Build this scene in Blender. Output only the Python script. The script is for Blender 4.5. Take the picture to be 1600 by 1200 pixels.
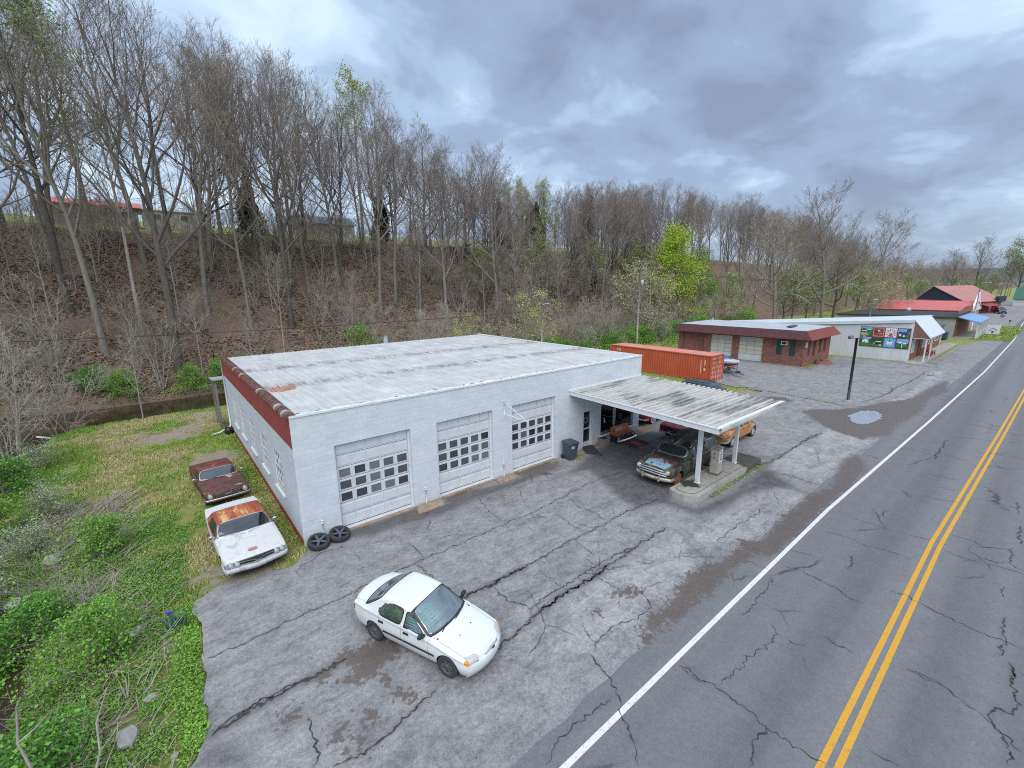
import bpy, bmesh, math, random
import numpy as np
from mathutils import Vector, Matrix
SC = bpy.context.scene
for _o in list(bpy.data.objects): bpy.data.objects.remove(_o)
COL = SC.collection
R = math.radians
rnd = random.Random(7)
npr = np.random.default_rng(7)

# ---------------------------------------------------------------- camera
def set_camera():
    f, yaw, pitch, roll = 690.13, 0.679025, 0.218491, -0.0112384
    cy, sy, cp, sp = math.cos(yaw), math.sin(yaw), math.cos(pitch), math.sin(pitch)
    fw = Vector((sy*cp, cy*cp, -sp)); r = Vector((cy, -sy, 0)); u = r.cross(fw)
    cr, sr = math.cos(roll), math.sin(roll)
    r2 = cr*r + sr*u; u2 = -sr*r + cr*u
    cam = bpy.data.cameras.new('camera'); o = bpy.data.objects.new('camera', cam); COL.objects.link(o)
    m = Matrix((r2, u2, -fw)).transposed().to_4x4(); m.translation = Vector((-3.26, -16.622, 9.376))
    o.matrix_world = m
    cam.sensor_width = 36; cam.lens = 36*f/1600; cam.clip_start = 0.1; cam.clip_end = 8000
    SC.camera = o
set_camera()

# ---------------------------------------------------------------- world: overcast sky
SUN_EL, SUN_AZ = R(52), R(215)          # azimuth clockwise from +Y
def set_world():
    w = bpy.data.worlds.new("World"); SC.world = w; w.use_nodes = True
    nt = w.node_tree; N = nt.nodes; L = nt.links; N.clear()
    out = N.new('ShaderNodeOutputWorld'); bg = N.new('ShaderNodeBackground'); L.new(bg.outputs[0], out.inputs[0])
    bg.inputs['Strength'].default_value = 0.12
    sky = N.new('ShaderNodeTexSky'); sky.sky_type = 'NISHITA'; sky.sun_disc = False
    sky.sun_elevation = SUN_EL; sky.sun_rotation = SUN_AZ; sky.air_density = 1.2; sky.dust_density = 2.0
    tc = N.new('ShaderNodeTexCoord')
    sep = N.new('ShaderNodeSeparateXYZ'); L.new(tc.outputs['Generated'], sep.inputs[0])
    def mth(op, a, b=None, clamp=False):
        n = N.new('ShaderNodeMath'); n.operation = op; n.use_clamp = clamp
        for i, v in enumerate((a, b)):
            if v is None: continue
            if isinstance(v, (int, float)): n.inputs[i].default_value = v
            else: L.new(v, n.inputs[i])
        return n.outputs[0]
    # cloud deck: directions laid out on a flat ceiling
    zz = mth('MAXIMUM', sep.outputs['Z'], 0.0); zz = mth('ADD', zz, 0.30)
    cx = mth('DIVIDE', sep.outputs['X'], zz); cy = mth('DIVIDE', sep.outputs['Y'], zz)
    cmb = N.new('ShaderNodeCombineXYZ'); L.new(cx, cmb.inputs[0]); L.new(cy, cmb.inputs[1]); cmb.inputs[2].default_value = 40.3
    def noise(scale, det, rough, dist, src=None):
        n = N.new('ShaderNodeTexNoise'); n.inputs['Scale'].default_value = scale; n.inputs['Detail'].default_value = det
        n.inputs['Roughness'].default_value = rough; n.inputs['Distortion'].default_value = dist
        L.new(src or cmb.outputs[0], n.inputs['Vector']); return n.outputs['Fac']
    big = noise(1.0, 5, 0.48, 0.25); fine = noise(3.1, 8, 0.56, 0.3)
    cl = mth('ADD', mth('MULTIPLY', big, 0.57), mth('MULTIPLY', fine, 0.43))
    def ramp(src, stops):
        n = N.new('ShaderNodeValToRGB'); L.new(src, n.inputs[0]); e = n.color_ramp.elements
        while len(e) < len(stops): e.new(0.5)
        for q, (p, c) in zip(e, stops): q.position = p; q.color = (*c, 1)
        n.color_ramp.interpolation = 'EASE'
        return n.outputs[0]
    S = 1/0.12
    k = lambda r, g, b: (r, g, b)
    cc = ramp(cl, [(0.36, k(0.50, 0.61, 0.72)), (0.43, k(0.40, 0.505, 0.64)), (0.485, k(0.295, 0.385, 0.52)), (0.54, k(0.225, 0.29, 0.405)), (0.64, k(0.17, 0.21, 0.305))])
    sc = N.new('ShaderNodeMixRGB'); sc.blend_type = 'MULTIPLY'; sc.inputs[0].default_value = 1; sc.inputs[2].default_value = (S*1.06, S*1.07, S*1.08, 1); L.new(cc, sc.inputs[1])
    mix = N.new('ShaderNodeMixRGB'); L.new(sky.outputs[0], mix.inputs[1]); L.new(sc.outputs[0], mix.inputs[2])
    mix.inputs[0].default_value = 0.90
    # paler band towards the horizon
    hz = mth('SUBTRACT', 1.0, mth('MULTIPLY', mth('ABSOLUTE', sep.outputs['Z']), 7.0), True)
    mix2 = N.new('ShaderNodeMixRGB'); L.new(mth('MULTIPLY', hz, 0.65), mix2.inputs[0]); L.new(mix.outputs[0], mix2.inputs[1]); mix2.inputs[2].default_value = (0.27*S, 0.345*S, 0.43*S, 1)
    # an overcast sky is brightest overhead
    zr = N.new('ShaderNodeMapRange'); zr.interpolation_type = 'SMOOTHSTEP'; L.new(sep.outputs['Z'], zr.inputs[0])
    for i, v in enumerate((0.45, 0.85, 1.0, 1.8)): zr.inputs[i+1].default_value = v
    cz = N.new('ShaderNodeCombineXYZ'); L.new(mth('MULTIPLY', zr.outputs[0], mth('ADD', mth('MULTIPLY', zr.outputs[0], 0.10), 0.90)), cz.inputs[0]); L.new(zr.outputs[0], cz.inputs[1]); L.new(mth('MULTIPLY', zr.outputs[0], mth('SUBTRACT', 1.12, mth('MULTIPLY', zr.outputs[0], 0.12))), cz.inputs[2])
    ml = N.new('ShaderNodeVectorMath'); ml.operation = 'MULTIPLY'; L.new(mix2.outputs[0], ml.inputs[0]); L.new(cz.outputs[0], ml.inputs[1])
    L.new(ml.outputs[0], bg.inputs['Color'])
set_world()
sun = bpy.data.lights.new('sun', 'SUN'); sun.energy = 1.5; sun.angle = R(60); sun.color = (1.0, 0.97, 0.93)
so = bpy.data.objects.new('sun', sun); COL.objects.link(so)
_d = Vector((math.sin(SUN_AZ)*math.cos(SUN_EL), math.cos(SUN_AZ)*math.cos(SUN_EL), math.sin(SUN_EL)))
so.rotation_euler = _d.to_track_quat('Z', 'Y').to_euler()
SC.view_settings.view_transform = 'Standard'; SC.view_settings.look = 'None'; SC.view_settings.gamma = 1
SC.view_settings.use_curve_mapping = False; SC.view_settings.exposure = 0.60
SC.render.engine = 'CYCLES'; SC.cycles.max_bounces = 6; SC.cycles.transparent_max_bounces = 16
SC.cycles.use_denoising = False; SC.cycles.filter_width = 1.05; SC.cycles.sample_clamp_indirect = 3.0

# ---------------------------------------------------------------- helpers
class MB:
    """collects shapes and links them as ONE mesh object"""
    def __init__(s): s.v = []; s.f = []; s.m = []; s.sm = []
    def add(s, vs, fs, m=0, smooth=False):
        o = len(s.v); s.v.extend([tuple(v) for v in vs])
        for f in fs: s.f.append(tuple(o+i for i in f)); s.m.append(m); s.sm.append(smooth)
        return s
    def box(s, c, d, rz=0.0, m=0, taper=1.0, rx=0.0):
        x, y, z = d[0]/2, d[1]/2, d[2]/2; vs = []
        ca, sa = math.cos(rz), math.sin(rz); cb, sb = math.cos(rx), math.sin(rx)
        for k in (-1, 1):
            t = taper if k > 0 else 1
            for a, b in ((-1, -1), (1, -1), (1, 1), (-1, 1)):
                p = (a*x*t, b*y*t, k*z); p = (p[0], p[1]*cb-p[2]*sb, p[1]*sb+p[2]*cb)
                vs.append((c[0]+p[0]*ca-p[1]*sa, c[1]+p[0]*sa+p[1]*ca, c[2]+p[2]))
        return s.add(vs, [(3, 2, 1, 0), (4, 5, 6, 7), (0, 1, 5, 4), (1, 2, 6, 5), (2, 3, 7, 6), (3, 0, 4, 7)], m)
    def bx(s, x0, x1, y0, y1, z0, z1, m=0): return s.box(((x0+x1)/2, (y0+y1)/2, (z0+z1)/2), (x1-x0, y1-y0, z1-z0), 0, m)
    def quad(s, a, b, c, d, m=0): return s.add([a, b, c, d], [(0, 1, 2, 3)], m)
    def prism(s, poly, z0, z1, m=0, mtop=None):
        n = len(poly)
        a = sum(poly[i][0]*poly[(i+1) % n][1]-poly[(i+1) % n][0]*poly[i][1] for i in range(n))
        if a < 0: poly = poly[::-1]
        vs = [(x, y, z0) for x, y in poly]+[(x, y, z1) for x, y in poly]
        s.add(vs, [tuple(range(n))[::-1]]+[(i, (i+1) % n, n+(i+1) % n, n+i) for i in range(n)], m)
        o = len(s.v)-n; s.f.append(tuple(range(o, o+n))); s.m.append(m if mtop is None else mtop); s.sm.append(False); return s
    def extrude(s, prof, axis, a, b, m=0):
        """profile polygon in the plane across axis ('x': (y,z), 'y': (x,z)), extruded a..b"""
        n = len(prof); mk = (lambda t, p: (t, p[0], p[1])) if axis == 'x' else (lambda t, p: (p[0], t, p[1]))
        vs = [mk(a, p) for p in prof]+[mk(b, p) for p in prof]
        return s.add(vs, [tuple(range(n)), tuple(range(n, 2*n))[::-1]]+[(i, n+i, n+(i+1) % n, (i+1) % n) for i in range(n)], m)
    def tube(s, pts, rad, n=8, m=0, cap=True, smooth=True):
        pts = [Vector(p) for p in pts]; k = len(pts)
        rad = [float(a) for a in rad] if isinstance(rad, (list, tuple, np.ndarray)) else [float(rad)]*k
        vs = []; up = None
        for i, p in enumerate(pts):
            d = (pts[min(i+1, k-1)]-pts[max(i-1, 0)]).normalized()
            if up is None: up = Vector((0, 0, 1)) if abs(d.z) < .9 else Vector((1, 0, 0))
            a = d.cross(up).normalized(); b = a.cross(d).normalized(); up = b
            for j in range(n):
                t = 2*math.pi*j/n; vs.append(p+rad[i]*(math.cos(t)*a+math.sin(t)*b))
        fs = [(i*n+j, i*n+(j+1) % n, (i+1)*n+(j+1) % n, (i+1)*n+j) for i in range(k-1) for j in range(n)]
        s.add(vs, fs, m, smooth)
        if cap:
            o = len(s.v)-k*n
            s.f.append(tuple(range(o, o+n))); s.m.append(m); s.sm.append(False)
            s.f.append(tuple(range(o+(k-1)*n, o+k*n))[::-1]); s.m.append(m); s.sm.append(False)
        return s
    def lathe(s, prof, n=24, M=None, m=0, smooth=True):
        """profile of (r, h) turned round local Z, then placed by matrix M"""
        M = M or Matrix(); vs = []
        for r, h in prof:
            for j in range(n):
                t = 2*math.pi*j/n; vs.append(M @ Vector((r*math.cos(t), r*math.sin(t), h)))
        k = len(prof)
        return s.add(vs, [(i*n+j, i*n+(j+1) % n, (i+1)*n+(j+1) % n, (i+1)*n+j) for i in range(k-1) for j in range(n)], m, smooth)
    def ico(s, c, r, sub=2, m=0, jit=0.0, sq=(1, 1, 1), seed=0, smooth=True):
        bm = bmesh.new(); bmesh.ops.create_icosphere(bm, subdivisions=sub, radius=1)
        q = random.Random(seed); vs = []
        for v in bm.verts:
            k = r*(1+jit*(q.random()-.5)*2); vs.append((c[0]+v.co.x*k*sq[0], c[1]+v.co.y*k*sq[1], c[2]+v.co.z*k*sq[2]))
        fs = [tuple(v.index for v in f.verts) for f in bm.faces]; bm.free()
        return s.add(vs, fs, m, smooth)
    def mesh(s, name, mats):
        me = bpy.data.meshes.new(name); me.from_pydata(s.v, [], s.f)
        for m_ in (mats if isinstance(mats, (list, tuple)) else [mats]): me.materials.append(m_)
        me.polygons.foreach_set('material_index', s.m); me.polygons.foreach_set('use_smooth', s.sm); me.update(); return me
    def build(s, name, mats, parent=None, loc=None, rz=None):
        o = bpy.data.objects.new(name, s.mesh(name, mats)); COL.objects.link(o)
        if parent is not None: o.parent = parent
        if loc is not None: o.location = loc
        if rz is not None: o.rotation_euler.z = rz
        return o

def np_mesh(name, V, F, mats, mi=None, smooth=False, attrs=None):
    """fast mesh from arrays; F is (n,3) or (n,4)"""
    me = bpy.data.meshes.new(name); V = np.asarray(V, np.float32); F = np.asarray(F, np.int32); k = F.shape[1]
    me.vertices.add(len(V)); me.vertices.foreach_set('co', V.ravel())
    me.loops.add(F.size); me.loops.foreach_set('vertex_index', F.ravel())
    me.polygons.add(len(F)); me.polygons.foreach_set('loop_start', np.arange(0, F.size, k, dtype=np.int32))
    if mi is not None: me.polygons.foreach_set('material_index', np.asarray(mi, np.int32))
    me.polygons.foreach_set('use_smooth', np.full(len(F), smooth, bool))
    for m_ in (mats if isinstance(mats, (list, tuple)) else [mats]): me.materials.append(m_)
    me.update(calc_edges=True)
    for an, av in (attrs or {}).items():
        a = me.attributes.new(an, 'FLOAT', 'POINT'); a.data.foreach_set('value', np.asarray(av, np.float32))
    return me
def link(name, me, parent=None, loc=None, rz=None):
    o = bpy.data.objects.new(name, me); COL.objects.link(o)
    if parent is not None: o.parent = parent
    if loc is not None: o.location = loc
    if rz is not None: o.rotation_euler.z = rz
    return o
def tag(o, label, cat, group=None):
    o['label'] = label; o['category'] = cat
    if group: o['group'] = group
    return o
def thing(name, label, cat, loc=(0, 0, 0), rz=0.0, group=None):
    o = bpy.data.objects.new(name, None); COL.objects.link(o); o.location = loc; o.rotation_euler.z = rz
    o.empty_display_size = .2
    return tag(o, label, cat, group)
def struct(o, kind='structure'): o['kind'] = kind; return o
def copy_tree(o, parent=None):
    c = o.copy(); COL.objects.link(c); c.parent = parent
    for ch in list(o.children): copy_tree(ch, c)
    return c

# ---------------------------------------------------------------- materials
class NT:
    def __init__(s, name):
        s.m = bpy.data.materials.new(name); s.m.use_nodes = True; s.t = s.m.node_tree; s.N = s.t.nodes; s.L = s.t.links
        s.b = s.N['Principled BSDF']; s._tc = None
    def tc(s, out='Object'):
        if s._tc is None: s._tc = s.N.new('ShaderNodeTexCoord')
        return s._tc.outputs[out]
    def _in(s, sock, v):
        if v is None: return
        if isinstance(v, (int, float)): sock.default_value = v
        elif isinstance(v, tuple): sock.default_value = (*v, 1) if len(v) == 3 and len(sock.default_value) == 4 else v
        else: s.L.new(v, sock)
    def math(s, op, a, b=None, c=None, clamp=False):
        n = s.N.new('ShaderNodeMath'); n.operation = op; n.use_clamp = clamp
        for i, v in enumerate((a, b, c)): s._in(n.inputs[i], v)
        return n.outputs[0]
    def noise(s, scale, det=4, rough=.55, dist=0.0, vec=None, stretch=None, out='Fac'):
        n = s.N.new('ShaderNodeTexNoise'); n.inputs['Scale'].default_value = scale; n.inputs['Detail'].default_value = det
        n.inputs['Roughness'].default_value = rough; n.inputs['Distortion'].default_value = dist
        v = vec or s.tc()
        if stretch:
            mp = s.N.new('ShaderNodeMapping'); mp.inputs['Scale'].default_value = stretch; s.L.new(v, mp.inputs[0]); v = mp.outputs[0]
        s.L.new(v, n.inputs['Vector']); return n.outputs[out]
    def vor(s, scale, feature='F1', out='Distance', vec=None, rand=1.0):
        n = s.N.new('ShaderNodeTexVoronoi'); n.feature = feature; n.inputs['Scale'].default_value = scale; n.inputs['Randomness'].default_value = rand
        s.L.new(vec or s.tc(), n.inputs['Vector']); return n.outputs[out]
    def ramp(s, fac, stops, ease=False):
        n = s.N.new('ShaderNodeValToRGB'); s._in(n.inputs[0], fac); e = n.color_ramp.elements
        while len(e) < len(stops): e.new(.5)
        for q, (p, c) in zip(e, stops):
            q.position = p; c = (c, c, c) if isinstance(c, (int, float)) else c; q.color = (*c, 1)
        if ease: n.color_ramp.interpolation = 'EASE'
        return n.outputs[0]
    def mix(s, fac, a, b, mode='MIX'):
        n = s.N.new('ShaderNodeMixRGB'); n.blend_type = mode; s._in(n.inputs[0], fac); s._in(n.inputs[1], a); s._in(n.inputs[2], b); return n.outputs[0]
    def attr(s, name):
        n = s.N.new('ShaderNodeAttribute'); n.attribute_name = name; return n.outputs['Fac']
    def sep(s, v):
        n = s.N.new('ShaderNodeSeparateXYZ'); s.L.new(v, n.inputs[0]); return n.outputs
    def step(s, v, a, b):
        n = s.N.new('ShaderNodeMapRange'); n.interpolation_type = 'SMOOTHSTEP'; s._in(n.inputs[0], v); n.inputs[1].default_value = a; n.inputs[2].default_value = b; return n.outputs[0]
    def bump(s, h, strength=.3, dist=.02):
        n = s.N.new('ShaderNodeBump'); n.inputs['Strength'].default_value = strength; n.inputs['Distance'].default_value = dist
        s.L.new(h, n.inputs['Height']); s.L.new(n.outputs[0], s.b.inputs['Normal']); return n
    def set(s, col=None, rough=None, metal=None, spec=None, **k):
        s._in(s.b.inputs['Base Color'], col); s._in(s.b.inputs['Roughness'], rough); s._in(s.b.inputs['Metallic'], metal)
        s._in(s.b.inputs['Specular IOR Level'], spec)
        for a, v in k.items(): s._in(s.b.inputs[a], v)
        return s.m
_mc = {}
def sc3(c, k): return tuple(min(1, x*k) for x in c)
def plain(name, col, rough=.6, var=.12, scale=4, metal=0.0, bump=0.0, spec=.5, dirt=0.0, stretch=None):
    if name in _mc: return _mc[name]
    t = NT(name); n = t.noise(scale, 5, .6, stretch=stretch)
    c = t.ramp(n, [(.3, sc3(col, 1-var)), (.7, sc3(col, 1+var))])
    if dirt: c = t.mix(t.math('MULTIPLY', t.step(t.noise(scale*.6, 6, .65, .3), .5, .75), dirt), c, (.10, .085, .07))
    if bump: t.bump(t.noise(scale*8, 4), bump, .01)
    _mc[name] = t.set(c, t.math('ADD', t.math('MULTIPLY', n, .15), rough-.07), metal, spec); return _mc[name]
CRACKS=[
(3,[(-3.41,-3.93),(-2.65,-3.97),(-1.8,-3.88),(-1.05,-3.81),(-0.37,-3.85),(0.37,-3.82),(0.83,-3.78)]),
(12,[(-3.55,-6.4),(-3.2,-6.39),(-2.78,-6.31),(-2.28,-6.28),(-1.74,-6.24),(-1.36,-6.31),(-0.93,-6.29),(-0.58,-6.28)]),
(5,[(-3.54,-6.33),(-2.77,-6.21),(-2.26,-6.2),(-1.65,-6.19)]),
(5,[(-1.72,-8.79),(-1.34,-8.91),(-0.98,-8.9),(-0.55,-8.87),(-0.09,-8.75),(0.34,-8.67),(0.74,-8.6)]),
(4,[(-1.81,-7.33),(-1.83,-7.82),(-1.85,-8.27),(-1.93,-8.47),(-2.04,-8.54)]),
(3,[(0.45,-3.77),(2.47,-3.74),(3.08,-3.65),(3.76,-3.71),(4.68,-3.68),(5.93,-3.71),(7.2,-3.66),(8.3,-3.72),(9.27,-3.61),(10.25,-3.54),(11.72,-3.38),(13.13,-3.38),(14.56,-3.57)]),
(4,[(3,-6.29),(3.54,-6.3),(4.13,-6.35),(4.98,-6.3),(5.51,-6.35),(6.12,-6.33),(6.85,-6.31),(7.86,-6.22),(8.7,-6.27),(9.84,-6.29),(11.06,-6.23),(12.04,-6.33),(13.38,-6.5)]),
(11,[(3,-6.29),(3.54,-6.3),(4.13,-6.35),(4.98,-6.3),(5.51,-6.35)]),
(6,[(2.5,-8.55),(3.22,-8.47),(3.91,-8.35),(4.38,-8.24),(5.08,-8.2),(5.69,-8.15),(6.37,-8.21),(7.04,-8.25),(7.81,-8.1),(8.44,-8.15),(9.11,-8.07),(10.36,-8.03),(11.44,-8.04)]),
(9,[(4.38,-8.24),(5.08,-8.2),(5.69,-8.15),(6.37,-8.21),(7.04,-8.25),(7.81,-8.1)]),
(4,[(4.29,-7.99),(4.65,-7.94),(5.25,-7.88),(5.78,-7.92),(6.49,-7.89),(7.14,-7.88),(7.86,-7.91),(8.59,-7.9),(9.36,-8.03)]),
(3,[(3.72,-8.43),(4.19,-8.17),(4.29,-7.99)]),
(3,[(5.78,-7.92),(5.74,-8.24)]),
(3,[(6.49,-7.89),(6.44,-8.22)]),
(3,[(7.14,-7.88),(7.07,-8.22)]),
(2.5,[(2.7,-3.76),(2.77,-4.34),(2.77,-5),(2.93,-5.54),(2.93,-5.89)]),
(3,[(4.08,-6.51),(4.02,-6.85),(4.04,-7.38),(4.28,-7.63),(4.35,-8)]),
(2.5,[(7.23,-1.08),(6.89,-2.17),(6.8,-2.98),(6.83,-3.6)]),
(2,[(10.41,-3.78),(10.08,-4.67),(10.24,-5.18),(10.08,-6.17)]),
(2,[(5.78,-6.86),(5.71,-7.4),(5.73,-7.98)]),
(2,[(8.05,-6.37),(7.93,-6.96),(7.85,-7.41)]),
(2,[(7.52,-7.25),(7.44,-7.62),(7.48,-7.94)]),
(2,[(10.23,-6.46),(10.18,-6.98),(10.27,-7.37),(10.46,-7.97)]),
(2.5,[(3.11,-2.44),(3.13,-3.06),(3.1,-3.61)]),
(3,[(4.56,-1.43),(4.09,-2.01),(4.23,-2.28)]),
(2.5,[(4.61,-10.2),(4.96,-10.07),(5.31,-10.06),(5.54,-9.99),(5.93,-10.07),(6.2,-10.21),(6.69,-10.25),(7.13,-10.27),(7.35,-10.01),(7.51,-9.67),(7.82,-9.63),(8.42,-9.83)]),
(2,[(5.12,-9.28),(4.96,-9.61),(4.84,-9.89),(4.82,-10.02)]),
(2,[(8.86,-4.72),(8.75,-5.46),(8.79,-6.27)]),
(2,[(8.26,-3.77),(8.24,-4.78)]),
(6,[(20.72,-7.73),(21.37,-7.9),(22.71,-7.97),(24.38,-7.96),(26.55,-7.91),(27.97,-7.92),(29.23,-8.09)]),
(6,[(39.24,2),(38.69,-0.69),(38.65,-2.82),(38.26,-5.1),(37.99,-6.66),(38.88,-8.29)]),
(5,[(60.33,-8.38),(56.39,-8.43),(52.23,-8.37),(49.14,-8.09),(45.9,-8.21),(42.54,-7.94),(40.29,-7.5)]),
(4,[(48.76,-7.75),(46.75,-8.24),(44.18,-8.07)]),
(2.5,[(12.04,-9.82),(13.01,-9.79),(14,-9.78),(15.19,-9.89),(16.24,-9.81)]),
(3,[(20.46,-8.61),(20.57,-9.62),(20.4,-10.55)]),
(2,[(22.65,-7.92),(23.49,-8.92),(23.74,-9.93)]),
(4,[(44.53,-9.05),(44.79,-9.92)]),
(2,[(43.79,-4.1),(46.86,-4.83),(51.89,-5.33)]),
(2,[(17.89,-12.34),(17.95,-12.89),(17.96,-13.73)]),
(2,[(15.88,-12.09),(16.12,-12.73),(15.96,-13.43),(16.14,-13.88),(16.13,-14.8)]),
(2.5,[(12.3,-11.95),(12.52,-12.39),(12.44,-12.97),(12.36,-13.52),(12.12,-13.96),(12.21,-14.24)]),
(2,[(11.71,-11.01),(11.72,-11.72)]),
(3,[(13.49,-14.61),(13.6,-14.99),(13.42,-15.51),(13.26,-16.19),(13.23,-16.62),(13.3,-17.07),(13.27,-17.41)]),
(3,[(11.37,-12),(10.87,-12.12),(10,-12.12),(9.45,-12.21),(8.83,-12.14)]),
(2.5,[(9.22,-12.77),(8.9,-13.08),(8.16,-13.06),(7.41,-12.89),(7.1,-12.97),(6.46,-12.85),(6.13,-12.84)]),
(2.5,[(8.9,-13.08),(8.88,-13.5),(9.04,-13.73)]),
(3,[(9.81,-13.89),(9.72,-14.25),(9.73,-14.67)]),
(2,[(17.68,-15.27),(17.6,-15.77),(17.69,-16.29)]),
(2,[(19.3,-15.19),(19.31,-15.84),(19.04,-16.41)]),
(2.5,[(18.08,-16.08),(18.1,-16.54),(18.41,-16.8),(18.07,-17.2)]),
(4,[(19.75,-16.81),(19.14,-16.87),(18.44,-16.83)]),
(2,[(26.07,-13.46),(26.02,-14.18),(26.07,-14.77)]),
(2,[(24.33,-14.15),(24.5,-14.94)]),
(2,[(22.7,-13.73),(22.74,-14.53),(23.08,-15.1)]),
(2,[(34.3,-13.31),(35.26,-15.3),(35.93,-16.42)]),
(2,[(32.45,-11.11),(32.06,-12.54),(32.64,-13.31)]),
(2,[(30.42,-12.47),(30.06,-13.65),(29.82,-14.81)]),
(2.5,[(5.88,-11.91),(5.84,-12.38),(5.91,-12.65)]),
(2.5,[(10.2,-15.59),(10.11,-15.96),(10.2,-16.21)]),
(5,[(22.21,-16.96),(21.13,-16.94),(20.26,-17.05)]),
(3,[(16.51,-16.84),(16.05,-16.82),(15.74,-16.91)]),
(4,[(14.58,-16.99),(13.84,-16.96),(13.3,-17.07),(12.52,-17.03)]),
(4,[(12.38,-17.21),(12.05,-17.3),(11.61,-17.29)]),
(2,[(24.25,-15.8),(24.25,-16.93)]),
(2,[(28.92,-14.9),(30.51,-16.66)]),
(2,[(32.19,-15.24),(32.39,-16.57)]),
(5,[(33.42,-13.42),(30.94,-13.43),(28.78,-13.48)]),
(4,[(19.91,-13.26),(18.93,-13.22)]),
(4,[(22.67,-13.23),(22.08,-13.67)]),
(4,[(14.91,-13.33),(13.81,-13.47)]),
(3,[(5.88,-11.91),(6,-12.84),(6,-13.59),(5.86,-14.05),(5.91,-14.53),(5.98,-15.08)]),
(3.5,[(5.9,-14.03),(5.33,-13.97),(4.79,-14.14)]),
(3.5,[(4.43,-10.25),(4.29,-10.84),(4.1,-11.38),(3.67,-11.85),(3.44,-12.32),(3.06,-12.71)]),
(3,[(1.64,-11.54),(2.23,-11.32),(3.03,-11.33),(3.82,-11.42)]),
(4,[(9.93,-17.04),(9.52,-17.26),(9.19,-17.41),(8.78,-17.39)]),
(2.5,[(10.15,-15.58),(10.27,-16.15),(9.98,-16.68),(9.77,-17.1),(9.3,-17.58)]),
(3,[(6.98,-15.58),(7.07,-16.02)]),
(4,[(9.83,-17.04),(10.37,-17.1),(10.42,-17.34),(10.88,-17.42),(11.5,-17.28),(12.08,-17.3),(12.34,-17.21)])]
WET=[
[(5.58,-10.97),(6.92,-10.36),(8.17,-10.46),(8.64,-10.26),(9.44,-10.14),(10.3,-10.18),(10.87,-10.49),(12.18,-10.46),(12.79,-10.36),(13.65,-10.87),(14.65,-10.82),(15.94,-10.7),(18.18,-10.67),(19.3,-10.69),(20.31,-11.06),(25.13,-10.36),(26.68,-10.51),(24.91,-11.47),(21.22,-11.67),(19.31,-11.62),(16.99,-11.59),(14.3,-11.63),(13.21,-11.61),(11.71,-11.01),(10.35,-11.07),(9.08,-11.07),(7.26,-11.01),(6.11,-10.98)],
[(33.58,-5.5),(34.85,-5.57),(36.54,-7.05),(38.48,-7.93),(41.55,-8.62),(43.85,-9.72),(50.57,-10.14),(56.61,-10.52),(50.21,-11.32),(46.62,-10.9),(39.68,-11.1),(34.65,-10.81),(31.61,-10.89),(29.77,-10),(30.12,-8.86),(31.01,-7.65),(32.93,-6.18)],
[(36.31,-1.77),(37.2,-2.22),(37.39,-3.05),(36.75,-3.77),(35.95,-3.68),(35.49,-2.66)],
[(-0.61,-5.96),(-0.19,-6.09),(0.41,-6.13),(0.77,-6.66),(0.35,-7.05),(-0.02,-7.15),(-0.28,-7.26),(-0.42,-6.82),(-0.77,-6.32),(-0.81,-6.16)],
[(-2.38,-7.12),(-2.26,-6.9),(-2.06,-6.8),(-1.86,-7.02),(-1.88,-7.27),(-2.14,-7.31),(-2.37,-7.42)],
[(-1.24,-8.73),(-1.11,-8.46),(-0.81,-8.36),(-0.65,-8.65),(-0.91,-8.82),(-1.17,-8.83)],
[(-0.86,-7.9),(-0.57,-7.97),(-0.6,-8.33),(-0.92,-8.37)],
[(-1.45,-6.36),(-1.16,-6.21),(-1.06,-6.42),(-1.3,-6.54)],
[(-1.01,-6.91),(-0.68,-6.8),(-0.43,-6.95),(-0.58,-7.14),(-0.92,-7.04)],
[(0.02,-7.18),(0.09,-7.44),(-0.05,-7.64),(0.13,-8.03),(0.17,-8.3),(-0.02,-8.15),(-0.15,-7.68)],
[(-1.48,-7.91),(-1.21,-7.88),(-1.17,-8.11),(-1.34,-8.27),(-1.51,-8.13)],
[(5.85,-0.12),(6.44,0.01),(7.79,-0.26),(7.77,-0.69),(6.52,-0.69),(5.78,-0.66)],
[(10.26,-0.18),(11.25,0.07),(12.48,-0.12),(12.57,-0.78),(11.47,-0.94),(10.32,-0.74)],
[(3.58,-0.61),(4.41,-0.43),(5.15,-1.06),(4.2,-1.13)],
[(6.98,-9.02),(7.42,-9.19),(7.51,-9.67),(7.1,-9.61),(6.81,-9.22)],
[(5.47,-9.15),(5.97,-9.22),(5.64,-9.38),(5.45,-9.3)]]
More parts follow.
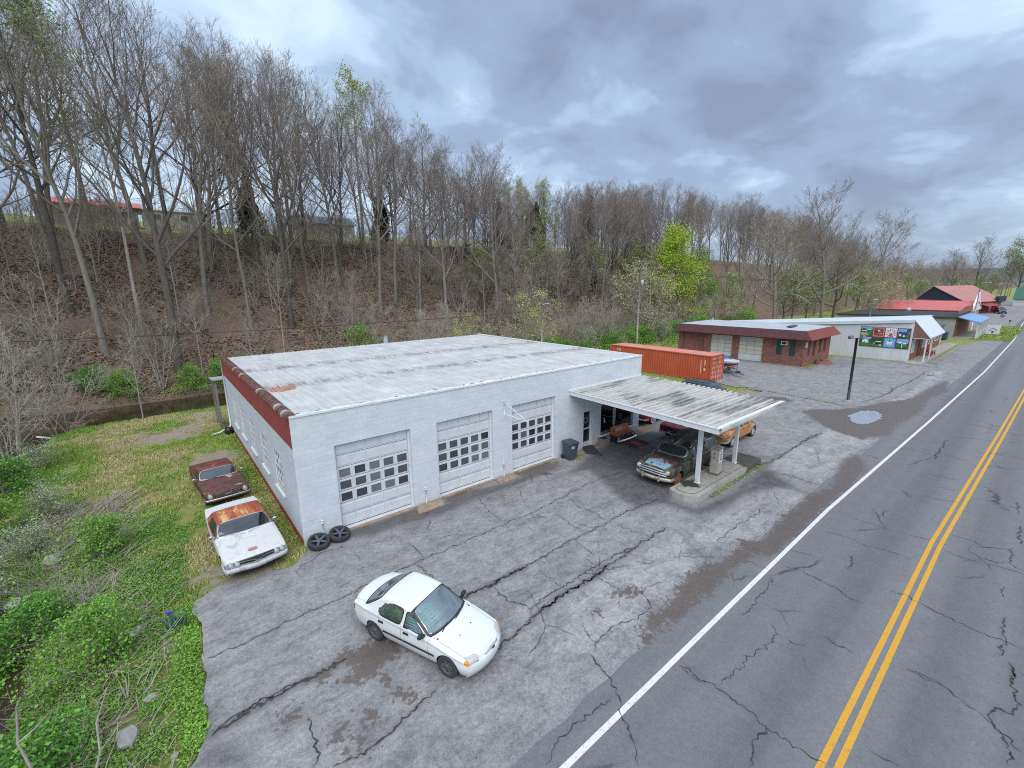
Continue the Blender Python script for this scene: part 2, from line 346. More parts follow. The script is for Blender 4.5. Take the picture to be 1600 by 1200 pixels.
DARK=[
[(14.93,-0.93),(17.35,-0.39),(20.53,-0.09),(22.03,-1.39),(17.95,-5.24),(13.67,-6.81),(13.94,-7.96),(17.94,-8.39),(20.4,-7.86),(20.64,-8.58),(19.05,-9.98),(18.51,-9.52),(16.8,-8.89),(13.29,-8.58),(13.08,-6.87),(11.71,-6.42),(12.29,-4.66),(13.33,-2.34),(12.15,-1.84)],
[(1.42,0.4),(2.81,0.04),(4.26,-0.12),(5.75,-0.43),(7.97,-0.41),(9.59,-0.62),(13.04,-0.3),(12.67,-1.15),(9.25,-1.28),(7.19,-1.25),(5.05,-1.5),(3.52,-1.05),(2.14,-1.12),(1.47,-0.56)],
[(14.56,-8.55),(18.74,-8.07),(19.9,-8.14),(20.24,-8.89),(18.98,-10.52),(19,-10.16),(18.91,-9.07),(17.9,-8.63),(15.51,-8.85),(13.96,-8.85)],
[(22.58,-10.89),(24.89,-10.91),(25.89,-11.24),(24.15,-11.52),(20.37,-11.7),(20.21,-11.18)],
[(-3.63,-6.62),(-3.19,-6.88),(-2.96,-7.44),(-3.12,-7.66),(-3.98,-6.95)],
[(-2.8,-0.96),(-2.35,-0.79),(-1.88,-0.61),(-0.41,-0.83),(-1.25,-1.14),(-2.36,-1.22)]]
PALE=[
[(31.01,-8.06),(30.12,-8.86),(29.92,-9.97),(29.91,-10.47),(27.93,-10.71),(25.87,-10.41),(24.03,-10.43),(20.97,-10.61),(20.65,-8.54),(21.37,-7.9),(28.84,-8.13)],
[(17.91,-8.43),(18.82,-8.78),(18.72,-10.49),(17.76,-10.75),(16.24,-10.77),(14.7,-10.8),(12.97,-10.66),(11.99,-9.84),(11.17,-9.15),(13.96,-8.85),(15.78,-8.73)],
[(3.72,-9.6),(5.35,-8.61),(6.91,-8.56),(9.64,-8.52),(11.5,-8.7),(9.76,-10.3),(7.21,-10.16),(4.9,-10.23),(4.37,-10.13)],
[(36.13,-8.49),(40.91,-10.07),(50.29,-9.89),(56.21,-10.16),(62.48,-9.79),(61.39,-8.8),(47.08,-9.26),(39.8,-8.53)]]
GZ = -0.10                                   # level of the paved lot
# ---------------------------------------------------------------- ground height
CREEK = np.array([(-90, 40, 3.6, 1.6), (-30, 36, 3.6, 1.6), (-14, 33.5, 3.4, 1.6), (-8, 32, 3.5, 1.5), (0, 32.2, 3.4, 1.5), (30, 32.5, 3.2, 1.6), (60, 36, 2.6, 1.6), (120, 42, 2.4, 1.6)], float)
CREEK2 = np.array([(-9, 31, 2.6, 1.6), (-13.2, 26, 2.4, 1.7), (-14.5, 18, 2.0, 2.6), (-14.6, 12, 1.8, 3.0), (-13.0, 6, 1.5, 3.6), (-10.9, 1, 1.3, 3.9), (-10.2, -5, 1.2, 4.2), (-10.5, -14, 1.2, 4.2)], float)
def _creek(x, y, P):
    best = np.full(x.shape, 9e9); bw = np.ones(x.shape); bt = np.ones(x.shape)
    for a, b in zip(P[:-1], P[1:]):
        d = b[:2]-a[:2]; L2 = d @ d
        t = np.clip(((x-a[0])*d[0]+(y-a[1])*d[1])/L2, 0, 1)
        q = np.hypot(x-a[0]-t*d[0], y-a[1]-t*d[1]); k = q < best
        best = np.where(k, q, best); bw = np.where(k, a[2]+t*(b[2]-a[2]), bw); bt = np.where(k, a[3]+t*(b[3]-a[3]), bt)
    return best, bw, bt
def smooth(t): t = np.clip(t, 0, 1); return t*t*(3-2*t)
def vnoise(x, y, s, seed=0):
    """cheap value noise, 0..1"""
    x = np.asarray(x, float)*s+seed*17.31; y = np.asarray(y, float)*s+seed*7.77
    xi = np.floor(x); yi = np.floor(y); fx = x-xi; fy = y-yi; fx = fx*fx*(3-2*fx); fy = fy*fy*(3-2*fy)
    h = lambda a, b: np.modf(np.abs(np.sin(a*127.1+b*311.7+seed)*43758.5453))[0]
    return (h(xi, yi)*(1-fx)+h(xi+1, yi)*fx)*(1-fy)+(h(xi, yi+1)*(1-fx)+h(xi+1, yi+1)*fx)*fy
def H(x, y):
    x = np.asarray(x, float); y = np.asarray(y, float)
    foot = 37.0+1.2*np.sin(x/13.0)+0.8*np.sin(x/5.1+1)
    t = (y-foot)/(61.5-foot)
    hill = -0.6+17.2*(0.78*np.clip(t, 0, 1)+0.22*smooth(t))+0.135*np.clip(y-61.5, 0, 60)
    hill = hill*(1-.80*smooth((x-185)/120))
    z = np.where(y > foot, hill, np.where(y > 26, -0.35, -0.16))
    z = np.where(y > foot-3, np.maximum(z, -0.9), z)
    rough = (vnoise(x, y, .35, 1)-.5)*0.9+(vnoise(x, y, 1.1, 2)-.5)*0.3
    z = z+rough*smooth((y-foot)/6)
    lawn = smooth((-x+.2)/3)*smooth((27-y)/4)*smooth((y+12)/4)
    z = z+lawn*((vnoise(x, y, .6, 3)-.5)*.10-.02)
    z = z-0.28*smooth((-x-1.0)/7)*smooth((24-y)/10)*smooth((y+2)/4)
    d, w, tr = _creek(x, y, CREEK); c1 = smooth(1-(d-w)/tr)
    d, w, tr = _creek(x, y, CREEK2); c2 = smooth(1-(d-w)/tr)
    c = np.maximum(c1, c2); z = z*(1-c)+(-1.95)*c+(vnoise(x, y, 1.7, 4)-.5)*.25*np.sqrt(c)*(1-c)
    return z
def hz(x, y): return float(H(np.array([x]), np.array([y]))[0])

ROADC = [(-300, -11.9), (0, -11.80), (18, -11.66), (37, -12.0), (65, -12.38), (107, -12.3), (150, -11.3), (200, -11.5), (300, -16), (450, -30), (800, -80)]
def interp(tab, x): a = np.array(tab); return np.interp(x, a[:, 0], a[:, 1])
# ---------------------------------------------------------------- ground sheet
def mat_ground():
    t = NT('ground_soil'); P = t.tc()
    n1 = t.noise(.55, 6, .6); n2 = t.noise(3.2, 6, .65); n3 = t.noise(22, 5, .7); n4 = t.noise(90, 3, .7)
    grass = t.ramp(t.math('ADD', t.math('MULTIPLY', n2, .6), t.math('MULTIPLY', n3, .4)), [(.3, (.10, .165, .032)), (.45, (.20, .245, .06)), (.55, (.31, .30, .11)), (.68, (.42, .36, .21))])
    litter = t.ramp(t.math('ADD', t.math('MULTIPLY', n3, .6), t.math('MULTIPLY', n4, .4)), [(.30, (.050, .038, .030)), (.45, (.16, .108, .080)), (.56, (.27, .19, .145)), (.70, (.46, .37, .30))])
    moss = t.ramp(n3, [(.35, (.045, .055, .02)), (.65, (.13, .17, .05))])
    litter = t.mix(t.step(t.math('ADD', t.math('MULTIPLY', n1, .6), t.math('MULTIPLY', n2, .5)), .56, .70), litter, moss)
    gravel = t.ramp(t.math('ADD', t.math('MULTIPLY', n4, .7), t.math('MULTIPLY', n2, .3)), [(.3, (.16, .125, .09)), (.5, (.33, .275, .215)), (.68, (.50, .44, .37))])
    mud = t.ramp(n3, [(.3, (.035, .026, .018)), (.7, (.11, .085, .06))])
    w = lambda a: t.step(t.math('ADD', t.attr(a), t.math('MULTIPLY', t.math('SUBTRACT', n2, .5), .9)), .38, .62)
    c = t.mix(w('w_litter'), grass, litter)
    c = t.mix(w('w_gravel'), c, gravel); c = t.mix(w('w_mud'), c, mud)
    t.bump(t.math('ADD', n3, n4), .8, .05)
    return t.set(c, .95, 0, .15)
def build_ground():
    ax = lambda *segs: np.unique(np.concatenate([np.arange(a, b, s) for a, b, s in segs]).round(3))
    xs = ax((-3000, -100, 300), (-100, -24, 3), (-24, 24, .35), (24, 100, .8), (100, 300, 3), (300, 700, 15), (700, 4001, 300))
    ys = ax((-3000, -100, 300), (-100, -20, 5), (-20, -8, .6), (-8, 40, .35), (40, 66, .6), (66, 120, 2), (120, 400, 15), (400, 4001, 300))
    X, Y = np.meshgrid(xs, ys); x = X.ravel(); y = Y.ravel(); z = H(x, y)
    far = np.hypot(x, y) > 900; z = np.where(far & (y < 300), z-1, z)
    nx, ny = len(xs), len(ys)
    i = (np.arange(ny-1)[:, None]*nx+np.arange(nx-1)[None]).ravel(); F = np.stack([i, i+1, i+nx+1, i+nx], 1)
    foot = 36.5
    lit = smooth((y-33.5)/2)*(1-smooth((y-60.5+1.5*np.sin(x/9))/3))
    lit = np.maximum(lit, smooth((-4.6-x)/1.2)*smooth((9-y)/3)*smooth((y+16)/3)*.9)
    lit = np.maximum(lit, smooth((y-33)/3)*smooth((x-26)/8)*(1-smooth((y-70)/4))*.9)
    d1, w1, t1 = _creek(x, y, CREEK); d2, w2, t2 = _creek(x, y, CREEK2)
    mud = np.maximum(smooth(1-(d1-w1)/(t1*.42)), smooth(1-(d2-w2)/(t2*.45)))
    g = np.zeros_like(x)
    for (a, b, r, q) in [(-3.4, 20.5, 3.0, .8), (-1.3, 23.5, 2.4, .7), (-1.6, 12.8, 1.9, .85), (-5.4, 20, 2.2, .55), (-3.2, .2, 1.7, .55), (-2.0, -.9, 1.4, .9), (-4.2, -2.6, .9, .6), (-4.3, 1.8, 1.6, .5), (-.5, 4, .8, .35), (34.5, 1.5, 3.4, .95), (36.3, -.4, 2.2, .95), (32.5, 4.0, 2.6, .9), (31, 4.6, 3.5, .9), (35, 2.6, 3.5, .95), (28.6, 5.6, 2.4, .8), (37.2, 3.5, 1.6, .8), (30, 8, 5, .6)]:
        g = np.maximum(g, q*smooth(1.25-np.hypot(x-a, y-b)/r))
    g = np.maximum(g, .85*smooth(1.3-np.abs(y-interp(ROADC, x)+7.6)/.9))
    me = np_mesh('ground', np.stack([x, y, z], 1), F, [mat_ground()], smooth=True, attrs=dict(w_litter=lit, w_gravel=g, w_mud=mud))
    struct(link('ground', me))
build_ground()

# ---------------------------------------------------------------- pavement
def inside(poly, x, y):
    p = np.array(poly); c = np.zeros(x.shape, bool); n = len(p); j = n-1
    for i in range(n):
        k = ((p[i, 1] > y) != (p[j, 1] > y)) & (x < (p[j, 0]-p[i, 0])*(y-p[i, 1])/(p[j, 1]-p[i, 1]+1e-12)+p[i, 0])
        c ^= k; j = i
    return c
def sdist(poly, x, y):
    """signed distance, positive inside"""
    p = np.array(poly); best = np.full(x.shape, 1e9)
    for a, b in zip(p, np.roll(p, -1, 0)):
        d = b-a; t = np.clip(((x-a[0])*d[0]+(y-a[1])*d[1])/(d @ d+1e-12), 0, 1)
        best = np.minimum(best, np.hypot(x-a[0]-t*d[0], y-a[1]-t*d[1]))
    return np.where(inside(poly, x, y), best, -best)
def field(polys, x, y, soft):
    f = np.zeros_like(x)
    for p in polys:
        a = np.array(p); m = (x > a[:, 0].min()-1) & (x < a[:, 0].max()+1) & (y > a[:, 1].min()-1) & (y < a[:, 1].max()+1)
        if not m.any(): continue
        v = np.zeros_like(x); v[m] = np.clip(.5+sdist(p, x[m], y[m])/soft, 0, 1); f = np.maximum(f, v)
    return f
def mat_asphalt(name, base, road=False):
    t = NT(name)
    n0 = t.noise(.35, 5, .6); n1 = t.noise(1.6, 7, .62, .2); n2 = t.noise(7, 6, .65); n3 = t.noise(60, 4, .75); n4 = t.noise(240, 2, .6)
    st = t.noise(1.0, 6, .65, .3, stretch=(.35, 1.6, 1))
    v = t.math('ADD', t.math('MULTIPLY', n3, .5), t.math('MULTIPLY', n4, .5))
    lo, hi = (.62, 1.42) if not road else (.74, 1.26)
    c = t.ramp(v, [(.30, sc3(base, lo)), (.5, base), (.70, sc3(base, hi))])
    mot = t.math('ADD', t.math('MULTIPLY', n1, .55), t.math('MULTIPLY', n2, .45))
    c = t.mix(1.0, c, t.ramp(mot, [(.32, (.58, .575, .595)), (.5, (.98, .98, .98)), (.67, (1.28, 1.27, 1.25))] if not road else [(.3, (.86, .86, .88)), (.7, (1.10, 1.10, 1.09))]), 'MULTIPLY')
    g1 = t.noise(15, 7, .82, .15); g2 = t.noise(34, 4, .8)
    gr = t.math('ADD', t.math('MULTIPLY', g1, .62), t.math('MULTIPLY', g2, .38))
    c = t.mix(1.0, c, t.ramp(gr, [(.33, (.48, .475, .485)), (.5, (1, 1, 1)), (.65, (1.46, 1.45, 1.44))] if not road else [(.34, (.72, .72, .73)), (.5, (1, 1, 1)), (.66, (1.25, 1.25, 1.24))]), 'MULTIPLY')
    c = t.mix(t.math('MULTIPLY', t.step(t.math('ADD', t.attr('halo'), t.math('MULTIPLY', t.math('SUBTRACT', g1, .5), 1.4)), .25, .9), .5), c, (.075, .070, .068))
    if not road:
        sk = t.noise(5.0, 7, .72, .25, stretch=(.28, 1.25, 1)); c = t.mix(1.0, c, t.ramp(sk, [(.32, (.80, .80, .815)), (.5, (1, 1, 1)), (.66, (1.10, 1.10, 1.09))]), 'MULTIPLY')
        c = t.mix(t.math('MULTIPLY', t.step(t.math('ADD', t.math('MULTIPLY', n0, .6), t.math('MULTIPLY', st, .4)), .50, .64), .55), c, t.mix(1.0, c, (.58, .57, .62), 'MULTIPLY'))
        pale = t.step(t.math('ADD', t.attr('pale'), t.math('MULTIPLY', t.math('SUBTRACT', t.math('ADD', t.math('MULTIPLY', n1, .55), t.math('MULTIPLY', n2, .45)), .5), 1.3)), .36, .78)
        c = t.mix(t.math('MULTIPLY', pale, .85), c, t.mix(1.0, c, (1.28, 1.275, 1.27), 'MULTIPLY'))
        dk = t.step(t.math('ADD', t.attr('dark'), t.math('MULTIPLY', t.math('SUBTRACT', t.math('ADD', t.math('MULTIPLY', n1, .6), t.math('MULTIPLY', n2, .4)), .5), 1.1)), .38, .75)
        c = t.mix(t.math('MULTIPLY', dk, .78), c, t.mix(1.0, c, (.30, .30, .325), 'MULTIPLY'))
    else:
        yy = t.sep(t.tc())[1]
        bands = t.noise(.9, 2, .4, 0, stretch=(.012, 1, 1)); c = t.mix(1.0, c, t.ramp(bands, [(.36, (.80, .80, .83)), (.55, (1, 1, 1)), (.66, (1.08, 1.08, 1.07))]), 'MULTIPLY')
    # hairline crazing
    wv = t.N.new('ShaderNodeMixRGB'); wv.blend_type = 'ADD'; wv.inputs[0].default_value = .35; t.L.new(t.tc(), wv.inputs[1]); t.L.new(t.noise(1.3, 5, .6, out='Color'), wv.inputs[2])
    cr = t.vor(.42 if not road else .30, 'DISTANCE_TO_EDGE', vec=wv.outputs[0])
    cm = t.math('MULTIPLY', t.math('SUBTRACT', 1.0, t.step(cr, .003, .010)), t.step(t.noise(.30, 3), .50, .62))
    c = t.mix(t.math('MULTIPLY', cm, .7), c, (.035, .034, .036))
    wn = t.math('ADD', t.math('MULTIPLY', n1, .35), t.math('ADD', t.math('MULTIPLY', n2, .45), t.math('MULTIPLY', n3, .20)))
    wet = t.step(t.math('ADD', t.attr('wet'), t.math('MULTIPLY', t.math('SUBTRACT', wn, .5), 3.4)), .46, .54)
    wc = t.ramp(t.math('ADD', t.math('MULTIPLY', n3, .5), t.math('MULTIPLY', n2, .5)), [(.3, (.075, .060, .053)), (.7, (.165, .135, .12))])
    c = t.mix(wet, c, wc)
    t.bump(t.math('ADD', n3, t.math('MULTIPLY', n4, .6)), .35, .012)
    return t.set(c, t.math('SUBTRACT', .92, t.math('MULTIPLY', wet, .42)), 0, .35)
ROADE = [(-300, -11.2), (0, -11.12), (7, -10.93), (18, -10.65), (33, -10.8), (61, -11.2), (101, -11.4), (150, -10.5), (200, -10.7), (300, -15), (450, -29), (800, -79)]
def halo(x, y):
    h = np.zeros_like(x)
    for w, P in CRACKS:
        P = np.array(P); r = .10+.02*w
        m = (x > P[:, 0].min()-.6) & (x < P[:, 0].max()+.6) & (y > P[:, 1].min()-.6) & (y < P[:, 1].max()+.6)
        if not m.any(): continue
        d = np.full(m.sum(), 9.)
        for a, b in zip(P[:-1], P[1:]):
            e = b-a; t = np.clip(((x[m]-a[0])*e[0]+(y[m]-a[1])*e[1])/(e @ e+1e-9), 0, 1); d = np.minimum(d, np.hypot(x[m]-a[0]-t*e[0], y[m]-a[1]-t*e[1]))
        h[m] = np.maximum(h[m], np.clip(1-d/r, 0, 1)*min(1, .35+w*.08))
    return h
def grid_sheet(name, xs, ys_of, nrow, z, keep, mat, drop=None):
    nx = len(xs); X = np.repeat(xs[None], nrow, 0); Y = ys_of(X, np.linspace(0, 1, nrow)[:, None])+0*X; x = X.ravel(); y = Y.ravel()
    i = (np.arange(nrow-1)[:, None]*nx+np.arange(nx-1)[None]).ravel(); F = np.stack([i, i+1, i+nx+1, i+nx], 1)
    if keep is not None: F = F[keep(x[F].mean(1), y[F].mean(1))]
    used = np.unique(F); rm = np.full(len(x), -1); rm[used] = np.arange(len(used)); F = rm[F]; x = x[used]; y = y[used]
    E = np.sort(np.concatenate([F[:, [0, 1]], F[:, [1, 2]], F[:, [2, 3]], F[:, [3, 0]]]), 1); ue, ct = np.unique(E, axis=0, return_counts=True); be = ue[ct == 1]
    nb = [[] for _ in range(len(x))]
    for a, b in be: nb[a].append(b); nb[b].append(a)
    bi = np.array([i for i, w in enumerate(nb) if len(w) == 2])
    if keep is not None and len(bi):
        NB = np.array([nb[i] for i in bi])
        for _ in range(4): x[bi] = .4*x[bi]+.3*(x[NB[:, 0]]+x[NB[:, 1]]); y[bi] = .4*y[bi]+.3*(y[NB[:, 0]]+y[NB[:, 1]])
    A = dict(wet=field(WET, x, y, .9), dark=field(DARK, x, y, 1.7), pale=field(PALE, x, y, .8), halo=halo(x, y))
    me = np_mesh(name, np.stack([x, y, np.full_like(x, z)], 1), F, [mat], smooth=True, attrs=A)
    return struct(link(name, me))
LOT = [(-3.95, -12.2), (-3.98, -6.98), (-3.55, -6.2), (-3.62, -5.3), (-3.48, -4.2), (-3.44, -2.5), (-3.5, -1.0), (-2.8, -.72), (-1.8, -.95), (-.6, -1.1), (-.02, -.28), (.3, .3), (21.0, .3), (21.0, 6.5), (27, 7.2), (28.5, 4.5), (33.0, .4), (38.4, -.8), (38.7, 4.1), (42.6, 4.2), (43, 15), (44, 21), (54.5, 21), (54.5, .9), (66.4, 1.3), (67.0, -5.4), (72, -8.0), (92, -8.1), (101, -9.0), (105, -12.4)]
LOT_FAR = [(134, -12.4), (133.5, -9), (124, -8.0), (122, -5.3), (139, -4.7), (141, 14), (330, 20), (330, -20)]
def keep_lot(x, y):
    j = (vnoise(x, y, 2.2, 5)-.5)*.5+(vnoise(x, y, 6, 6)-.5)*.34
    return np.maximum(sdist(LOT, x, y), sdist(LOT_FAR, x, y)) > j*.55
M_LOT = mat_asphalt('worn_asphalt', (.250, .244, .246)); M_ROAD = mat_asphalt('road_asphalt', (.172, .173, .181), True)
_xs = np.concatenate([np.arange(-4.4, -2.6, .06), np.arange(-2.6, 30, .14), np.arange(30, 72, .35), np.arange(72, 331, 2.0)])
grid_sheet('parking_lot', _xs, lambda X, t: -12.3+t*13.0, 130, GZ, keep_lot, M_LOT)
grid_sheet('back_lot', np.concatenate([np.arange(20.8, 70, .45), np.arange(70, 331, 3)]), lambda X, t: .7+t*20.5, 46, GZ, keep_lot, M_LOT)
_xr = np.concatenate([np.arange(-60, -6, 2), np.arange(-6, 60, .2), np.arange(60, 200, 1.0), np.arange(200, 801, 8)])
grid_sheet('road', _xr, lambda X, t: interp(ROADE, X)-t*(7.6+0*X)+(1-t)*.14*(vnoise(X, X*0, 1.3, 8)-.5), 40, GZ+.005, None, M_ROAD)

def ribbon(mb, xs, yf, w, z, m=0):
    v = []
    for x in xs: y = float(yf(x)); v += [(x, y-w/2, z), (x, y+w/2, z)]
    n = len(xs); mb.add(v, [(2*i, 2*i+2, 2*i+3, 2*i+1) for i in range(n-1)], m)
def mat_line(name, col):
    t = NT(name); n = t.math('ADD', t.math('MULTIPLY', t.noise(9, 7, .78, .2), .55), t.math('MULTIPLY', t.noise(42, 4, .8), .45)); n2 = t.noise(70, 3, .6)
    c = t.ramp(n2, [(.3, sc3(col, .82)), (.7, sc3(col, 1.06))])
    c = t.mix(t.math('MULTIPLY', t.step(n, .52, .62), .75), c, (.17, .16, .16)); return t.set(c, .75, 0, .3)
_x = [float(v) for v in np.concatenate([np.arange(-60, 60, 1.5), np.arange(60, 300, 5)])]
mb = MB(); ribbon(mb, _x, lambda x: interp(ROADC, x), .135, GZ+.010); struct(mb.build('edge_line_marking', mat_line('white_road_paint', (.70, .71, .70))))
mb = MB()
for off in (-3.27, -3.51): ribbon(mb, _x, lambda x: interp(ROADC, x)+off-.0012*max(0, x-20), .125, GZ+.010)
struct(mb.build('centre_line_marking', mat_line('yellow_road_paint', (.66, .345, .035))))

def build_cracks():
    q = random.Random(3); mb = MB()
    for w, pts in CRACKS:
        w = w*.01; P = [np.array(p) for p in pts]; line = []
        for a, b in zip(P[:-1], P[1:]):
            L = np.linalg.norm(b-a); n = max(1, int(L/.07)); nrm = np.array([-(b-a)[1], (b-a)[0]])/(L+1e-9)
            for i in range(n):
                t = i/n; line.append(a+(b-a)*t+nrm*(q.gauss(0, .018+.12*w)+.05*math.sin(t*9+a[0])*min(1, L)))
        line.append(P[-1]); n = len(line)
        if n < 3: continue
        v = []
        for i, p in enumerate(line):
            d = line[min(i+1, n-1)]-line[max(i-1, 0)]; d = d/(np.linalg.norm(d)+1e-9); nn = np.array([-d[1], d[0]])
            e = min(1, i/3, (n-1-i)/3); k = w*(.15+.95*q.random()**1.5)*(.25+.75*e)*.5*1.25
            v += [(p[0]-nn[0]*k, p[1]-nn[1]*k, GZ+.0135), (p[0]+nn[0]*k*(.6+.8*q.random()), p[1]+nn[1]*k, GZ+.0135)]
        mb.add(v, [(2*i, 2*i+2, 2*i+3, 2*i+1) for i in range(n-1)])
    t = NT('crack_tar'); c = t.ramp(t.noise(40, 4), [(.35, (.028, .026, .026)), (.7, (.10, .092, .086))])
    struct(mb.build('pavement_cracks', t.set(c, .9, 0, .2)))
build_cracks()
def puddle(pts, z):
    t = _mc.get('puddle_water')
    if not t:
        n = NT('puddle_water'); t = _mc['puddle_water'] = n.set((.58, .60, .62), .02, .75, .9)
    c = np.mean(pts, 0); v = []; q = random.Random(5); N = 60
    p = np.array(pts+[pts[0]]); s = np.linspace(0, len(pts), N, endpoint=False)
    for i in s:
        a = p[int(i)]; b = p[int(i)+1]; w = a+(b-a)*(i-int(i)); w = c+(w-c)*(1+q.gauss(0, .06)); v.append((w[0], w[1], z))
    struct(MB().add(v+[(c[0], c[1], z)], [(i, (i+1) % N, N) for i in range(N)]).build('puddle', t))
puddle([(33.4, -8.55), (35.0, -8.0), (37.0, -8.2), (38.0, -8.9), (37.0, -9.5), (35.6, -9.75), (34.2, -9.55), (33.2, -9.2)], GZ+.018)
puddle([(57.6, -8.9), (59.5, -8.75), (61.8, -9.2), (61.0, -9.75), (58.6, -9.6)], GZ+.018)
def build_creek():
    t = NT('creek_water'); n = t.noise(2.5, 4, .6, .5, stretch=(1, 2, 1))
    c = t.ramp(t.noise(.5, 4), [(.35, (.018, .015, .008)), (.65, (.05, .038, .018))]); t.bump(n, .12, .05)
    m = t.set(c, .06, 0, .6)
    v = [(-90, -16, -1.02), (140, -16, -1.02), (140, 46, -1.02), (-90, 46, -1.02)]
    struct(MB().add(v, [(0, 1, 2, 3)]).build('creek_water', m))
build_creek()
# ================================================================ painted garage
def mat_painted_brick(name, col, mortar=.89, peel=.25, bw=.40, bh=.20, grey=(.42, .43, .44)):
    t = NT(name); s = t.sep(t.tc()); cm = t.N.new('ShaderNodeCombineXYZ')
    t.L.new(t.math('ADD', s[0], s[1]), cm.inputs[0]); t.L.new(s[2], cm.inputs[1])
    b = t.N.new('ShaderNodeTexBrick'); t.L.new(cm.outputs[0], b.inputs['Vector']); b.inputs['Scale'].default_value = 1
    b.inputs['Brick Width'].default_value = bw; b.inputs['Row Height'].default_value = bh; b.inputs['Mortar Size'].default_value = .008
    b.inputs['Mortar Smooth'].default_value = .6
    b.inputs['Color1'].default_value = (*sc3(col, .96), 1); b.inputs['Color2'].default_value = (*sc3(col, 1.03), 1); b.inputs['Mortar'].default_value = (*sc3(col, mortar), 1)
    c = t.mix(1.0, b.outputs['Color'], t.ramp(t.noise(1.1, 7, .65, .3, stretch=(1, 1, 2.2)), [(.3, (.88, .89, .91)), (.7, (1.05, 1.04, 1.03))]), 'MULTIPLY')
    pl = t.step(t.noise(3.5, 8, .72, .3), .60, .66)
    c = t.mix(t.math('MULTIPLY', pl, peel), c, grey)
    lines = t.math('MULTIPLY', t.step(t.noise(2.2, 6, .7, 0, stretch=(.5, .5, 5.0)), .56, .68), .42)
    c = t.mix(lines, c, sc3(grey, .8))
    # splash dirt on the lowest courses
    c = t.mix(t.math('MULTIPLY', t.step(t.math('ADD', s[2], t.math('MULTIPLY', t.noise(4, 5), .5)), .42, .10), .35), c, (.33, .30, .26))
    t.bump(t.math('ADD', t.math('MULTIPLY', b.outputs['Fac'], -1), t.math('MULTIPLY', t.noise(30, 4), .3)), .35, .012)
    return t.set(c, .6, 0, .4)
M_WALL = mat_painted_brick('white_painted_block', (.66, .705, .745))
M_PLASTER = mat_painted_brick('white_painted_side_block', (.60, .645, .69), .95, .55, .4, .2, (.40, .42, .45))
M_RED = plain('red_band_paint', (.30, .048, .045), .6, .18, 1.6, dirt=.35, bump=.15)
M_WHITE = plain('white_trim_paint', (.72, .74, .75), .5, .08, 5, dirt=.12)
M_DOORW = plain('white_door_paint', (.64, .67, .70), .45, .06, 2.5, dirt=.10)
M_CONC = plain('weathered_concrete', (.36, .335, .30), .85, .22, 3, bump=.3, dirt=.4)
M_TANC = plain('rust_stained_concrete', (.30, .225, .16), .85, .28, 5, bump=.3, dirt=.5)
M_GALV = plain('galvanised_steel', (.48, .50, .51), .45, .15, 6, .5)
M_CHROME = plain('dull_chrome', (.62, .62, .63), .22, .1, 8, .95)
M_BLACK = plain('black_rubber', (.022, .022, .024), .7, .3, 10)
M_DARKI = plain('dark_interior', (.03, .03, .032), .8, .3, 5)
def mat_glass(name, tint=(.30, .36, .37), rough=.03, clear=.55, body=(.05, .06, .065), add=.05):
    """window glass: mirror reflection over a tinted see-through body"""
    if name in _mc: return _mc[name]
    t = NT(name); N = t.N; tr = N.new('ShaderNodeBsdfTransparent'); tr.inputs[0].default_value = (*tint, 1)
    gl = N.new('ShaderNodeBsdfGlossy'); gl.inputs['Roughness'].default_value = rough; gl.inputs[0].default_value = (.9, .95, 1, 1)
    df = N.new('ShaderNodeBsdfDiffuse'); df.inputs[0].default_value = (*body, 1)
    m0 = N.new('ShaderNodeMixShader'); m0.inputs[0].default_value = clear; t.L.new(df.outputs[0], m0.inputs[1]); t.L.new(tr.outputs[0], m0.inputs[2])
    fr = N.new('ShaderNodeFresnel'); fr.inputs[0].default_value = 1.52
    k = t.math('ADD', t.math('MULTIPLY', fr.outputs[0], 1.0), add, clamp=True)
    mx = N.new('ShaderNodeMixShader'); t.L.new(k, mx.inputs[0]); t.L.new(m0.outputs[0], mx.inputs[1]); t.L.new(gl.outputs[0], mx.inputs[2])
    t.L.new(mx.outputs[0], N['Material Output'].inputs[0]); _mc[name] = t.m; return t.m
M_PANE = mat_glass('dark_window_glass', (.12, .15, .17), .06, .35, (.085, .095, .11), .08)
M_CLEAR = mat_glass('shop_window_glass', (.75, .80, .80), .02, .92)

def wall_openings(mb, P, L, z0, z1, ops, deep, m=0, mr=None):
    """front sheet with openings and their reveals; P(u, z, d) gives a point d behind the face"""
    us = sorted({0, L, *[o[0] for o in ops], *[o[1] for o in ops]}); zs = sorted({z0, z1, *[o[2] for o in ops], *[o[3] for o in ops]})
    mr = m if mr is None else mr
    for a, b in zip(us[:-1], us[1:]):
        for c, d in zip(zs[:-1], zs[1:]):
            if any(o[0] <= a and b <= o[1] and o[2] <= c and d <= o[3] for o in ops): continue
            mb.quad(P(a, c, 0), P(b, c, 0), P(b, d, 0), P(a, d, 0), m)
    for a, b, c, d in ops:
        mb.quad(P(a, c, 0), P(a, c, deep), P(a, d, deep), P(a, d, 0), mr); mb.quad(P(b, c, deep), P(b, c, 0), P(b, d, 0), P(b, d, deep), mr)
        mb.quad(P(a, d, 0), P(a, d, deep), P(b, d, deep), P(b, d, 0), mr); mb.quad(P(a, c, deep), P(a, c, 0), P(b, c, 0), P(b, c, deep), mr)
    return mb
GARAGE_L, GARAGE_D, GARAGE_H = 20.94, 18.18, 4.88
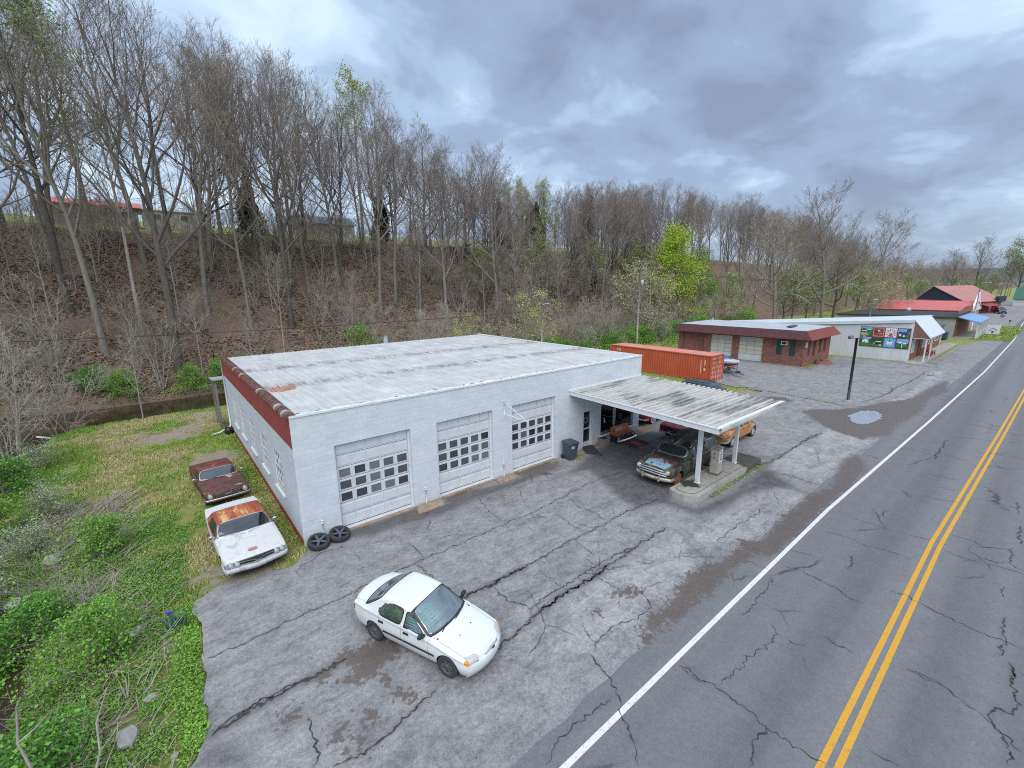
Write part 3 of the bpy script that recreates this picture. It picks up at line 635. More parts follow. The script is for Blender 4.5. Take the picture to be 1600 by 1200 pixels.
def text_mesh(name, body, size, mat, parent, M, extrude=.003, bold=0.0):
    cu = bpy.data.curves.new(name, 'FONT'); cu.body = body; cu.size = size; cu.align_x = 'CENTER'; cu.align_y = 'CENTER'; cu.extrude = extrude; cu.offset = bold
    o = bpy.data.objects.new(name+'_curve', cu); COL.objects.link(o)
    dg = bpy.context.evaluated_depsgraph_get(); me = bpy.data.meshes.new_from_object(o.evaluated_get(dg)); bpy.data.objects.remove(o)
    me.name = name; me.materials.clear(); me.materials.append(mat)
    r = bpy.data.objects.new(name, me); COL.objects.link(r); r.parent = parent; r.matrix_local = M; return r
def basis(o, x, y, scale=1):
    x = Vector(x).normalized(); y = Vector(y).normalized(); z = x.cross(y); m = Matrix((x, y, z)).transposed().to_4x4(); m.translation = Vector(o); return m

def build_garage():
    g = thing('garage_building', 'long white painted block garage with three overhead doors and red side band', 'garage')
    doors = [(1.43, 4.58), (5.84, 8.92), (10.13, 13.17)]
    ops = [(a, b, -.02, 3.52) for a, b in doors]+[(15.5, 16.3, -.02, 2.15), (17.05, 20.33, .42, 2.30)]
    mb = MB(); wall_openings(mb, lambda u, z, d: (u, d, z), GARAGE_L, -.3, GARAGE_H, ops, .30)
    mb.build('front_wall', M_WALL, g)
    wins = [(c-.66, c+.66, 1.04, 2.74) for c in (3.12, 6.1, 9.1, 12.13, 14.85)]
    mb = MB(); wall_openings(mb, lambda u, z, d: (d, u, z), GARAGE_D, -.5, GARAGE_H, wins, .22)
    mb.build('side_wall', M_PLASTER, g)
    mb = MB(); mb.quad((GARAGE_L, 0, -.3), (GARAGE_L, GARAGE_D, -.3), (GARAGE_L, GARAGE_D, GARAGE_H), (GARAGE_L, 0, GARAGE_H)); mb.build('end_wall', M_PLASTER, g)
    mb = MB(); mb.quad((0, GARAGE_D, -.5), (0, GARAGE_D, GARAGE_H), (GARAGE_L, GARAGE_D, GARAGE_H), (GARAGE_L, GARAGE_D, -.5)); mb.build('back_wall', M_PLASTER, g)
    MB().bx(-.012, .002, .012, GARAGE_D, 3.72, 4.90).build('red_band', M_RED, g)
    MB().bx(-.02, .002, .03, GARAGE_D, -.5, .13).build('red_base_stripe', M_RED, g)
    # roof sheet with standing ribs, running front to back
    t = NT('white_roof_metal'); s = t.sep(t.tc())
    n = t.noise(.8, 6, .65, .2); st = t.noise(1.6, 6, .7, 0, stretch=(3.2, .22, 1))
    c = t.ramp(t.math('ADD', t.math('MULTIPLY', n, .5), t.math('MULTIPLY', st, .5)), [(.3, (.33, .335, .33)), (.45, (.47, .48, .475)), (.55, (.55, .56, .555)), (.66, (.64, .645, .635))])
    def lap(y0, slope, w):
        yy = t.math('SUBTRACT', s[1], t.math('ADD', t.math('MULTIPLY', s[0], slope), y0))
        band = t.step(t.math('ABSOLUTE', yy), w, .0)
        return t.math('MULTIPLY', band, t.step(t.noise(2.6, 7, .75, 0, stretch=(1.0, .35, 1)), .40, .62))
    rm = t.math('MAXIMUM', lap(6.25, -.055, 1.0), lap(11.85, -.07, 1.2))
    rust = t.ramp(t.noise(9, 5, .7, 0, stretch=(3, .6, 1)), [(.3, (.10, .075, .06)), (.55, (.22, .16, .12)), (.75, (.33, .27, .22))])
    c = t.mix(t.math('MULTIPLY', rm, .9), c, rust)
    dx = t.math('DIVIDE', t.math('SUBTRACT', s[0], .95), .75); dy = t.math('DIVIDE', t.math('SUBTRACT', s[1], 5.5), .75)
    rr = t.math('ADD', t.math('MULTIPLY', dx, dx), t.math('MULTIPLY', dy, dy))
    c = t.mix(t.math('MULTIPLY', t.step(t.math('ADD', rr, t.noise(3, 5)), 1.35, 1.1), .9), c, t.ramp(t.noise(5, 4, stretch=(4, .5, 1)), [(.4, (.33, .085, .04)), (.62, (.45, .30, .20))]))
    t.bump(t.noise(6, 4, stretch=(4, .4, 1)), .15, .02)
    MR = t.set(c, .55, .0, .4)
    mb = MB(); prof = []; x = .12; z = 4.86
    while x < GARAGE_L-.06:
        prof += [(x, z), (x+.20, z), (x+.225, z+.035), (x+.265, z+.035), (x+.29, z)]; x += .2937
    ys = (.10, 6.0, 11.5, GARAGE_D+.25); vs = []; n = len(prof)
    for i, y in enumerate(ys): vs += [(p[0], y, p[1]-.02*y/18) for p in prof]
    mb.add(vs, [(i*n+j, i*n+j+1, (i+1)*n+j+1, (i+1)*n+j) for i in range(3) for j in range(n-1)])
    mb.bx(.12, GARAGE_L-.06, .12, GARAGE_D, 4.70, 4.83); mb.build('roof', MR, g)
    # front flashing with curled laps, and right-hand edge
    mb = MB(); mb.bx(.0, GARAGE_L, -.035, .13, 4.88, 4.955); q = random.Random(2); x = .4
    while x < GARAGE_L-.3:
        w = .25+.5*q.random(); mb.box((x, .06+q.uniform(-.03, .08), 4.965), (w, .14, .018), q.uniform(-.05, .05), rx=q.uniform(-.1, .1)); x += w+q.random()*.9
    mb.bx(GARAGE_L-.10, GARAGE_L+.03, .13, GARAGE_D+.2, 4.86, 4.945)
    mb.build('roof_flashing', M_WHITE, g)
    mb = MB(); x = .35; q = random.Random(12)
    while x < GARAGE_L-.4:
        mb.box((x, .13+q.uniform(-.02, .04), 4.985), (.07+.14*q.random(), .025, .012), q.uniform(-.5, .5)); x += .45+q.random()*1.5
    mb.build('flashing_gap', M_BLACK, g)
    # clay coping tiles along the left parapet
    mb = MB(); y = 0.02; q = random.Random(4)
    while y < GARAGE_D:
        l = .40; r = .19
        vs = []; 
        for yy, k in ((y, 1.14), (y+.05, 1.14), (y+.06, 1.0), (y+l, .94)):
            vs += [(.06+r*k*math.cos(a)*1.02, yy, 4.885+r*k*.85*math.sin(a)) for a in np.linspace(0, math.pi, 9)]
        m = 0 if q.random() > .12 else 1
        mb.add(vs, [(i*9+j, i*9+j+1, (i+1)*9+j+1, (i+1)*9+j) for i in range(3) for j in range(8)]+[tuple(range(9))], m); y += l*.98
    t = NT('clay_coping'); n = t.noise(5, 7, .7); c = t.ramp(n, [(.3, (.045, .027, .024)), (.5, (.15, .07, .055)), (.68, (.23, .13, .10))])
    mb.build('coping_tiles', [t.set(c, .6, 0, .5), M_CONC], g)
    # overhead doors
    for a, b in doors:
        W = b-a; Hd = 3.52; d = thing_part('overhead_door', g, (a, .20, 0))
        mb = MB(); sec = Hd/7; cw = (W-.12)/5
        for k in range(7):
            z0, z1 = k*sec+.006, (k+1)*sec-.006; mb.bx(0, W, .02, .07, z0+.006, z1-.006)
            for j in range(5):
                x0 = .06+j*cw
                if k in (2, 3, 4):
                    mb.bx(x0+.035, x0+cw-.035, .004, .02, z0+.045, z1-.045)
                else:
                    mb.bx(x0+.04, x0+cw-.04, -.004, .02, z0+.08, z1-.08)
        mb.build('door_panel', M_DOORW, d)
        pane = [MB().bx(.026, cw-.156, -.004, .004, .016, sec-.166).mesh('window_pane', mat_glass('door_pane_%d' % i, (.14, .17, .19), .05, .4, (b_, b_*1.08, b_*1.2), .06+.03*i)) for i, b_ in enumerate((.05, .09, .13, .20))]; q = random.Random(int(a*10))
        for k in (2, 3, 4):
            for j in range(5):
                link('window_pane', pane[q.choice((0, 1, 1, 2, 0, 3))], d, (.06+j*cw+.065, 0, k*sec+.075))
        MB().bx(.05, W-.05, .03, .09, -.02, .03).build('bottom_seal', M_BLACK, d)
        mb = MB()
        mb.bx(W-.07, W, -.05, .015, 0, Hd); mb.bx(0, .05, -.05, .015, 0, Hd); mb.build('door_jamb', M_WHITE, d)
    # entrance door
    d = thing_part('entrance_door', g, (15.5, .16, 0)); mb = MB()
    mb.bx(0, .07, 0, .06, .0, 2.15); mb.bx(.73, .80, 0, .06, .0, 2.15); mb.bx(.07, .73, 0, .06, 2.07, 2.15); mb.bx(.07, .73, 0, .06, 0, .22); mb.bx(.07, .73, -.02, .05, 1.02, 1.08)
    mb.build('door_frame', M_WHITE, d)
    MB().bx(.07, .73, .025, .035, .22, 2.07).build('door_glass', mat_glass('door_glass', (.35, .42, .42), .03, .75), d)
    M = Matrix.Translation((.40, .06, 1.55)) @ Matrix.Rotation(R(90), 4, 'X')
    MB().lathe([(.16+.06*math.cos(a), .06*math.sin(a)) for a in np.linspace(0, 2*math.pi, 11)], 20, M).build('door_wreath', plain('grey_wreath', (.16, .15, .15), .8, .3, 14), d)
    # shop window
    w = thing_part('shop_window', g, (17.05, .12, .42)); mb = MB(); W = 3.28; Hh = 1.88
    mb.bx(0, .05, 0, .08, 0, Hh); mb.bx(W-.05, W, 0, .08, 0, Hh); mb.bx(.05, W-.05, 0, .08, Hh-.06, Hh); mb.bx(.05, W-.05, 0, .08, 0, .05); mb.bx(1.36, 1.43, -.01, .08, .05, Hh-.06); mb.bx(1.50, 1.55, -.01, .08, .05, Hh-.06)
    mb.build('window_frame', plain('silver_frame', (.50, .56, .56), .4, .1, 6, .3), w)
    MB().bx(.05, 1.36, .035, .045, .05, Hh-.06).build('window_pane', M_CLEAR, w); MB().bx(1.55, W-.05, .035, .045, .05, Hh-.06).build('window_pane', M_CLEAR, w)
    MB().bx(-.1, W+.1, -.30, .0, -.07, 0).build('window_sill', M_WHITE, w)
    cols = [plain('shop_red', (.55, .06, .065), .5), plain('shop_pink', (.62, .32, .30), .5), plain('shop_dark', (.03, .035, .04), .5), plain('shop_cream', (.75, .70, .66), .5), plain('shop_teal', (.14, .25, .27), .5), M_CHROME]
    q = random.Random(9)
    for k in range(46):
        x = q.uniform(.1, W-.2); z = q.uniform(.05, 1.6); a, b = q.uniform(.08, .5), q.uniform(.05, .32); mb = MB()
        if k % 3 == 0: mb.lathe([(.02, -.02), (a*.4, -.03), (a*.5, 0), (a*.4, .03), (.02, .02)], 14, Matrix.Translation((x, .10+q.random()*.06, z)) @ Matrix.Rotation(R(70+q.random()*40), 4, 'X') @ Matrix.Rotation(q.random(), 4, 'Y'))
        else: mb.box((x, .085+q.random()*.07, z), (a, .03+.03*q.random(), b), q.uniform(-.12, .12))
        mb.build('display_item', cols[q.randrange(6)], w)
    # dark shop room behind door and window
    mb = MB(); mb.bx(15.2, 20.6, .32, .34, -.05, -.02); x0, x1, y1, z1 = 15.2, 20.6, 3.6, 2.9
    mb.quad((x0, y1, 0), (x1, y1, 0), (x1, y1, z1), (x0, y1, z1)); mb.quad((x0, .31, 0), (x1, .31, 0), (x1, y1, 0), (x0, y1, 0)); mb.quad((x0, .31, z1), (x0, y1, z1), (x1, y1, z1), (x1, .31, z1))
    mb.quad((x0, .31, 0), (x0, y1, 0), (x0, y1, z1), (x0, .31, z1)); mb.quad((x1, .31, 0), (x1, .31, z1), (x1, y1, z1), (x1, y1, 0))
    mb.build('shop_room', plain('shop_wall_grey', (.34, .32, .32), .8), g)
    # side windows, steel sashes, panes painted over here and there
    Mp = plain('painted_pane', (.50, .53, .55), .5, .15, 8)
    for k, (a, b, z0, z1) in enumerate(wins):
        w = thing_part('side_window', g, (.03, a, z0)); W = b-a; Hh = z1-z0; mb = MB(); q = random.Random(40+k)
        for i in range(5): mb.bx(-.02, .02, i*W/4-.016+(.016 if i == 0 else -.016 if i == 4 else 0), i*W/4+.016+(.016 if i == 0 else -.016 if i == 4 else 0), 0, Hh)
        for i in range(6): mb.bx(-.016, .016, 0, W, max(0, i*Hh/5-.016), min(Hh, i*Hh/5+.016))
        mb.build('window_frame', M_WHITE, w)
        clear = MB(); paint = MB()
        for i in range(4):
            for j in range(5):
                (clear if q.random() < (.8 if i < 3 else .6) else paint).bx(-.004, .004, i*W/4+.018, (i+1)*W/4-.018, j*Hh/5+.018, (j+1)*Hh/5-.018)
        clear.build('window_pane', M_PANE, w); paint.build('painted_pane', Mp, w)
        MB().bx(-.12, .06, -.08, W+.08, -.09, 0).build('window_sill', M_WHITE, w)
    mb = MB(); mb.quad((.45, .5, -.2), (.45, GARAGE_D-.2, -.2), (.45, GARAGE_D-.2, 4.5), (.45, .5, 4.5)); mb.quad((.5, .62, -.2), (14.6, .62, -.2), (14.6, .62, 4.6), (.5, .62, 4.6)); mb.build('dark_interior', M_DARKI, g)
    # front standpipes
    for x, h in ((.70, .62), (5.12, .62), (9.52, .62)):
        p = MB().tube([(x, -.06, -.15), (x, -.06, h)], .025, 8).tube([(x, -.06, h-.02), (x, -.06, h+.07)], .05, 10).build('standpipe', M_WHITE, g)
    # triangular sign bracket on the pier
    mb = MB(); mb.tube([(9.62, -.03, 3.12), (9.62, -.03, 3.86)], .022); tip = (10.0, -1.38, 3.02)
    mb.tube([(9.62, -.03, 3.80), tip], .018); mb.tube([(9.62, -.03, 3.22), tip], .018); mb.build('sign_bracket', M_WHITE, g)
    # downspout at the back corner
    MB().tube([(-.06, GARAGE_D+.02, 4.75), (-.06, GARAGE_D+.02, .35), (-.10, GARAGE_D-.05, .18), (-.8, GARAGE_D-.6, .02), (-1.25, GARAGE_D-.7, -.02)], .055, 8).build('downspout', M_WHITE, g)
    # flue with brown cap behind the roof edge
    MB().bx(11.40, 11.72, 18.3, 18.55, 3.0, 5.5).build('flue', M_GALV, g); MB().bx(11.3, 11.82, 18.22, 18.62, 5.5, 5.66).build('flue_cap', plain('brown_cap', (.20, .10, .06), .7), g)
    # canopy lead strip
    MB().bx(14.2, GARAGE_L-.02, -.05, -.002, 3.60, 3.68).build('canopy_flashing', M_WHITE, g)
    return g
def thing_part(name, parent, loc=(0, 0, 0), rz=0.0):
    o = bpy.data.objects.new(name, None); COL.objects.link(o); o.parent = parent; o.location = loc; o.rotation_euler.z = rz; o.empty_display_size = .1; return o
build_garage()

# concrete aprons at door sills and piers
for k, P in enumerate([[(1.35, .4), (1.62, -.16), (4.42, -.24), (4.62, .4)], [(4.62, -.02), (4.40, -.72), (5.66, -.74), (5.80, -.02)], [(5.84, .4), (5.95, -.16), (8.84, -.14), (8.92, .4)], [(8.92, -.02), (8.86, -.62), (9.98, -.66), (10.12, -.02)], [(10.13, .4), (10.25, -.18), (13.05, -.12), (13.17, .4)]]):
    struct(MB().prism(P, -.2, -.055 if k % 2 else -.03).build('concrete_apron', M_TANC))
struct(MB().prism([(14.55, .28), (14.45, -.62), (15.0, -.62), (15.2, -.50), (17.3, -.55), (21.6, -.85), (22.4, .2), (21.0, .28)], -.2, -.075).build('shop_apron', M_TANC))

# ---------------------------------------------------------------- canopy
def build_canopy():
    c = thing('canopy', 'white ribbed metal canopy reaching from the garage to two posts over the pump', 'canopy', (17.7, 0, GZ))
    o = Vector((17.7, 0, GZ)); W = lambda mb, n, m: mb.build(n, m, c, loc=-o)
    x0, x1, y0 = 14.31, 21.05, -8.39; zr = lambda y: 3.56+(.13/8.39)*y
    t = NT('stained_canopy_metal'); n = t.noise(1.3, 7, .7, .05, stretch=(.16, 4.6, 1)); n2 = t.noise(5, 6, .7, 0, stretch=(.2, 3, 1)); s = t.sep(t.tc())
    c_ = t.ramp(n2, [(.3, (.40, .395, .37)), (.6, (.58, .575, .545))])
    blotch = t.noise(.38, 3, .5)
    c_ = t.mix(t.math('MULTIPLY', t.step(t.math('ADD', t.math('MULTIPLY', n, .6), t.math('MULTIPLY', blotch, .4)), .50, .585), .78), c_, t.ramp(n2, [(.35, (.085, .082, .075)), (.7, (.27, .255, .23))]))
    t.bump(t.noise(20, 4), .1, .01); MD = t.set(c_, .6, 0, .35)
    mb = MB(); prof = []; y = -.02; pitch = .305
    while y > y0+.05:
        prof += [(y, 0), (y-.20, 0), (y-.215, .10), (y-.285, .10), (y-.30, 0)]; y -= pitch
    q = random.Random(8); n = len(prof); vs = []
    for x in (x0+.02, x1+.03): vs += [(x, p[0], zr(p[0])+p[1]) for p in prof]
    mb.add(vs, [(j, j+1, n+j+1, n+j) for j in range(n-1)])
    mb.add([(v[0], v[1], v[2]-.02) for v in vs], [(j+1, j, n+j, n+j+1) for j in range(n-1)])
    W(mb, 'canopy_deck', MD)
    mb = MB(); z0 = zr(y0)
    for (za, zb, d) in ((-.17, .10, .0), (.05, .10, .03)):
        mb.add([(x0-.04-d, .0, 3.56+za), (x0-.04-d, y0-.04-d, z0+za), (x0+.02, y0+.02, z0+za), (x0+.02, 0, 3.56+za), (x0-.04-d, 0, 3.56+zb), (x0-.04-d, y0-.04-d, z0+zb), (x0+.02, y0+.02, z0+zb), (x0+.02, 0, 3.56+zb)], [(0, 4, 5, 1), (1, 5, 6, 2), (4, 7, 6, 5), (3, 0, 1, 2), (0, 3, 7, 4), (3, 2, 6, 7)])
    W(mb, 'left_fascia', M_WHITE)
    mb = MB(); mb.bx(x0-.044, x1+.05, y0-.046, y0-.005, z0-.165, z0+.10); mb.bx(x0-.074, x1+.055, y0-.075, y0-.045, z0+.05, z0+.105); mb.bx(x0+.1, x1, y0-.005, y0+.10, z0+.06, z0+.10)
    W(mb, 'front_fascia', M_WHITE)
    MB().bx(17.2, 20.6, y0-.083, y0-.076, z0+.058, z0+.098).build('rust_streak', plain('rust_red', (.36, .10, .06), .8, .4, 9), c, loc=-o)
    MB().bx(19.4, 19.46, y0-.02, y0+.02, z0-.42, z0-.165).build('drain_stub', M_WHITE, c, loc=-o)
    mb = MB()
    for y in (-6.95,): mb.bx(x0+.1, x1-.1, y-.09, y+.09, zr(y)-.26, zr(y)-.03)
    for x in (15.72, 19.42, 17.6): mb.bx(x-.05, x+.05, y0+.1, -.1, zr(-4)-.24, zr(-4)-.12)
    W(mb, 'steel_beam', M_WHITE)
    for x, y in ((15.70, -7.00), (19.40, -7.02)):
        mb = MB(); mb.bx(x-.08, x+.08, y-.085, y-.07, .2, 3.2); mb.bx(x-.08, x+.08, y+.07, y+.085, .2, 3.2); mb.bx(x-.012, x+.012, y-.07, y+.07, .2, 3.2)
        mb.bx(x-.082, x-.012, y-.068, y+.068, .2, 3.2); mb.bx(x-.13, x+.13, y-.13, y+.13, .17, .215)
        mb.box((x-.13, y, .33), (.02, .1, .3), rx=0); p = mb.build('post', M_WHITE, c, loc=-o)
build_canopy()

def build_island():
    o = (17.5, -7.12, GZ); r = thing('pump_island', 'low raised concrete kerb island with clipped corners under the canopy posts', 'kerb island', o)
    P = [(14.18, -6.50), (14.02, -6.75), (14.02, -7.28), (14.35, -7.80), (21.0, -7.72), (21.12, -7.6), (21.05, -6.46), (20.9, -6.36)]
    L = lambda P: [(a-o[0], b-o[1]) for a, b in P]
    t = NT('island_concrete'); s = t.sep(t.tc()); n = t.noise(2, 7, .68, .2); n2 = t.noise(14, 5, .7)
    c = t.ramp(t.math('ADD', t.math('MULTIPLY', n, .6), t.math('MULTIPLY', n2, .4)), [(.3, (.20, .185, .165)), (.5, (.38, .36, .325)), (.7, (.50, .48, .44))])
    c = t.mix(t.step(t.math('ADD', s[0], t.math('MULTIPLY', t.noise(2.5, 5), 1.6)), 2.4, 2.7), c, t.mix(1, c, (.30, .285, .27), 'MULTIPLY'))
    dd = t.math('ADD', t.math('ABSOLUTE', t.math('ADD', s[0], 2.2)), t.math('ABSOLUTE', t.math('SUBTRACT', s[1], .25)))
    c = t.mix(t.step(t.math('ADD', dd, t.math('MULTIPLY', t.noise(3, 5), .8)), 1.05, .85), c, (.055, .052, .045))
    MC = t.set(c, .88, 0, .25)
    MB().prism(L(P), -.1, .30).build('kerb', MC, r)
    Q = [(14.42, -6.66), (14.26, -6.82), (14.28, -7.25), (14.5, -7.58), (20.9, -7.50), (20.85, -6.6)]
    n = len(Q); Li = L(Q); c0 = np.mean(Li, 0); mb = MB()
    vs = [(a, b, .304) for a, b in Li]+[(c0[0]+(a-c0[0])*.99+(.02 if a < c0[0] else -.02), c0[1]+(b-c0[1])*.955, .304) for a, b in Li]
    mb.add(vs, [(i, (i+1) % n, n+(i+1) % n, n+i) for i in range(n)]); mb.bx(-1.9, -1.88, -.42, .45, .3, .304); mb.bx(.35, .37, -.42, .45, .3, .304)
    mb.build('joint_line', plain('joint_black', (.05, .045, .04), .9), r)
build_island()
def build_pump():
    r = thing('gas_pump', 'old beige fuel pump with rusty top and white price face on the island', 'gas pump', (17.38, -7.03, .20), R(6))
    cream = plain('aged_cream_paint', (.43, .405, .345), .5, .16, 6, dirt=.45); rust = plain('pump_rust', (.19, .095, .055), .85, .45, 12)
    mb = MB(); pr = [(-.26, .02), (-.26, 1.18), (-.235, 1.30), (.235, 1.30), (.26, 1.18), (.26, .02)]
    mb.extrude(pr, 'y', -.19, .19); mb.bx(-.275, -.26, -.16, .16, .10, 1.12); mb.build('cabinet', cream, r)
    MB().bx(-.29, .29, -.215, .215, 0, .06).build('pump_base', rust, r)
    mb = MB(); mb.box((0, 0, 1.325), (.58, .44, .05)); mb.box((0, 0, 1.37), (.46, .34, .045), taper=.9); mb.tube([(.16, .1, 1.38), (.16, .1, 1.62)], .012, 6); mb.build('top_cap', plain('worn_pump_top', (.33, .26, .19), .8, .35, 9, dirt=.7), r)
    mb = MB(); mb.bx(-.20, .20, -.203, -.19, .62, 1.26); mb.build('price_face', plain('price_white', (.72, .74, .76), .35, .06), r)
    mb = MB()
    for z, w in ((1.17, .20), (1.03, .22), (.90, .16), (.78, .2)): mb.bx(-.02-w/2, -.02+w/2, -.207, -.203, z-.035, z+.035)
    mb.build('price_window', plain('price_dark', (.06, .07, .09), .3), r)
    mb = MB()
    for z in (1.08, .88): mb.box((-.277, .02, z), (.01, .05, .07))
    mb.build('side_plate', M_BLACK, r)
    MB().tube([(.26, -.02, .95), (.36, -.05, .8), (.40, -.06, .45), (.34, -.06, .22), (.27, -.05, .3)], .017, 8).build('hose', M_BLACK, r)
    MB().box((.29, 0, .98), (.06, .09, .2)).build('nozzle', M_GALV, r)
build_pump()

# ---------------------------------------------------------------- small things by the wall
def build_bin():
    r = thing('trash_bin', 'slate blue wheeled rubbish bin numbered 301 standing by the garage wall', 'bin', (13.80, -.58, GZ), R(-6))
    m = plain('bin_blue_grey', (.055, .075, .105), .55, .12, 5)
    mb = MB(); v = []
    for z, w, d, y in ((.06, .46, .48, 0), (.80, .58, .66, 0), (.98, .62, .72, 0)): v += [(-w/2, y-d/2, z), (w/2, y-d/2, z), (w/2, y+d/2, z), (-w/2, y+d/2, z)]
    mb.add(v, [(3, 2, 1, 0)]+[(i*4+j, i*4+(j+1) % 4, i*4+4+(j+1) % 4, i*4+4+j) for i in range(2) for j in range(4)]+[(8, 9, 10, 11)]); mb.bx(-.33, .33, -.38, .38, .94, .985); mb.build('bin_body', m, r)
    mb = MB(); mb.box((0, 0, 1.03), (.70, .80, .09), taper=.82); mb.bx(-.2, .2, -.43, -.38, 1.0, 1.03); mb.build('lid', plain('bin_lid', (.045, .06, .09), .5), r)
    for s in (-1, 1): MB().lathe([(0, -.03), (.12, -.03), (.13, 0), (.12, .03), (0, .03)], 16, Matrix.Translation((s*.29, .30, .13)) @ Matrix.Rotation(R(90), 4, 'Y')).build('wheel', M_BLACK, r)
    MB().tube([(-.28, .41, .93), (.28, .41, .93)], .018, 6).build('handle', M_BLACK, r)
    wp = plain('bin_white_paint', (.75, .77, .8), .6)
    text_mesh('number', '301', .20, wp, r, basis((-.08, -.352, .78), (1, 0, 0), (0, -.09, 1)), .002, .004)
    MB().box((.302, -.06, .76), (.006, .12, .07)).build('sticker', wp, r)
build_bin()
def build_planter():
    r = thing('planter', 'square pinkish concrete planter standing left of the orange bench', 'planter', (16.98, -.34, -.075), R(-8))
    mb = MB(); mb.bx(-.24, .24, -.22, .22, 0, .40); 
    mb.build('planter_box', plain('pink_concrete', (.27, .22, .215), .85, .12, 8, bump=.2), r)
    mb = MB(); mb.box((.0, .0, .408), (.36, .32, .014)); mb.ico((.03, .02, .41), .09, 1, 0, .3, (1, .8, .4)); mb.build('soil', plain('dark_soil', (.03, .024, .02), .95, .4, 12), r)
build_planter()
def build_bench():
    r = thing('tailgate_bench', 'orange bench made from an old truck tailgate and chrome grille beside the shop window', 'bench', (18.52, -.52, -.075), R(-2))
    org = plain('bench_orange', (.50, .125, .028), .45, .12, 5, dirt=.2)
    MB().box((0, .22, .66), (1.62, .08, .42), rx=R(-14)).box((0, .27, .87), (1.50, .06, .05), rx=R(-14)).build('backrest', org, r)
    mb = MB(); mb.bx(-.82, .82, -.22, .20, .42, .475); mb.build('seat', plain('seat_orange_brown', (.36, .12, .05), .6, .18, 7, dirt=.3), r)
    mb = MB(); mb.bx(-.85, .85, -.30, -.14, .20, .40); mb.box((0, -.30, .30), (1.72, .05, .05)); mb.build('grille_shell', M_BLACK, r)
    mb = MB()
    for z in (.385, .225): mb.bx(-.86, .86, -.335, -.305, z-.025, z+.025)
    for x in (-.70, .70): mb.lathe([(0, 0), (.07, 0), (.075, .02), (0, .03)], 16, Matrix.Translation((x, -.31, .30)) @ Matrix.Rotation(R(90), 4, 'X'))
    mb.build('chrome_grille', M_CHROME, r)
    mb = MB(); v = []
    for x in np.linspace(-.95, .95, 9):
        b = -.50+.10*(x/.95)**2; v += [(x, b+.05, .03), (x, b, .05), (x, b-.015, .13), (x, b, .19), (x, b+.07, .20)]
    mb.add(v, [(i*5+j, (i+1)*5+j, (i+1)*5+j+1, i*5+j+1) for i in range(8) for j in range(4)], 0, True); mb.build('chrome_bumper', M_CHROME, r)
    for s in (-1, 1): MB().bx(s*.78-.05, s*.78+.05, -.2, .18, 0, .42).build('leg', M_BLACK, r)
    # lettering on the backrest: two painted lines and a round badge, too small to read in the photograph
    wp = plain('bench_white_paint', (.72, .70, .66), .6); mb = MB(); q = random.Random(6)
    B = basis((0, .183, .66), (1, 0, 0), (0, .25, .97))
    for row, (x0, x1) in ((.09, (-.38, .18)), (-.03, (-.36, .42))):
        x = x0
        while x < x1:
            w = q.uniform(.025, .05); p = B @ Vector((x, row, 0)); mb.box((p.x+w/2, p.y-.004, p.z), (w, .006, q.uniform(.05, .075)), rx=R(-14)); x += w+(.012 if q.random() > .18 else .05)
    mb.build('lettering', wp, r)
    p = B @ Vector((-.62, .0, 0)); MB().lathe([(0, .012), (.10, .012), (.10, 0)], 16, Matrix.Translation(p) @ Matrix.Rotation(R(76), 4, 'X') @ Matrix.Diagonal((.75, 1.2, 1, 1))).build('badge', plain('badge_dark', (.05, .05, .055), .5), r)
build_bench()
def build_mat():
    r = thing('door_mat', 'black mat with red border and red band lying in front of the bench', 'mat', (18.6, -1.54, GZ+.012), R(-1.5))
    MB().bx(-.80, .80, -.50, .50, 0, .012).build('mat_border', plain('mat_red', (.30, .035, .025), .9), r)
    MB().bx(-.74, .74, -.455, .455, .012, .016).build('mat_field', plain('mat_black', (.018, .018, .026), .95), r)
    mb = MB(); q = random.Random(3)
    mb.bx(-.20, .20, -.40, .40, .016, .019); mb.build('mat_band', plain('mat_red_print', (.36, .065, .035), .9, .3, 20), r)
    mb = MB(); y = -.36
    while y < .34:
        w = q.uniform(.05, .10); mb.box((0, y+w/2, .0205), (q.uniform(.16, .26), w*.6, .003), q.uniform(-.3, .3)); y += w+.015
    mb.build('mat_print', plain('mat_dark_print', (.10, .02, .02), .95), r)
build_mat()
o = MB().add([(15.5, .12, .0), (16.25, -.06, .0), (15.50, -1.58, -.09), (15.04, -.62, -.09), (15.5, .12, -.095), (16.25, -.06, -.095), (15.5, -1.58, -.095), (15.04, -.62, -.095)], [(0, 3, 2, 1), (4, 5, 6, 7), (0, 1, 5, 4), (1, 2, 6, 5), (2, 3, 7, 6), (3, 0, 4, 7)])
o = o.build('rubber_mat', plain('ribbed_black_rubber', (.035, .04, .042), .75, .2, 3, stretch=(8, 1, 1)))
tag(o, 'black rubber ramp mat lying twisted in front of the entrance door', 'mat')
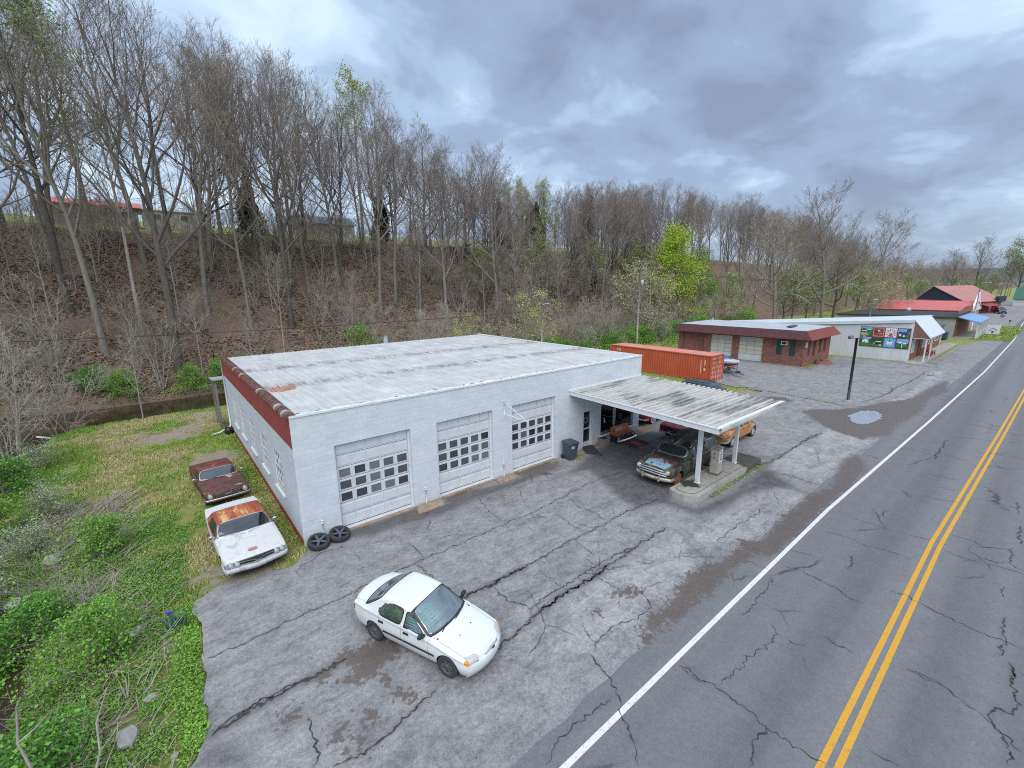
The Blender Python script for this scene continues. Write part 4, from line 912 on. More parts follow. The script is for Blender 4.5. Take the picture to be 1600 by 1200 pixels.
def loose_wheel(name, label, loc, tilt, rz):
    r = thing(name, label, 'wheel', loc, rz, 'loose wheels by the garage corner')
    M = Matrix.Rotation(tilt, 4, 'X'); hub = M
    prof = [(.29, -.10), (.33, -.115), (.37, -.11), (.392, -.085), (.40, 0), (.392, .085), (.37, .11), (.33, .115), (.295, .105), (.29, .10)]
    MB().lathe(prof, 36, Matrix.Translation((0, 0, .13)) @ M).build('tyre', plain('worn_tyre', (.040, .040, .042), .8, .35, 9, bump=.2), r)
    mb = MB(); mb.lathe([(.295, .11), (.30, .095), (.275, .06), (.265, -.05), (.285, -.1)], 36, Matrix.Translation((0, 0, .13)) @ M)
    for k in range(5):
        a = 2*math.pi*k/5+.3; ca, sa = math.cos(a), math.sin(a)
        P = lambda r_, w, h: M @ Vector((r_*ca-w*sa, r_*sa+w*ca, h))+Vector((0, 0, .13))
        v = [P(.03, -.05, .075), P(.03, .05, .075), P(.285, .036, .10), P(.285, -.036, .10), P(.03, -.05, .04), P(.03, .05, .04), P(.285, .036, .06), P(.285, -.036, .06)]
        mb.add(v, [(0, 3, 2, 1), (4, 5, 6, 7), (0, 1, 5, 4), (1, 2, 6, 5), (2, 3, 7, 6), (3, 0, 4, 7)])
    mb.lathe([(0, .09), (.055, .09), (.06, .07), (.06, .03)], 16, Matrix.Translation((0, 0, .13)) @ M); mb.build('rim', plain('gunmetal_rim', (.17, .18, .21), .35, .1, 8, .7), r)
    MB().lathe([(0, -.03), (.27, -.03)], 24, Matrix.Translation((0, 0, .13)) @ M).build('rim_well', plain('dark_blue_well', (.01, .012, .03), .6), r)
loose_wheel('loose_wheel', 'loose five-spoke wheel with tyre lying flat right at the garage corner', (.42, -.42, GZ+.05), R(15), .2)
loose_wheel('loose_wheel', 'second loose spoked wheel lying between the corner wheel and the first door', (1.20, -.38, GZ+.05), R(14), .35)

def build_leanto():
    r = thing('lean_to', 'small grey weathered lean-to roof on posts at the rear corner of the garage', 'lean-to', (-.2, 19.6, -.3))
    gw = plain('grey_weathered_wood', (.20, .19, .18), .85, .3, 5, stretch=(1, 1, .2))
    MB().box((.6, .1, 3.62), (2.2, 2.6, .07), rx=R(-5)).build('roof', plain('lean_to_roof', (.33, .34, .34), .7, .2), r)
    for x, y in ((-.35, -.9), (-.35, 1.1), (1.4, 1.1)): MB().bx(x-.06, x+.06, y-.06, y+.06, 0, 3.55).build('post', gw, r)
    MB().bx(-.30, -.26, -.84, 1.04, .4, 1.4).build('side_boards', gw, r)
build_leanto()
tag(MB().ico((-.25, 17.55, .05), .30, 2, 0, .12, (1, 1.1, .95), 5).build('rubbish_bag', plain('black_plastic_bag', (.012, .012, .013), .3, .3, 9)), 'black plastic rubbish bag lying at the rear corner of the garage', 'bag')
# ================================================================ vehicles
def chaikin(P, n=2):
    P = np.array(P, float)
    for _ in range(n):
        a = P[:-1]*.75+P[1:]*.25; b = P[:-1]*.25+P[1:]*.75
        P = np.concatenate([P[:1], np.stack([a, b], 1).reshape(-1, 2), P[-1:]])
    return P
def resample(P, ds):
    d = np.r_[0, np.cumsum(np.hypot(*np.diff(P, axis=0).T))]; s = np.linspace(0, d[-1], int(d[-1]/ds)+1)
    return np.stack([np.interp(s, d, P[:, 0]), np.interp(s, d, P[:, 1])], 1)
def in_poly(poly, x, y): return sdist(poly, x, y)
class Car:
    """lofted car shell, cut into named panels; x forward, y left, z up"""
    def __init__(s, sp):
        s.sp = sp; P = resample(chaikin(sp['prof'], sp.get('round', 2)), sp.get('ds', .035)); s.P = P
        s.hw = lambda x: interp(sorted(sp['hw']), x); s.bow = lambda x: interp(sorted(sp['bow']), x)
        n = len(P); X = P[:, 0]; ZT = P[:, 1]; W = s.hw(X); B = np.minimum(interp(sorted(sp['belt']), X), ZT-.012); SILL = np.minimum(interp(sorted(sp['sill']), X) if isinstance(sp['sill'], list) else sp['sill'], B-.02)
        i0 = int(np.argmax(X[:n//2])); i1 = n-1-int(np.argmin(X[::-1][:n//2])); ii = np.arange(n)
        fx, fz = X[:i0+1], ZT[:i0+1]; g = np.argsort(fx); k = (ii > i0) & (ii < n//2) & (X > fx.min()); SILL = np.where(k, np.maximum(SILL, np.interp(X, fx[g], fz[g])), SILL)
        fx, fz = X[i1:], ZT[i1:]; g = np.argsort(fx); k = (ii < i1) & (ii > n//2) & (X < fx.max()); SILL = np.where(k, np.maximum(SILL, np.interp(X, fx[g], fz[g])), SILL)
        B = np.where((ii <= i0) | (ii >= i1), ZT-.006, B); B = np.minimum(np.maximum(B, SILL+.012), ZT-.006); SILL = np.where((ii <= i0) | (ii >= i1), B-.006, np.minimum(SILL, B-.008))
        ins = interp(sorted(sp.get('inset', [(-9, 0), (9, 0)])), X); hc = ZT-B; sh = .015
        WT = np.maximum(W-sh-sp.get('tum', .32)*hc-ins*np.clip(hc/.08, 0, 1), .25*W)
        rc = np.minimum(sp.get('rc', .10), hc*.62); ry = np.minimum(sp.get('ry', .15), hc*1.2+.02)
        cr = sp.get('crown', .035)*np.clip(hc/.05, .3, 1)
        cols = []; seg = []
        def add(y, z, k): cols.append((y, z)); seg.append(k)
        for t in np.linspace(0, 1, 11): y = t*(WT-ry); add(y, ZT-cr*(y/W)**2, 0)
        zc = ZT-cr*((WT-ry)/W)**2
        for a in np.linspace(0, math.pi/2, 7)[1:]: add(WT-ry+ry*math.sin(a), zc-rc*(1-math.cos(a)), 1)
        for t in np.linspace(0, 1, 12)[1:]: add(WT+(W-sh-WT)*t, (zc-rc)+(B-(zc-rc))*t, 2)
        z1 = np.maximum(B-.05, SILL+.5*(B-SILL)); add(W-.004, B*.6+z1*.4, 3); add(W, z1, 3)
        zm = SILL+(z1-SILL)*.55
        for t in np.linspace(0, 1, 17)[1:]:
            z = z1+(SILL-z1)*t; k = np.clip((zm-z)/(zm-SILL+1e-6), 0, 1); k2 = np.clip((z-zm)/(z1-zm+1e-6), 0, 1)
            bul = sp.get('bulge', .012)
            add(W-sp.get('tuck', .09)*k**2-bul*k2**2+bul*.4*(1-k2)*(k == 0), z, 4)
        half = np.array([np.stack([c[0]+0*X, c[1]+0*X], 1) for c in cols])          # m,n,2
        m = len(half); full = np.concatenate([half[::-1]*[-1, 1], half[1:]]); segf = np.r_[seg[::-1], seg[1:]]
        if sp.get('shape'): full = sp['shape'](full, X)
        M = 2*m-1; Y = full[:, :, 0]; Z = full[:, :, 1]; XX = X[None]-s.bow(X)[None]*(np.abs(Y)/np.maximum(W, .1)[None])**2.2
        V = np.stack([XX, Y, Z], 2).transpose(1, 0, 2).reshape(-1, 3)                # station major
        i = (np.arange(n-1)[:, None]*M+np.arange(M-1)[None]).ravel(); F = np.stack([i, i+M, i+M+1, i+1], 1)
        st = np.repeat(np.arange(n-1), M-1); ce = V[F].mean(1)
        sx = (X[:-1]+X[1:])[st]/2; szt = (ZT[:-1]+ZT[1:])[st]/2; a = np.tile(np.minimum(segf[:-1], segf[1:]), n-1)
        wt = WT[st]; s.V, s.F = V, F; s.fs = dict(x=sx, y=ce[:, 1], z=ce[:, 2], zt=szt, seg=a, wt=wt, w=W[st], cx=ce[:, 0])
        s.lab = np.full(len(F), 'body', dtype=object)
    def arch(s, ax, az, r):
        f = s.fs; k = (f['seg'] >= 3) & (np.hypot(f['cx']-ax, f['z']-az) < r); s.lab[k] = ''
        V = s.V; d = np.stack([V[:, 0]-ax, V[:, 2]-az], 1); q = np.linalg.norm(d, axis=1)
        low = np.zeros(len(V), bool); low[np.unique(s.F[f['seg'] >= 3])] = True
        b = low & (np.abs(q-r) < .028) & (np.abs(V[:, 1]) > .4)
        V[b, 0] = ax+d[b, 0]/q[b]*r; V[b, 2] = az+d[b, 1]/q[b]*r
    def mark(s, name, cond): s.lab[cond & (s.lab != '')] = name
    def windscreen(s, name, xa, xb, trim='window_trim', side=.07, tw=.03, trimname=True):
        f = s.fs; top = (f['seg'] <= 1) & (f['x'] > min(xa, xb)) & (f['x'] < max(xa, xb)); y = np.abs(f['y'])
        if trimname: s.mark(trim, top & (y < f['wt']-side+tw))
        s.mark(name, top & (y < f['wt']-side) & (f['x'] > min(xa, xb)+tw) & (f['x'] < max(xa, xb)-tw))
    def sidewin(s, name, poly, tw=.022, trim='window_trim'):
        f = s.fs; k = (f['seg'] == 2) | (f['seg'] == 1); d = sdist(poly, f['cx'], f['z'])
        if trim: s.mark(trim, k & (d > -tw))
        s.mark(name, k & (d > 0))
    def finish(s, root, mats, skip=(), it=26):
        V, F = s.V, s.F; lab = s.lab; keep = lab != ''
        ids = {n: i for i, n in enumerate(sorted(set(lab)))}; L = np.array([ids[v] for v in lab])
        ed = {}
        for fi, f in enumerate(F):
            for a, b in ((0, 1), (1, 2), (2, 3), (3, 0)):
                e = (f[a], f[b]) if f[a] < f[b] else (f[b], f[a]); ed.setdefault(e, []).append(fi)
        nb = {}
        for (a, b), fl in ed.items():
            if len(fl) == 2 and L[fl[0]] != L[fl[1]]: nb.setdefault(a, []).append(b); nb.setdefault(b, []).append(a)
        idx = np.array([v for v, w in nb.items() if len(w) == 2]); 
        if len(idx):
            A = np.array([nb[v] for v in idx])
            for _ in range(it): V[idx] = .5*V[idx]+.25*(V[A[:, 0]]+V[A[:, 1]])
        parts = {}
        for n, i in ids.items():
            if n in ('',) or n in skip: continue
            fi = np.where(L == i)[0]; nm = n.split('|')[0]; Fm = F[fi]
            # connected pieces become parts of their own
            us = np.unique(Fm); par = {int(v): int(v) for v in us}
            def find(v):
                while par[v] != v: par[v] = par[par[v]]; v = par[v]
                return v
            for f in Fm:
                r0 = find(int(f[0]))
                for v in f[1:]: par[find(int(v))] = r0
            comp = np.array([find(int(f[0])) for f in Fm])
            for c in np.unique(comp):
                fc = Fm[comp == c]
                if len(fc) < 4: continue
                u = np.unique(fc); rm = np.full(len(V), -1); rm[u] = np.arange(len(u))
                vv = V[u].copy()
                me = np_mesh(nm, vv, rm[fc][:, ::-1], [mats.get(n, mats['body'])], smooth=True); parts.setdefault(n, []).append(link(nm, me, root))
        return parts
    def shut(s, root, mat, x=None, z0=.0, z1=2., col=None, xr=None, r=.0045, flip=True):
        """dark shut lines lying in the shell: across it at x, or along a column of it"""
        n = len(s.P); M = len(s.V)//n; G = s.V.reshape(n, M, 3)
        for sg in ((1, -1) if flip else (1,)):
            if col is None:
                lo, hi = n//5, 4*n//5; i = lo+int(np.argmin(np.abs(s.P[lo:hi, 0]-x))); p = [tuple(v) for v in (G[i, M//2:] if sg > 0 else G[i, :M//2+1][::-1]) if z0 < v[2] < z1 and abs(v[1]) > .35]
            else:
                j = M//2+sg*col; p = [tuple(v) for v in G[:, j] if xr[0] < v[0] < xr[1] and v[2] > .6]
            if len(p) > 2: MB().tube(p, r, 4, cap=False).build('shut_line', mat, root)
    def nose(s, z, y=0.0, rear=False):
        P = s.P; h = len(P)//2; Q = P[len(P)-h:] if rear else P[:h]; g = np.argsort(np.abs(Q[:, 1]-z))[:4]; x = float((Q[g, 0].min() if rear else Q[g, 0].max()))
        return x-float(s.bow(x))*(abs(y)/float(s.hw(x)))**2.2
    def bumper(s, root, name, mat, z0, z1, out=.06, rear=False, span=1.0, wrap=.25, vee=0.0, depth=.07):
        mb = MB(); sg = -1 if rear else 1; Wd = float(s.hw(s.P[0 if not rear else -1, 0]))*span; pts = []
        zc = (z0+z1)/2
        for y in np.linspace(-Wd, Wd, 23): pts.append((s.nose(zc, y, rear)+sg*(out+vee*max(0, 1-abs(y)/(Wd*.5))), y))
        if wrap:
            for e, yy in ((0, -Wd), (1, Wd)):
                x = pts[-1 if e else 0][0]; q = [(x-sg*wrap*.25, yy*1.035), (x-sg*wrap, yy*1.045)]
                pts = pts+q if e else q[::-1]+pts
        v = []; h = z1-z0
        for x, y in pts: v += [(x-sg*depth, y*.985, z0), (x-sg*.01, y, z0+h*.12), (x, y, z0+h*.5), (x-sg*.01, y, z0+h*.88), (x-sg*depth, y*.985, z1)]
        n = len(pts); mb.add(v, [(i*5+j, (i+1)*5+j, (i+1)*5+j+1, i*5+j+1) for i in range(n-1) for j in range(4)]+[(i*5+4, (i+1)*5+4, (i+1)*5, i*5) for i in range(n-1)], 0, True)
        return mb.build(name, mat, root)
    def lamp(s, root, name, mat, y, z, r, rim=None, rear=False, depth=.03, out=.0, sq=None):
        sg = -1 if rear else 1; x = s.nose(z, y, rear)+sg*out
        M = Matrix.Translation((x, y, z)) @ Matrix.Rotation(R(90)*sg, 4, 'Y')
        if sq: mb = MB().box((x, y, z), (.03, sq[0], sq[1]))
        else: mb = MB().lathe([(r, -.08), (r, depth*.3), (r*.7, depth*.8), (0, depth)], 18, M)
        o = mb.build(name, mat, root)
        if rim and not sq: MB().lathe([(r, -.06), (r*1.0, depth*.6), (r*1.22, depth*.5), (r*1.3, -.05)], 18, M).build('lamp_ring', rim, root)
        return o
def add_wheel(root, x, y, r, w, tyre, rim, style='spoke', n=6, white=None, ride=None):
    p = thing_part('wheel', root, (x, y, r if ride is None else ride)); s = 1 if y > 0 else -1
    M = Matrix.Rotation(R(-90)*s, 4, 'X')           # local z points outwards
    h = w/2; rr = r*.63
    MB().lathe([(rr, -h), (r*.9, -h), (r*.985, -h*.75), (r, 0), (r*.985, h*.75), (r*.93, h*.98), (r*.80, h*1.02), (rr*1.02, h*.93), (rr, h*.8)], 32, M).build('tyre', tyre, p)
    if white: MB().lathe([(rr*1.08, h*.99), (r*.80, h*1.05), (r*.90, h*1.03)], 32, M).build('whitewall', white, p)
    mb = MB(); mb.lathe([(rr, h*.9), (rr*.93, h*.85), (rr*.86, h*.55), (rr*.80, h*.35), (0, h*.3)], 32, M, m=1)
    if style == 'spoke':
        for k in range(n):
            a = 2*math.pi*k/n; ca, sa = math.cos(a), math.sin(a); Q = lambda q, t, hh: M @ Vector((q*ca-t*sa, q*sa+t*ca, hh))
            v = [Q(.03, -.04, h*.75), Q(.03, .04, h*.75), Q(rr*.93, .034, h*.82), Q(rr*.93, -.034, h*.82), Q(.03, -.05, h*.4), Q(.03, .05, h*.4), Q(rr*.93, .045, h*.45), Q(rr*.93, -.045, h*.45)]
            mb.add(v, [(0, 1, 2, 3), (0, 4, 5, 1), (1, 5, 6, 2), (2, 6, 7, 3), (3, 7, 4, 0)], 0)
        mb.lathe([(rr*.34, h*.6), (rr*.30, h*.82), (0, h*.86)], 16, M); mb.lathe([(rr, h*.9), (rr*.90, h*.88), (rr*.88, h*.6)], 32, M)
    else:
        mb.lathe([(rr*.98, h*.92), (rr*.8, h*.8), (rr*.62, h*.95), (rr*.4, h*1.0), (0, h*1.02)], 28, M)
    mb.build('rim', [rim, M_DARKI], p); return p
def well(root, x, yo, yi, r, z):
    """dark lining of a wheel arch"""
    mb = MB(); N = 20
    for s in (-1, 1):
        v = []
        for k in range(N+1):
            a = math.pi*k/N*1.16-.25; px, pz = x+(r+.015)*math.cos(a), z+(r+.015)*math.sin(a); v += [(px, s*(yo-.03), pz), (px, s*yi, pz)]
        mb.add(v, [(2*k, 2*k+2, 2*k+3, 2*k+1) for k in range(N)]); mb.add([v[2*k+1] for k in range(N+1)]+[(x, s*yi, z-.1)], [(k, k+1, N+1) for k in range(N)])
    return mb
M_UNDER = plain('car_underside', (.018, .017, .016), .9, .3, 6)
M_SEAT = plain('grey_seat_cloth', (.16, .155, .145), .9, .15, 10)
M_DASH = plain('dark_dash', (.07, .072, .075), .6, .2, 6)
M_TYRE = plain('dusty_tyre', (.045, .043, .042), .85, .3, 10)
def cabin(root, x0, x1, hw, zf, zb, seat, seats=((.1, .42), (-.75, None)), roof=None, wheel=True, side=1):
    """floor, seats, dash and steering wheel; x1 is the windscreen end"""
    mb = MB(); mb.bx(x0, x1+.25, -hw, hw, zf-.08, zf); 
    mb.bx(x0, x1+.25, -hw, -hw+.04, zf, zb-.03); mb.bx(x0, x1+.25, hw-.04, hw, zf, zb-.03); mb.build('cabin_floor', M_DARKI, root)
    mb = MB(); mb.box((x1-.02, 0, zb-.13), (.30, hw*1.75, .16)); mb.build('dashboard', M_DASH, root)
    for sx, _ in seats:
        bench = _ is None
        for y, w in (((0, hw*1.75),) if bench else ((hw*.5, hw*.85), (-hw*.5, hw*.85))):
            mb = MB(); mb.box((sx, y, zf+.22), (.5, w, .2)); mb.box((sx-.28, y, zf+.52), (.13, w, .62), taper=.86)
            if not bench: mb.box((sx-.31, y, zf+.90), (.09, w*.5, .17), taper=.85)
            mb.build('seat', seat, root)
    if wheel:
        M = Matrix.Translation((x1-.18, side*hw*.5, zb-.02)) @ Matrix.Rotation(R(-62), 4, 'Y')
        mb = MB(); mb.lathe([(.175+.016*math.cos(a), .016*math.sin(a)) for a in np.linspace(0, 2*math.pi, 9)], 26, M); mb.box((x1-.16, side*hw*.5, zb-.03), (.04, .32, .04)); mb.build('steering_wheel', M_DASH, root)
def glass_paint(col, rough=.3, var=.04, coat=.6, dirt=0.0, name='paint', road=False):
    if name in _mc: return _mc[name]
    t = NT(name); n = t.noise(2.5, 5, .6)
    c = t.ramp(n, [(.3, sc3(col, 1-var)), (.7, sc3(col, 1+var))])
    if dirt: c = t.mix(t.math('MULTIPLY', t.step(t.noise(5, 8, .7, .4), .52, .68), dirt), c, (.24, .20, .16))
    if road: z = t.sep(t.tc())[2]; c = t.mix(t.math('MULTIPLY', t.step(t.math('ADD', z, t.math('MULTIPLY', t.noise(6, 5), .25)), .56, .28), .5), c, (.33, .30, .27))
    _mc[name] = t.set(c, rough, 0, .5, **{'Coat Weight': coat, 'Coat Roughness': .08}); return _mc[name]
def patchy(name, layers, scale=2.2, rough=.75, stretch=None, bump=.15, seed=(0, 0, 0), thr=.5, soft=.05, fv=(.68, 1.3)):
    """flaking paint: layers of (colour, share) broken up by noise"""
    if name in _mc: return _mc[name]
    t = NT(name); mp = t.N.new('ShaderNodeMapping'); mp.inputs['Location'].default_value = seed; t.L.new(t.tc(), mp.inputs[0])
    v = mp.outputs[0]; c = None
    for k, (col, th) in enumerate(layers):
        fine = t.noise(scale*9, 5, .7, vec=v)
        cc = t.ramp(fine, [(.3, sc3(col, fv[0])), (.5, col), (.7, sc3(col, fv[1]))])
        if c is None: c = cc; continue
        mp2 = t.N.new('ShaderNodeMapping'); mp2.inputs['Location'].default_value = (k*7.3, k*3.1, k*5.7); t.L.new(v, mp2.inputs[0])
        n = t.noise(scale*(1+.25*k), 8, .66, .35, vec=mp2.outputs[0], stretch=stretch)
        c = t.mix(t.step(n, th-soft, th+soft), c, cc)
    t.bump(t.noise(scale*12, 5, .7, vec=v), bump, .006)
    _mc[name] = t.set(c, rough, 0, .3); return _mc[name]

# ---------------------------------------------------------------- the white sedan
def build_sedan():
    r = thing('white_sedan', 'clean white four-door sedan with green sale writing on its glass, alone on the lot', 'car', (1.442, -6.93, GZ), R(-68.3))
    sp = dict(prof=[(2.10, .20), (2.165, .30), (2.19, .44), (2.165, .56), (2.09, .645), (1.95, .70), (1.5, .795), (1.02, .885), (.90, .905), (.52, 1.12), (.14, 1.318), (-.02, 1.352), (-.38, 1.385), (-.78, 1.375), (-1.02, 1.335), (-1.34, 1.15), (-1.66, .985), (-1.80, .965), (-2.06, .945), (-2.18, .89), (-2.205, .62), (-2.19, .42), (-2.12, .24)],
              hw=[(2.2, .74), (2.0, .795), (1.6, .83), (.9, .845), (-1, .845), (-1.7, .82), (-2.2, .735)], belt=[(2.3, .58), (1.9, .655), (1.0, .83), (.2, .865), (-1.2, .905), (-1.8, .90), (-2.3, .86)], sill=[(2.3, .19), (1.8, .19), (1.6, .21), (-1.5, .22), (-2.3, .23)],
              bow=[(2.2, .27), (1.9, .24), (1.0, .20), (.5, .14), (.1, .08), (-.6, 0), (-1.1, -.07), (-1.7, -.16), (-2.2, -.20)], tum=.34, rc=.10, ry=.17, crown=.045, tuck=.07, bulge=.02, ds=.026)
    c = Car(sp); f = c.fs; A = lambda n: np.abs(f[n])
    for ax in (1.31, -1.155): c.arch(ax, .30, .335)
    body = glass_paint((.70, .73, .73), .28, .02, .5, 0, 'white_car_paint', True); black = plain('black_trim', (.018, .018, .021), .45, .1, 8)
    for x0, x1, n in ((-.08, .96, 'front_door'), (-.98, -.09, 'rear_door')): c.mark(n, (f['seg'] >= 2) & (f['cx'] > x0) & (f['cx'] < x1) & (f['z'] > .27) & (f['zt'] > .86) & (np.hypot(f['cx']+1.155, f['z']-.3) > .40))
    c.mark('hood', (f['seg'] <= 1) & (f['x'] > .98) & (f['x'] < 2.06) & (A('y') < f['w']-.10))
    c.mark('trunk_lid', (f['seg'] <= 1) & (f['x'] < -1.70) & (f['x'] > -2.17) & (A('y') < f['w']-.12))
    c.windscreen('windshield', .935, .10, side=.075, tw=.045); c.windscreen('rear_window', -1.01, -1.66, side=.06, tw=.035)
    c.sidewin('side_glass', [(-.06, .905), (.56, .885), (.10, 1.235), (-.04, 1.265)], .022); c.sidewin('side_glass', [(-.16, .91), (-.14, 1.27), (-.55, 1.265), (-.80, 1.19), (-.97, 1.03), (-.93, .93)], .022)
    c.mark('headlight', (f['x'] > 1.9) & (f['zt'] > .535) & (f['zt'] < .70) & (f['seg'] <= 2) & (A('y') > .40) & (A('y') < .70))
    c.mark('turn_lamp', (f['x'] > 1.75) & (f['z'] > .53) & (f['z'] < .64) & (A('y') >= .70) & (f['cx'] > 1.80))
    c.mark('tail_lamp', (f['x'] < -2.0) & (f['z'] > .63) & (f['z'] < .80) & (A('y') > .50) & (f['cx'] < -1.93))
    c.mark('grille', (f['x'] > 2.05) & (f['zt'] > .56) & (f['zt'] < .63) & (f['seg'] == 0) & (A('y') < .36))
    gl = mat_glass('car_glass', (.62, .78, .78), .02, .82, (.26, .36, .37), .24)
    mats = dict(body=body, front_door=body, rear_door=body, hood=body, trunk_lid=body, window_trim=black, windshield=gl, rear_window=gl, side_glass=gl, side_moulding=black,
                headlight=plain('clear_lamp', (.46, .48, .46), .15, .1, 20), turn_lamp=plain('amber_lamp', (.80, .26, .02), .2, .1), tail_lamp=plain('red_lamp', (.42, .01, .02), .2, .1), grille=plain('grille_grey', (.36, .39, .40), .5))
    c.finish(r, mats)
    gap = plain('shut_line_grey', (.16, .165, .17), .8)
    for x in (.955, -.085): c.shut(r, gap, x, .26, .93)
    c.shut(r, gap, -.975, .62, .95); c.shut(r, gap, col=10, xr=(1.0, 2.05)); c.shut(r, gap, col=10, xr=(-2.15, -1.75))
    for x in (1.31, -1.155):
        well(r, x, .83, .5, .335, .30).build('wheel_well', M_UNDER, r)
        for s in (-1, 1): add_wheel(r, x, s*.735, .30, .19, M_TYRE, plain('hubcap_grey', (.13, .135, .14), .4, .1, 8, .4), n=6)
    MB().bx(-2.0, 1.95, -.55, .55, .18, .24).build('underbody', M_UNDER, r)
    cabin(r, -1.35, .72, .70, .30, .88, plain('pale_seat_cloth', (.40, .40, .38), .9, .1, 10))
    for s in (-1, 1):
        mb = MB(); mb.ico((.60, s*.93, .955), .085, 2, 0, 0, (.75, 1.15, .8)); mb.box((.60, s*.84, .90), (.08, .12, .05)); mb.build('wing_mirror', black, r)
        for x in (.02, -.86): MB().box((x, s*.852, .735), (.17, .02, .05)).build('door_handle', black, r)
    for s in (-1, 1):
        for xa, xb in ((.93, -.075), (-.095, -.80)):
            mb = MB(); v = []
            for x in np.linspace(xa, xb, 9): w = float(c.hw(x))+.004; v += [(x, s*(w-.03), .452), (x, s*(w+.012), .46), (x, s*(w+.012), .498), (x, s*(w-.03), .506)]
            mb.add(v, [(i*4+j, i*4+4+j, i*4+5+j, i*4+1+j) for i in range(8) for j in range(3)]); mb.build('side_moulding', black, r)
    for y in (.18, -.30): MB().box((1.36, y, .842), (.03, .02, .012)).build('washer_nozzle', black, r)
    for y, l in ((.05, .52), (-.48, .42)): MB().tube([(.96-.1*y*y, y, .90), (.88-.16*y*y, y+l*.9, .925)], .011, 5).build('wiper', black, r)
    M = basis((2.185, 0, .60), (0, 1, 0), (-.4, 0, 1)); MB().lathe([(0, .012), (.045, .012), (.05, 0)], 14, Matrix.Translation((2.165, 0, .615)) @ Matrix.Rotation(R(72), 4, 'Y') @ Matrix.Diagonal((.6, 1.2, 1, 1))).build('badge', plain('badge_blue', (.03, .05, .18), .3, .1), r)
    # hand-painted sale notice on windscreen and passenger window; only its first words can be read
    gp = plain('window_paint_green', (.08, .46, .36), .6)
    P0 = Vector((.16, 0, 1.30)); P1 = Vector((.90, 0, .915)); up = (P0-P1).normalized()
    def wpt(y, t): q = P1.lerp(P0, t); b = float(c.bow(q.x)); return Vector((q.x-b*(abs(y)/.845)**2.2, y, q.z-.045*(y/.845)**2))+Vector((up.z, 0, -up.x)).normalized()*(.012)
    o = wpt(-.36, .80); text_mesh('sale_text', 'For Sale', .125, gp, r, basis(o, wpt(-.2, .80)-wpt(-.5, .80), up), .002, .002)
    q = random.Random(21)
    for k, t in enumerate((.66, .55, .44, .33, .23)):
        mb = MB(); y = -.60-.01*k; e = -.28+.05*q.random()
        while y < e:
            w = q.uniform(.02, .045); a = wpt(y, t-.02); b = wpt(y+w, t+.03*q.random()); mb.tube([a, (a+b)/2+up*.02*q.random(), b], .0065, 4); y += w+q.choice([.008, .008, .03])
        mb.build('sale_scribble', gp, r)
    mb = MB()
    for z in (1.17, 1.11, 1.05, .99):
        x = .06
        while x < .34:
            w = q.uniform(.02, .05); y = -(.845-.015-.34*(z-.87))-.014
            mb.tube([(x, y, z), (x+w*.5, y, z+.03*q.random()), (x+w, y, z-.005)], .006, 4); x += w+.018
    mb.build('sale_scribble', gp, r)
build_sedan()

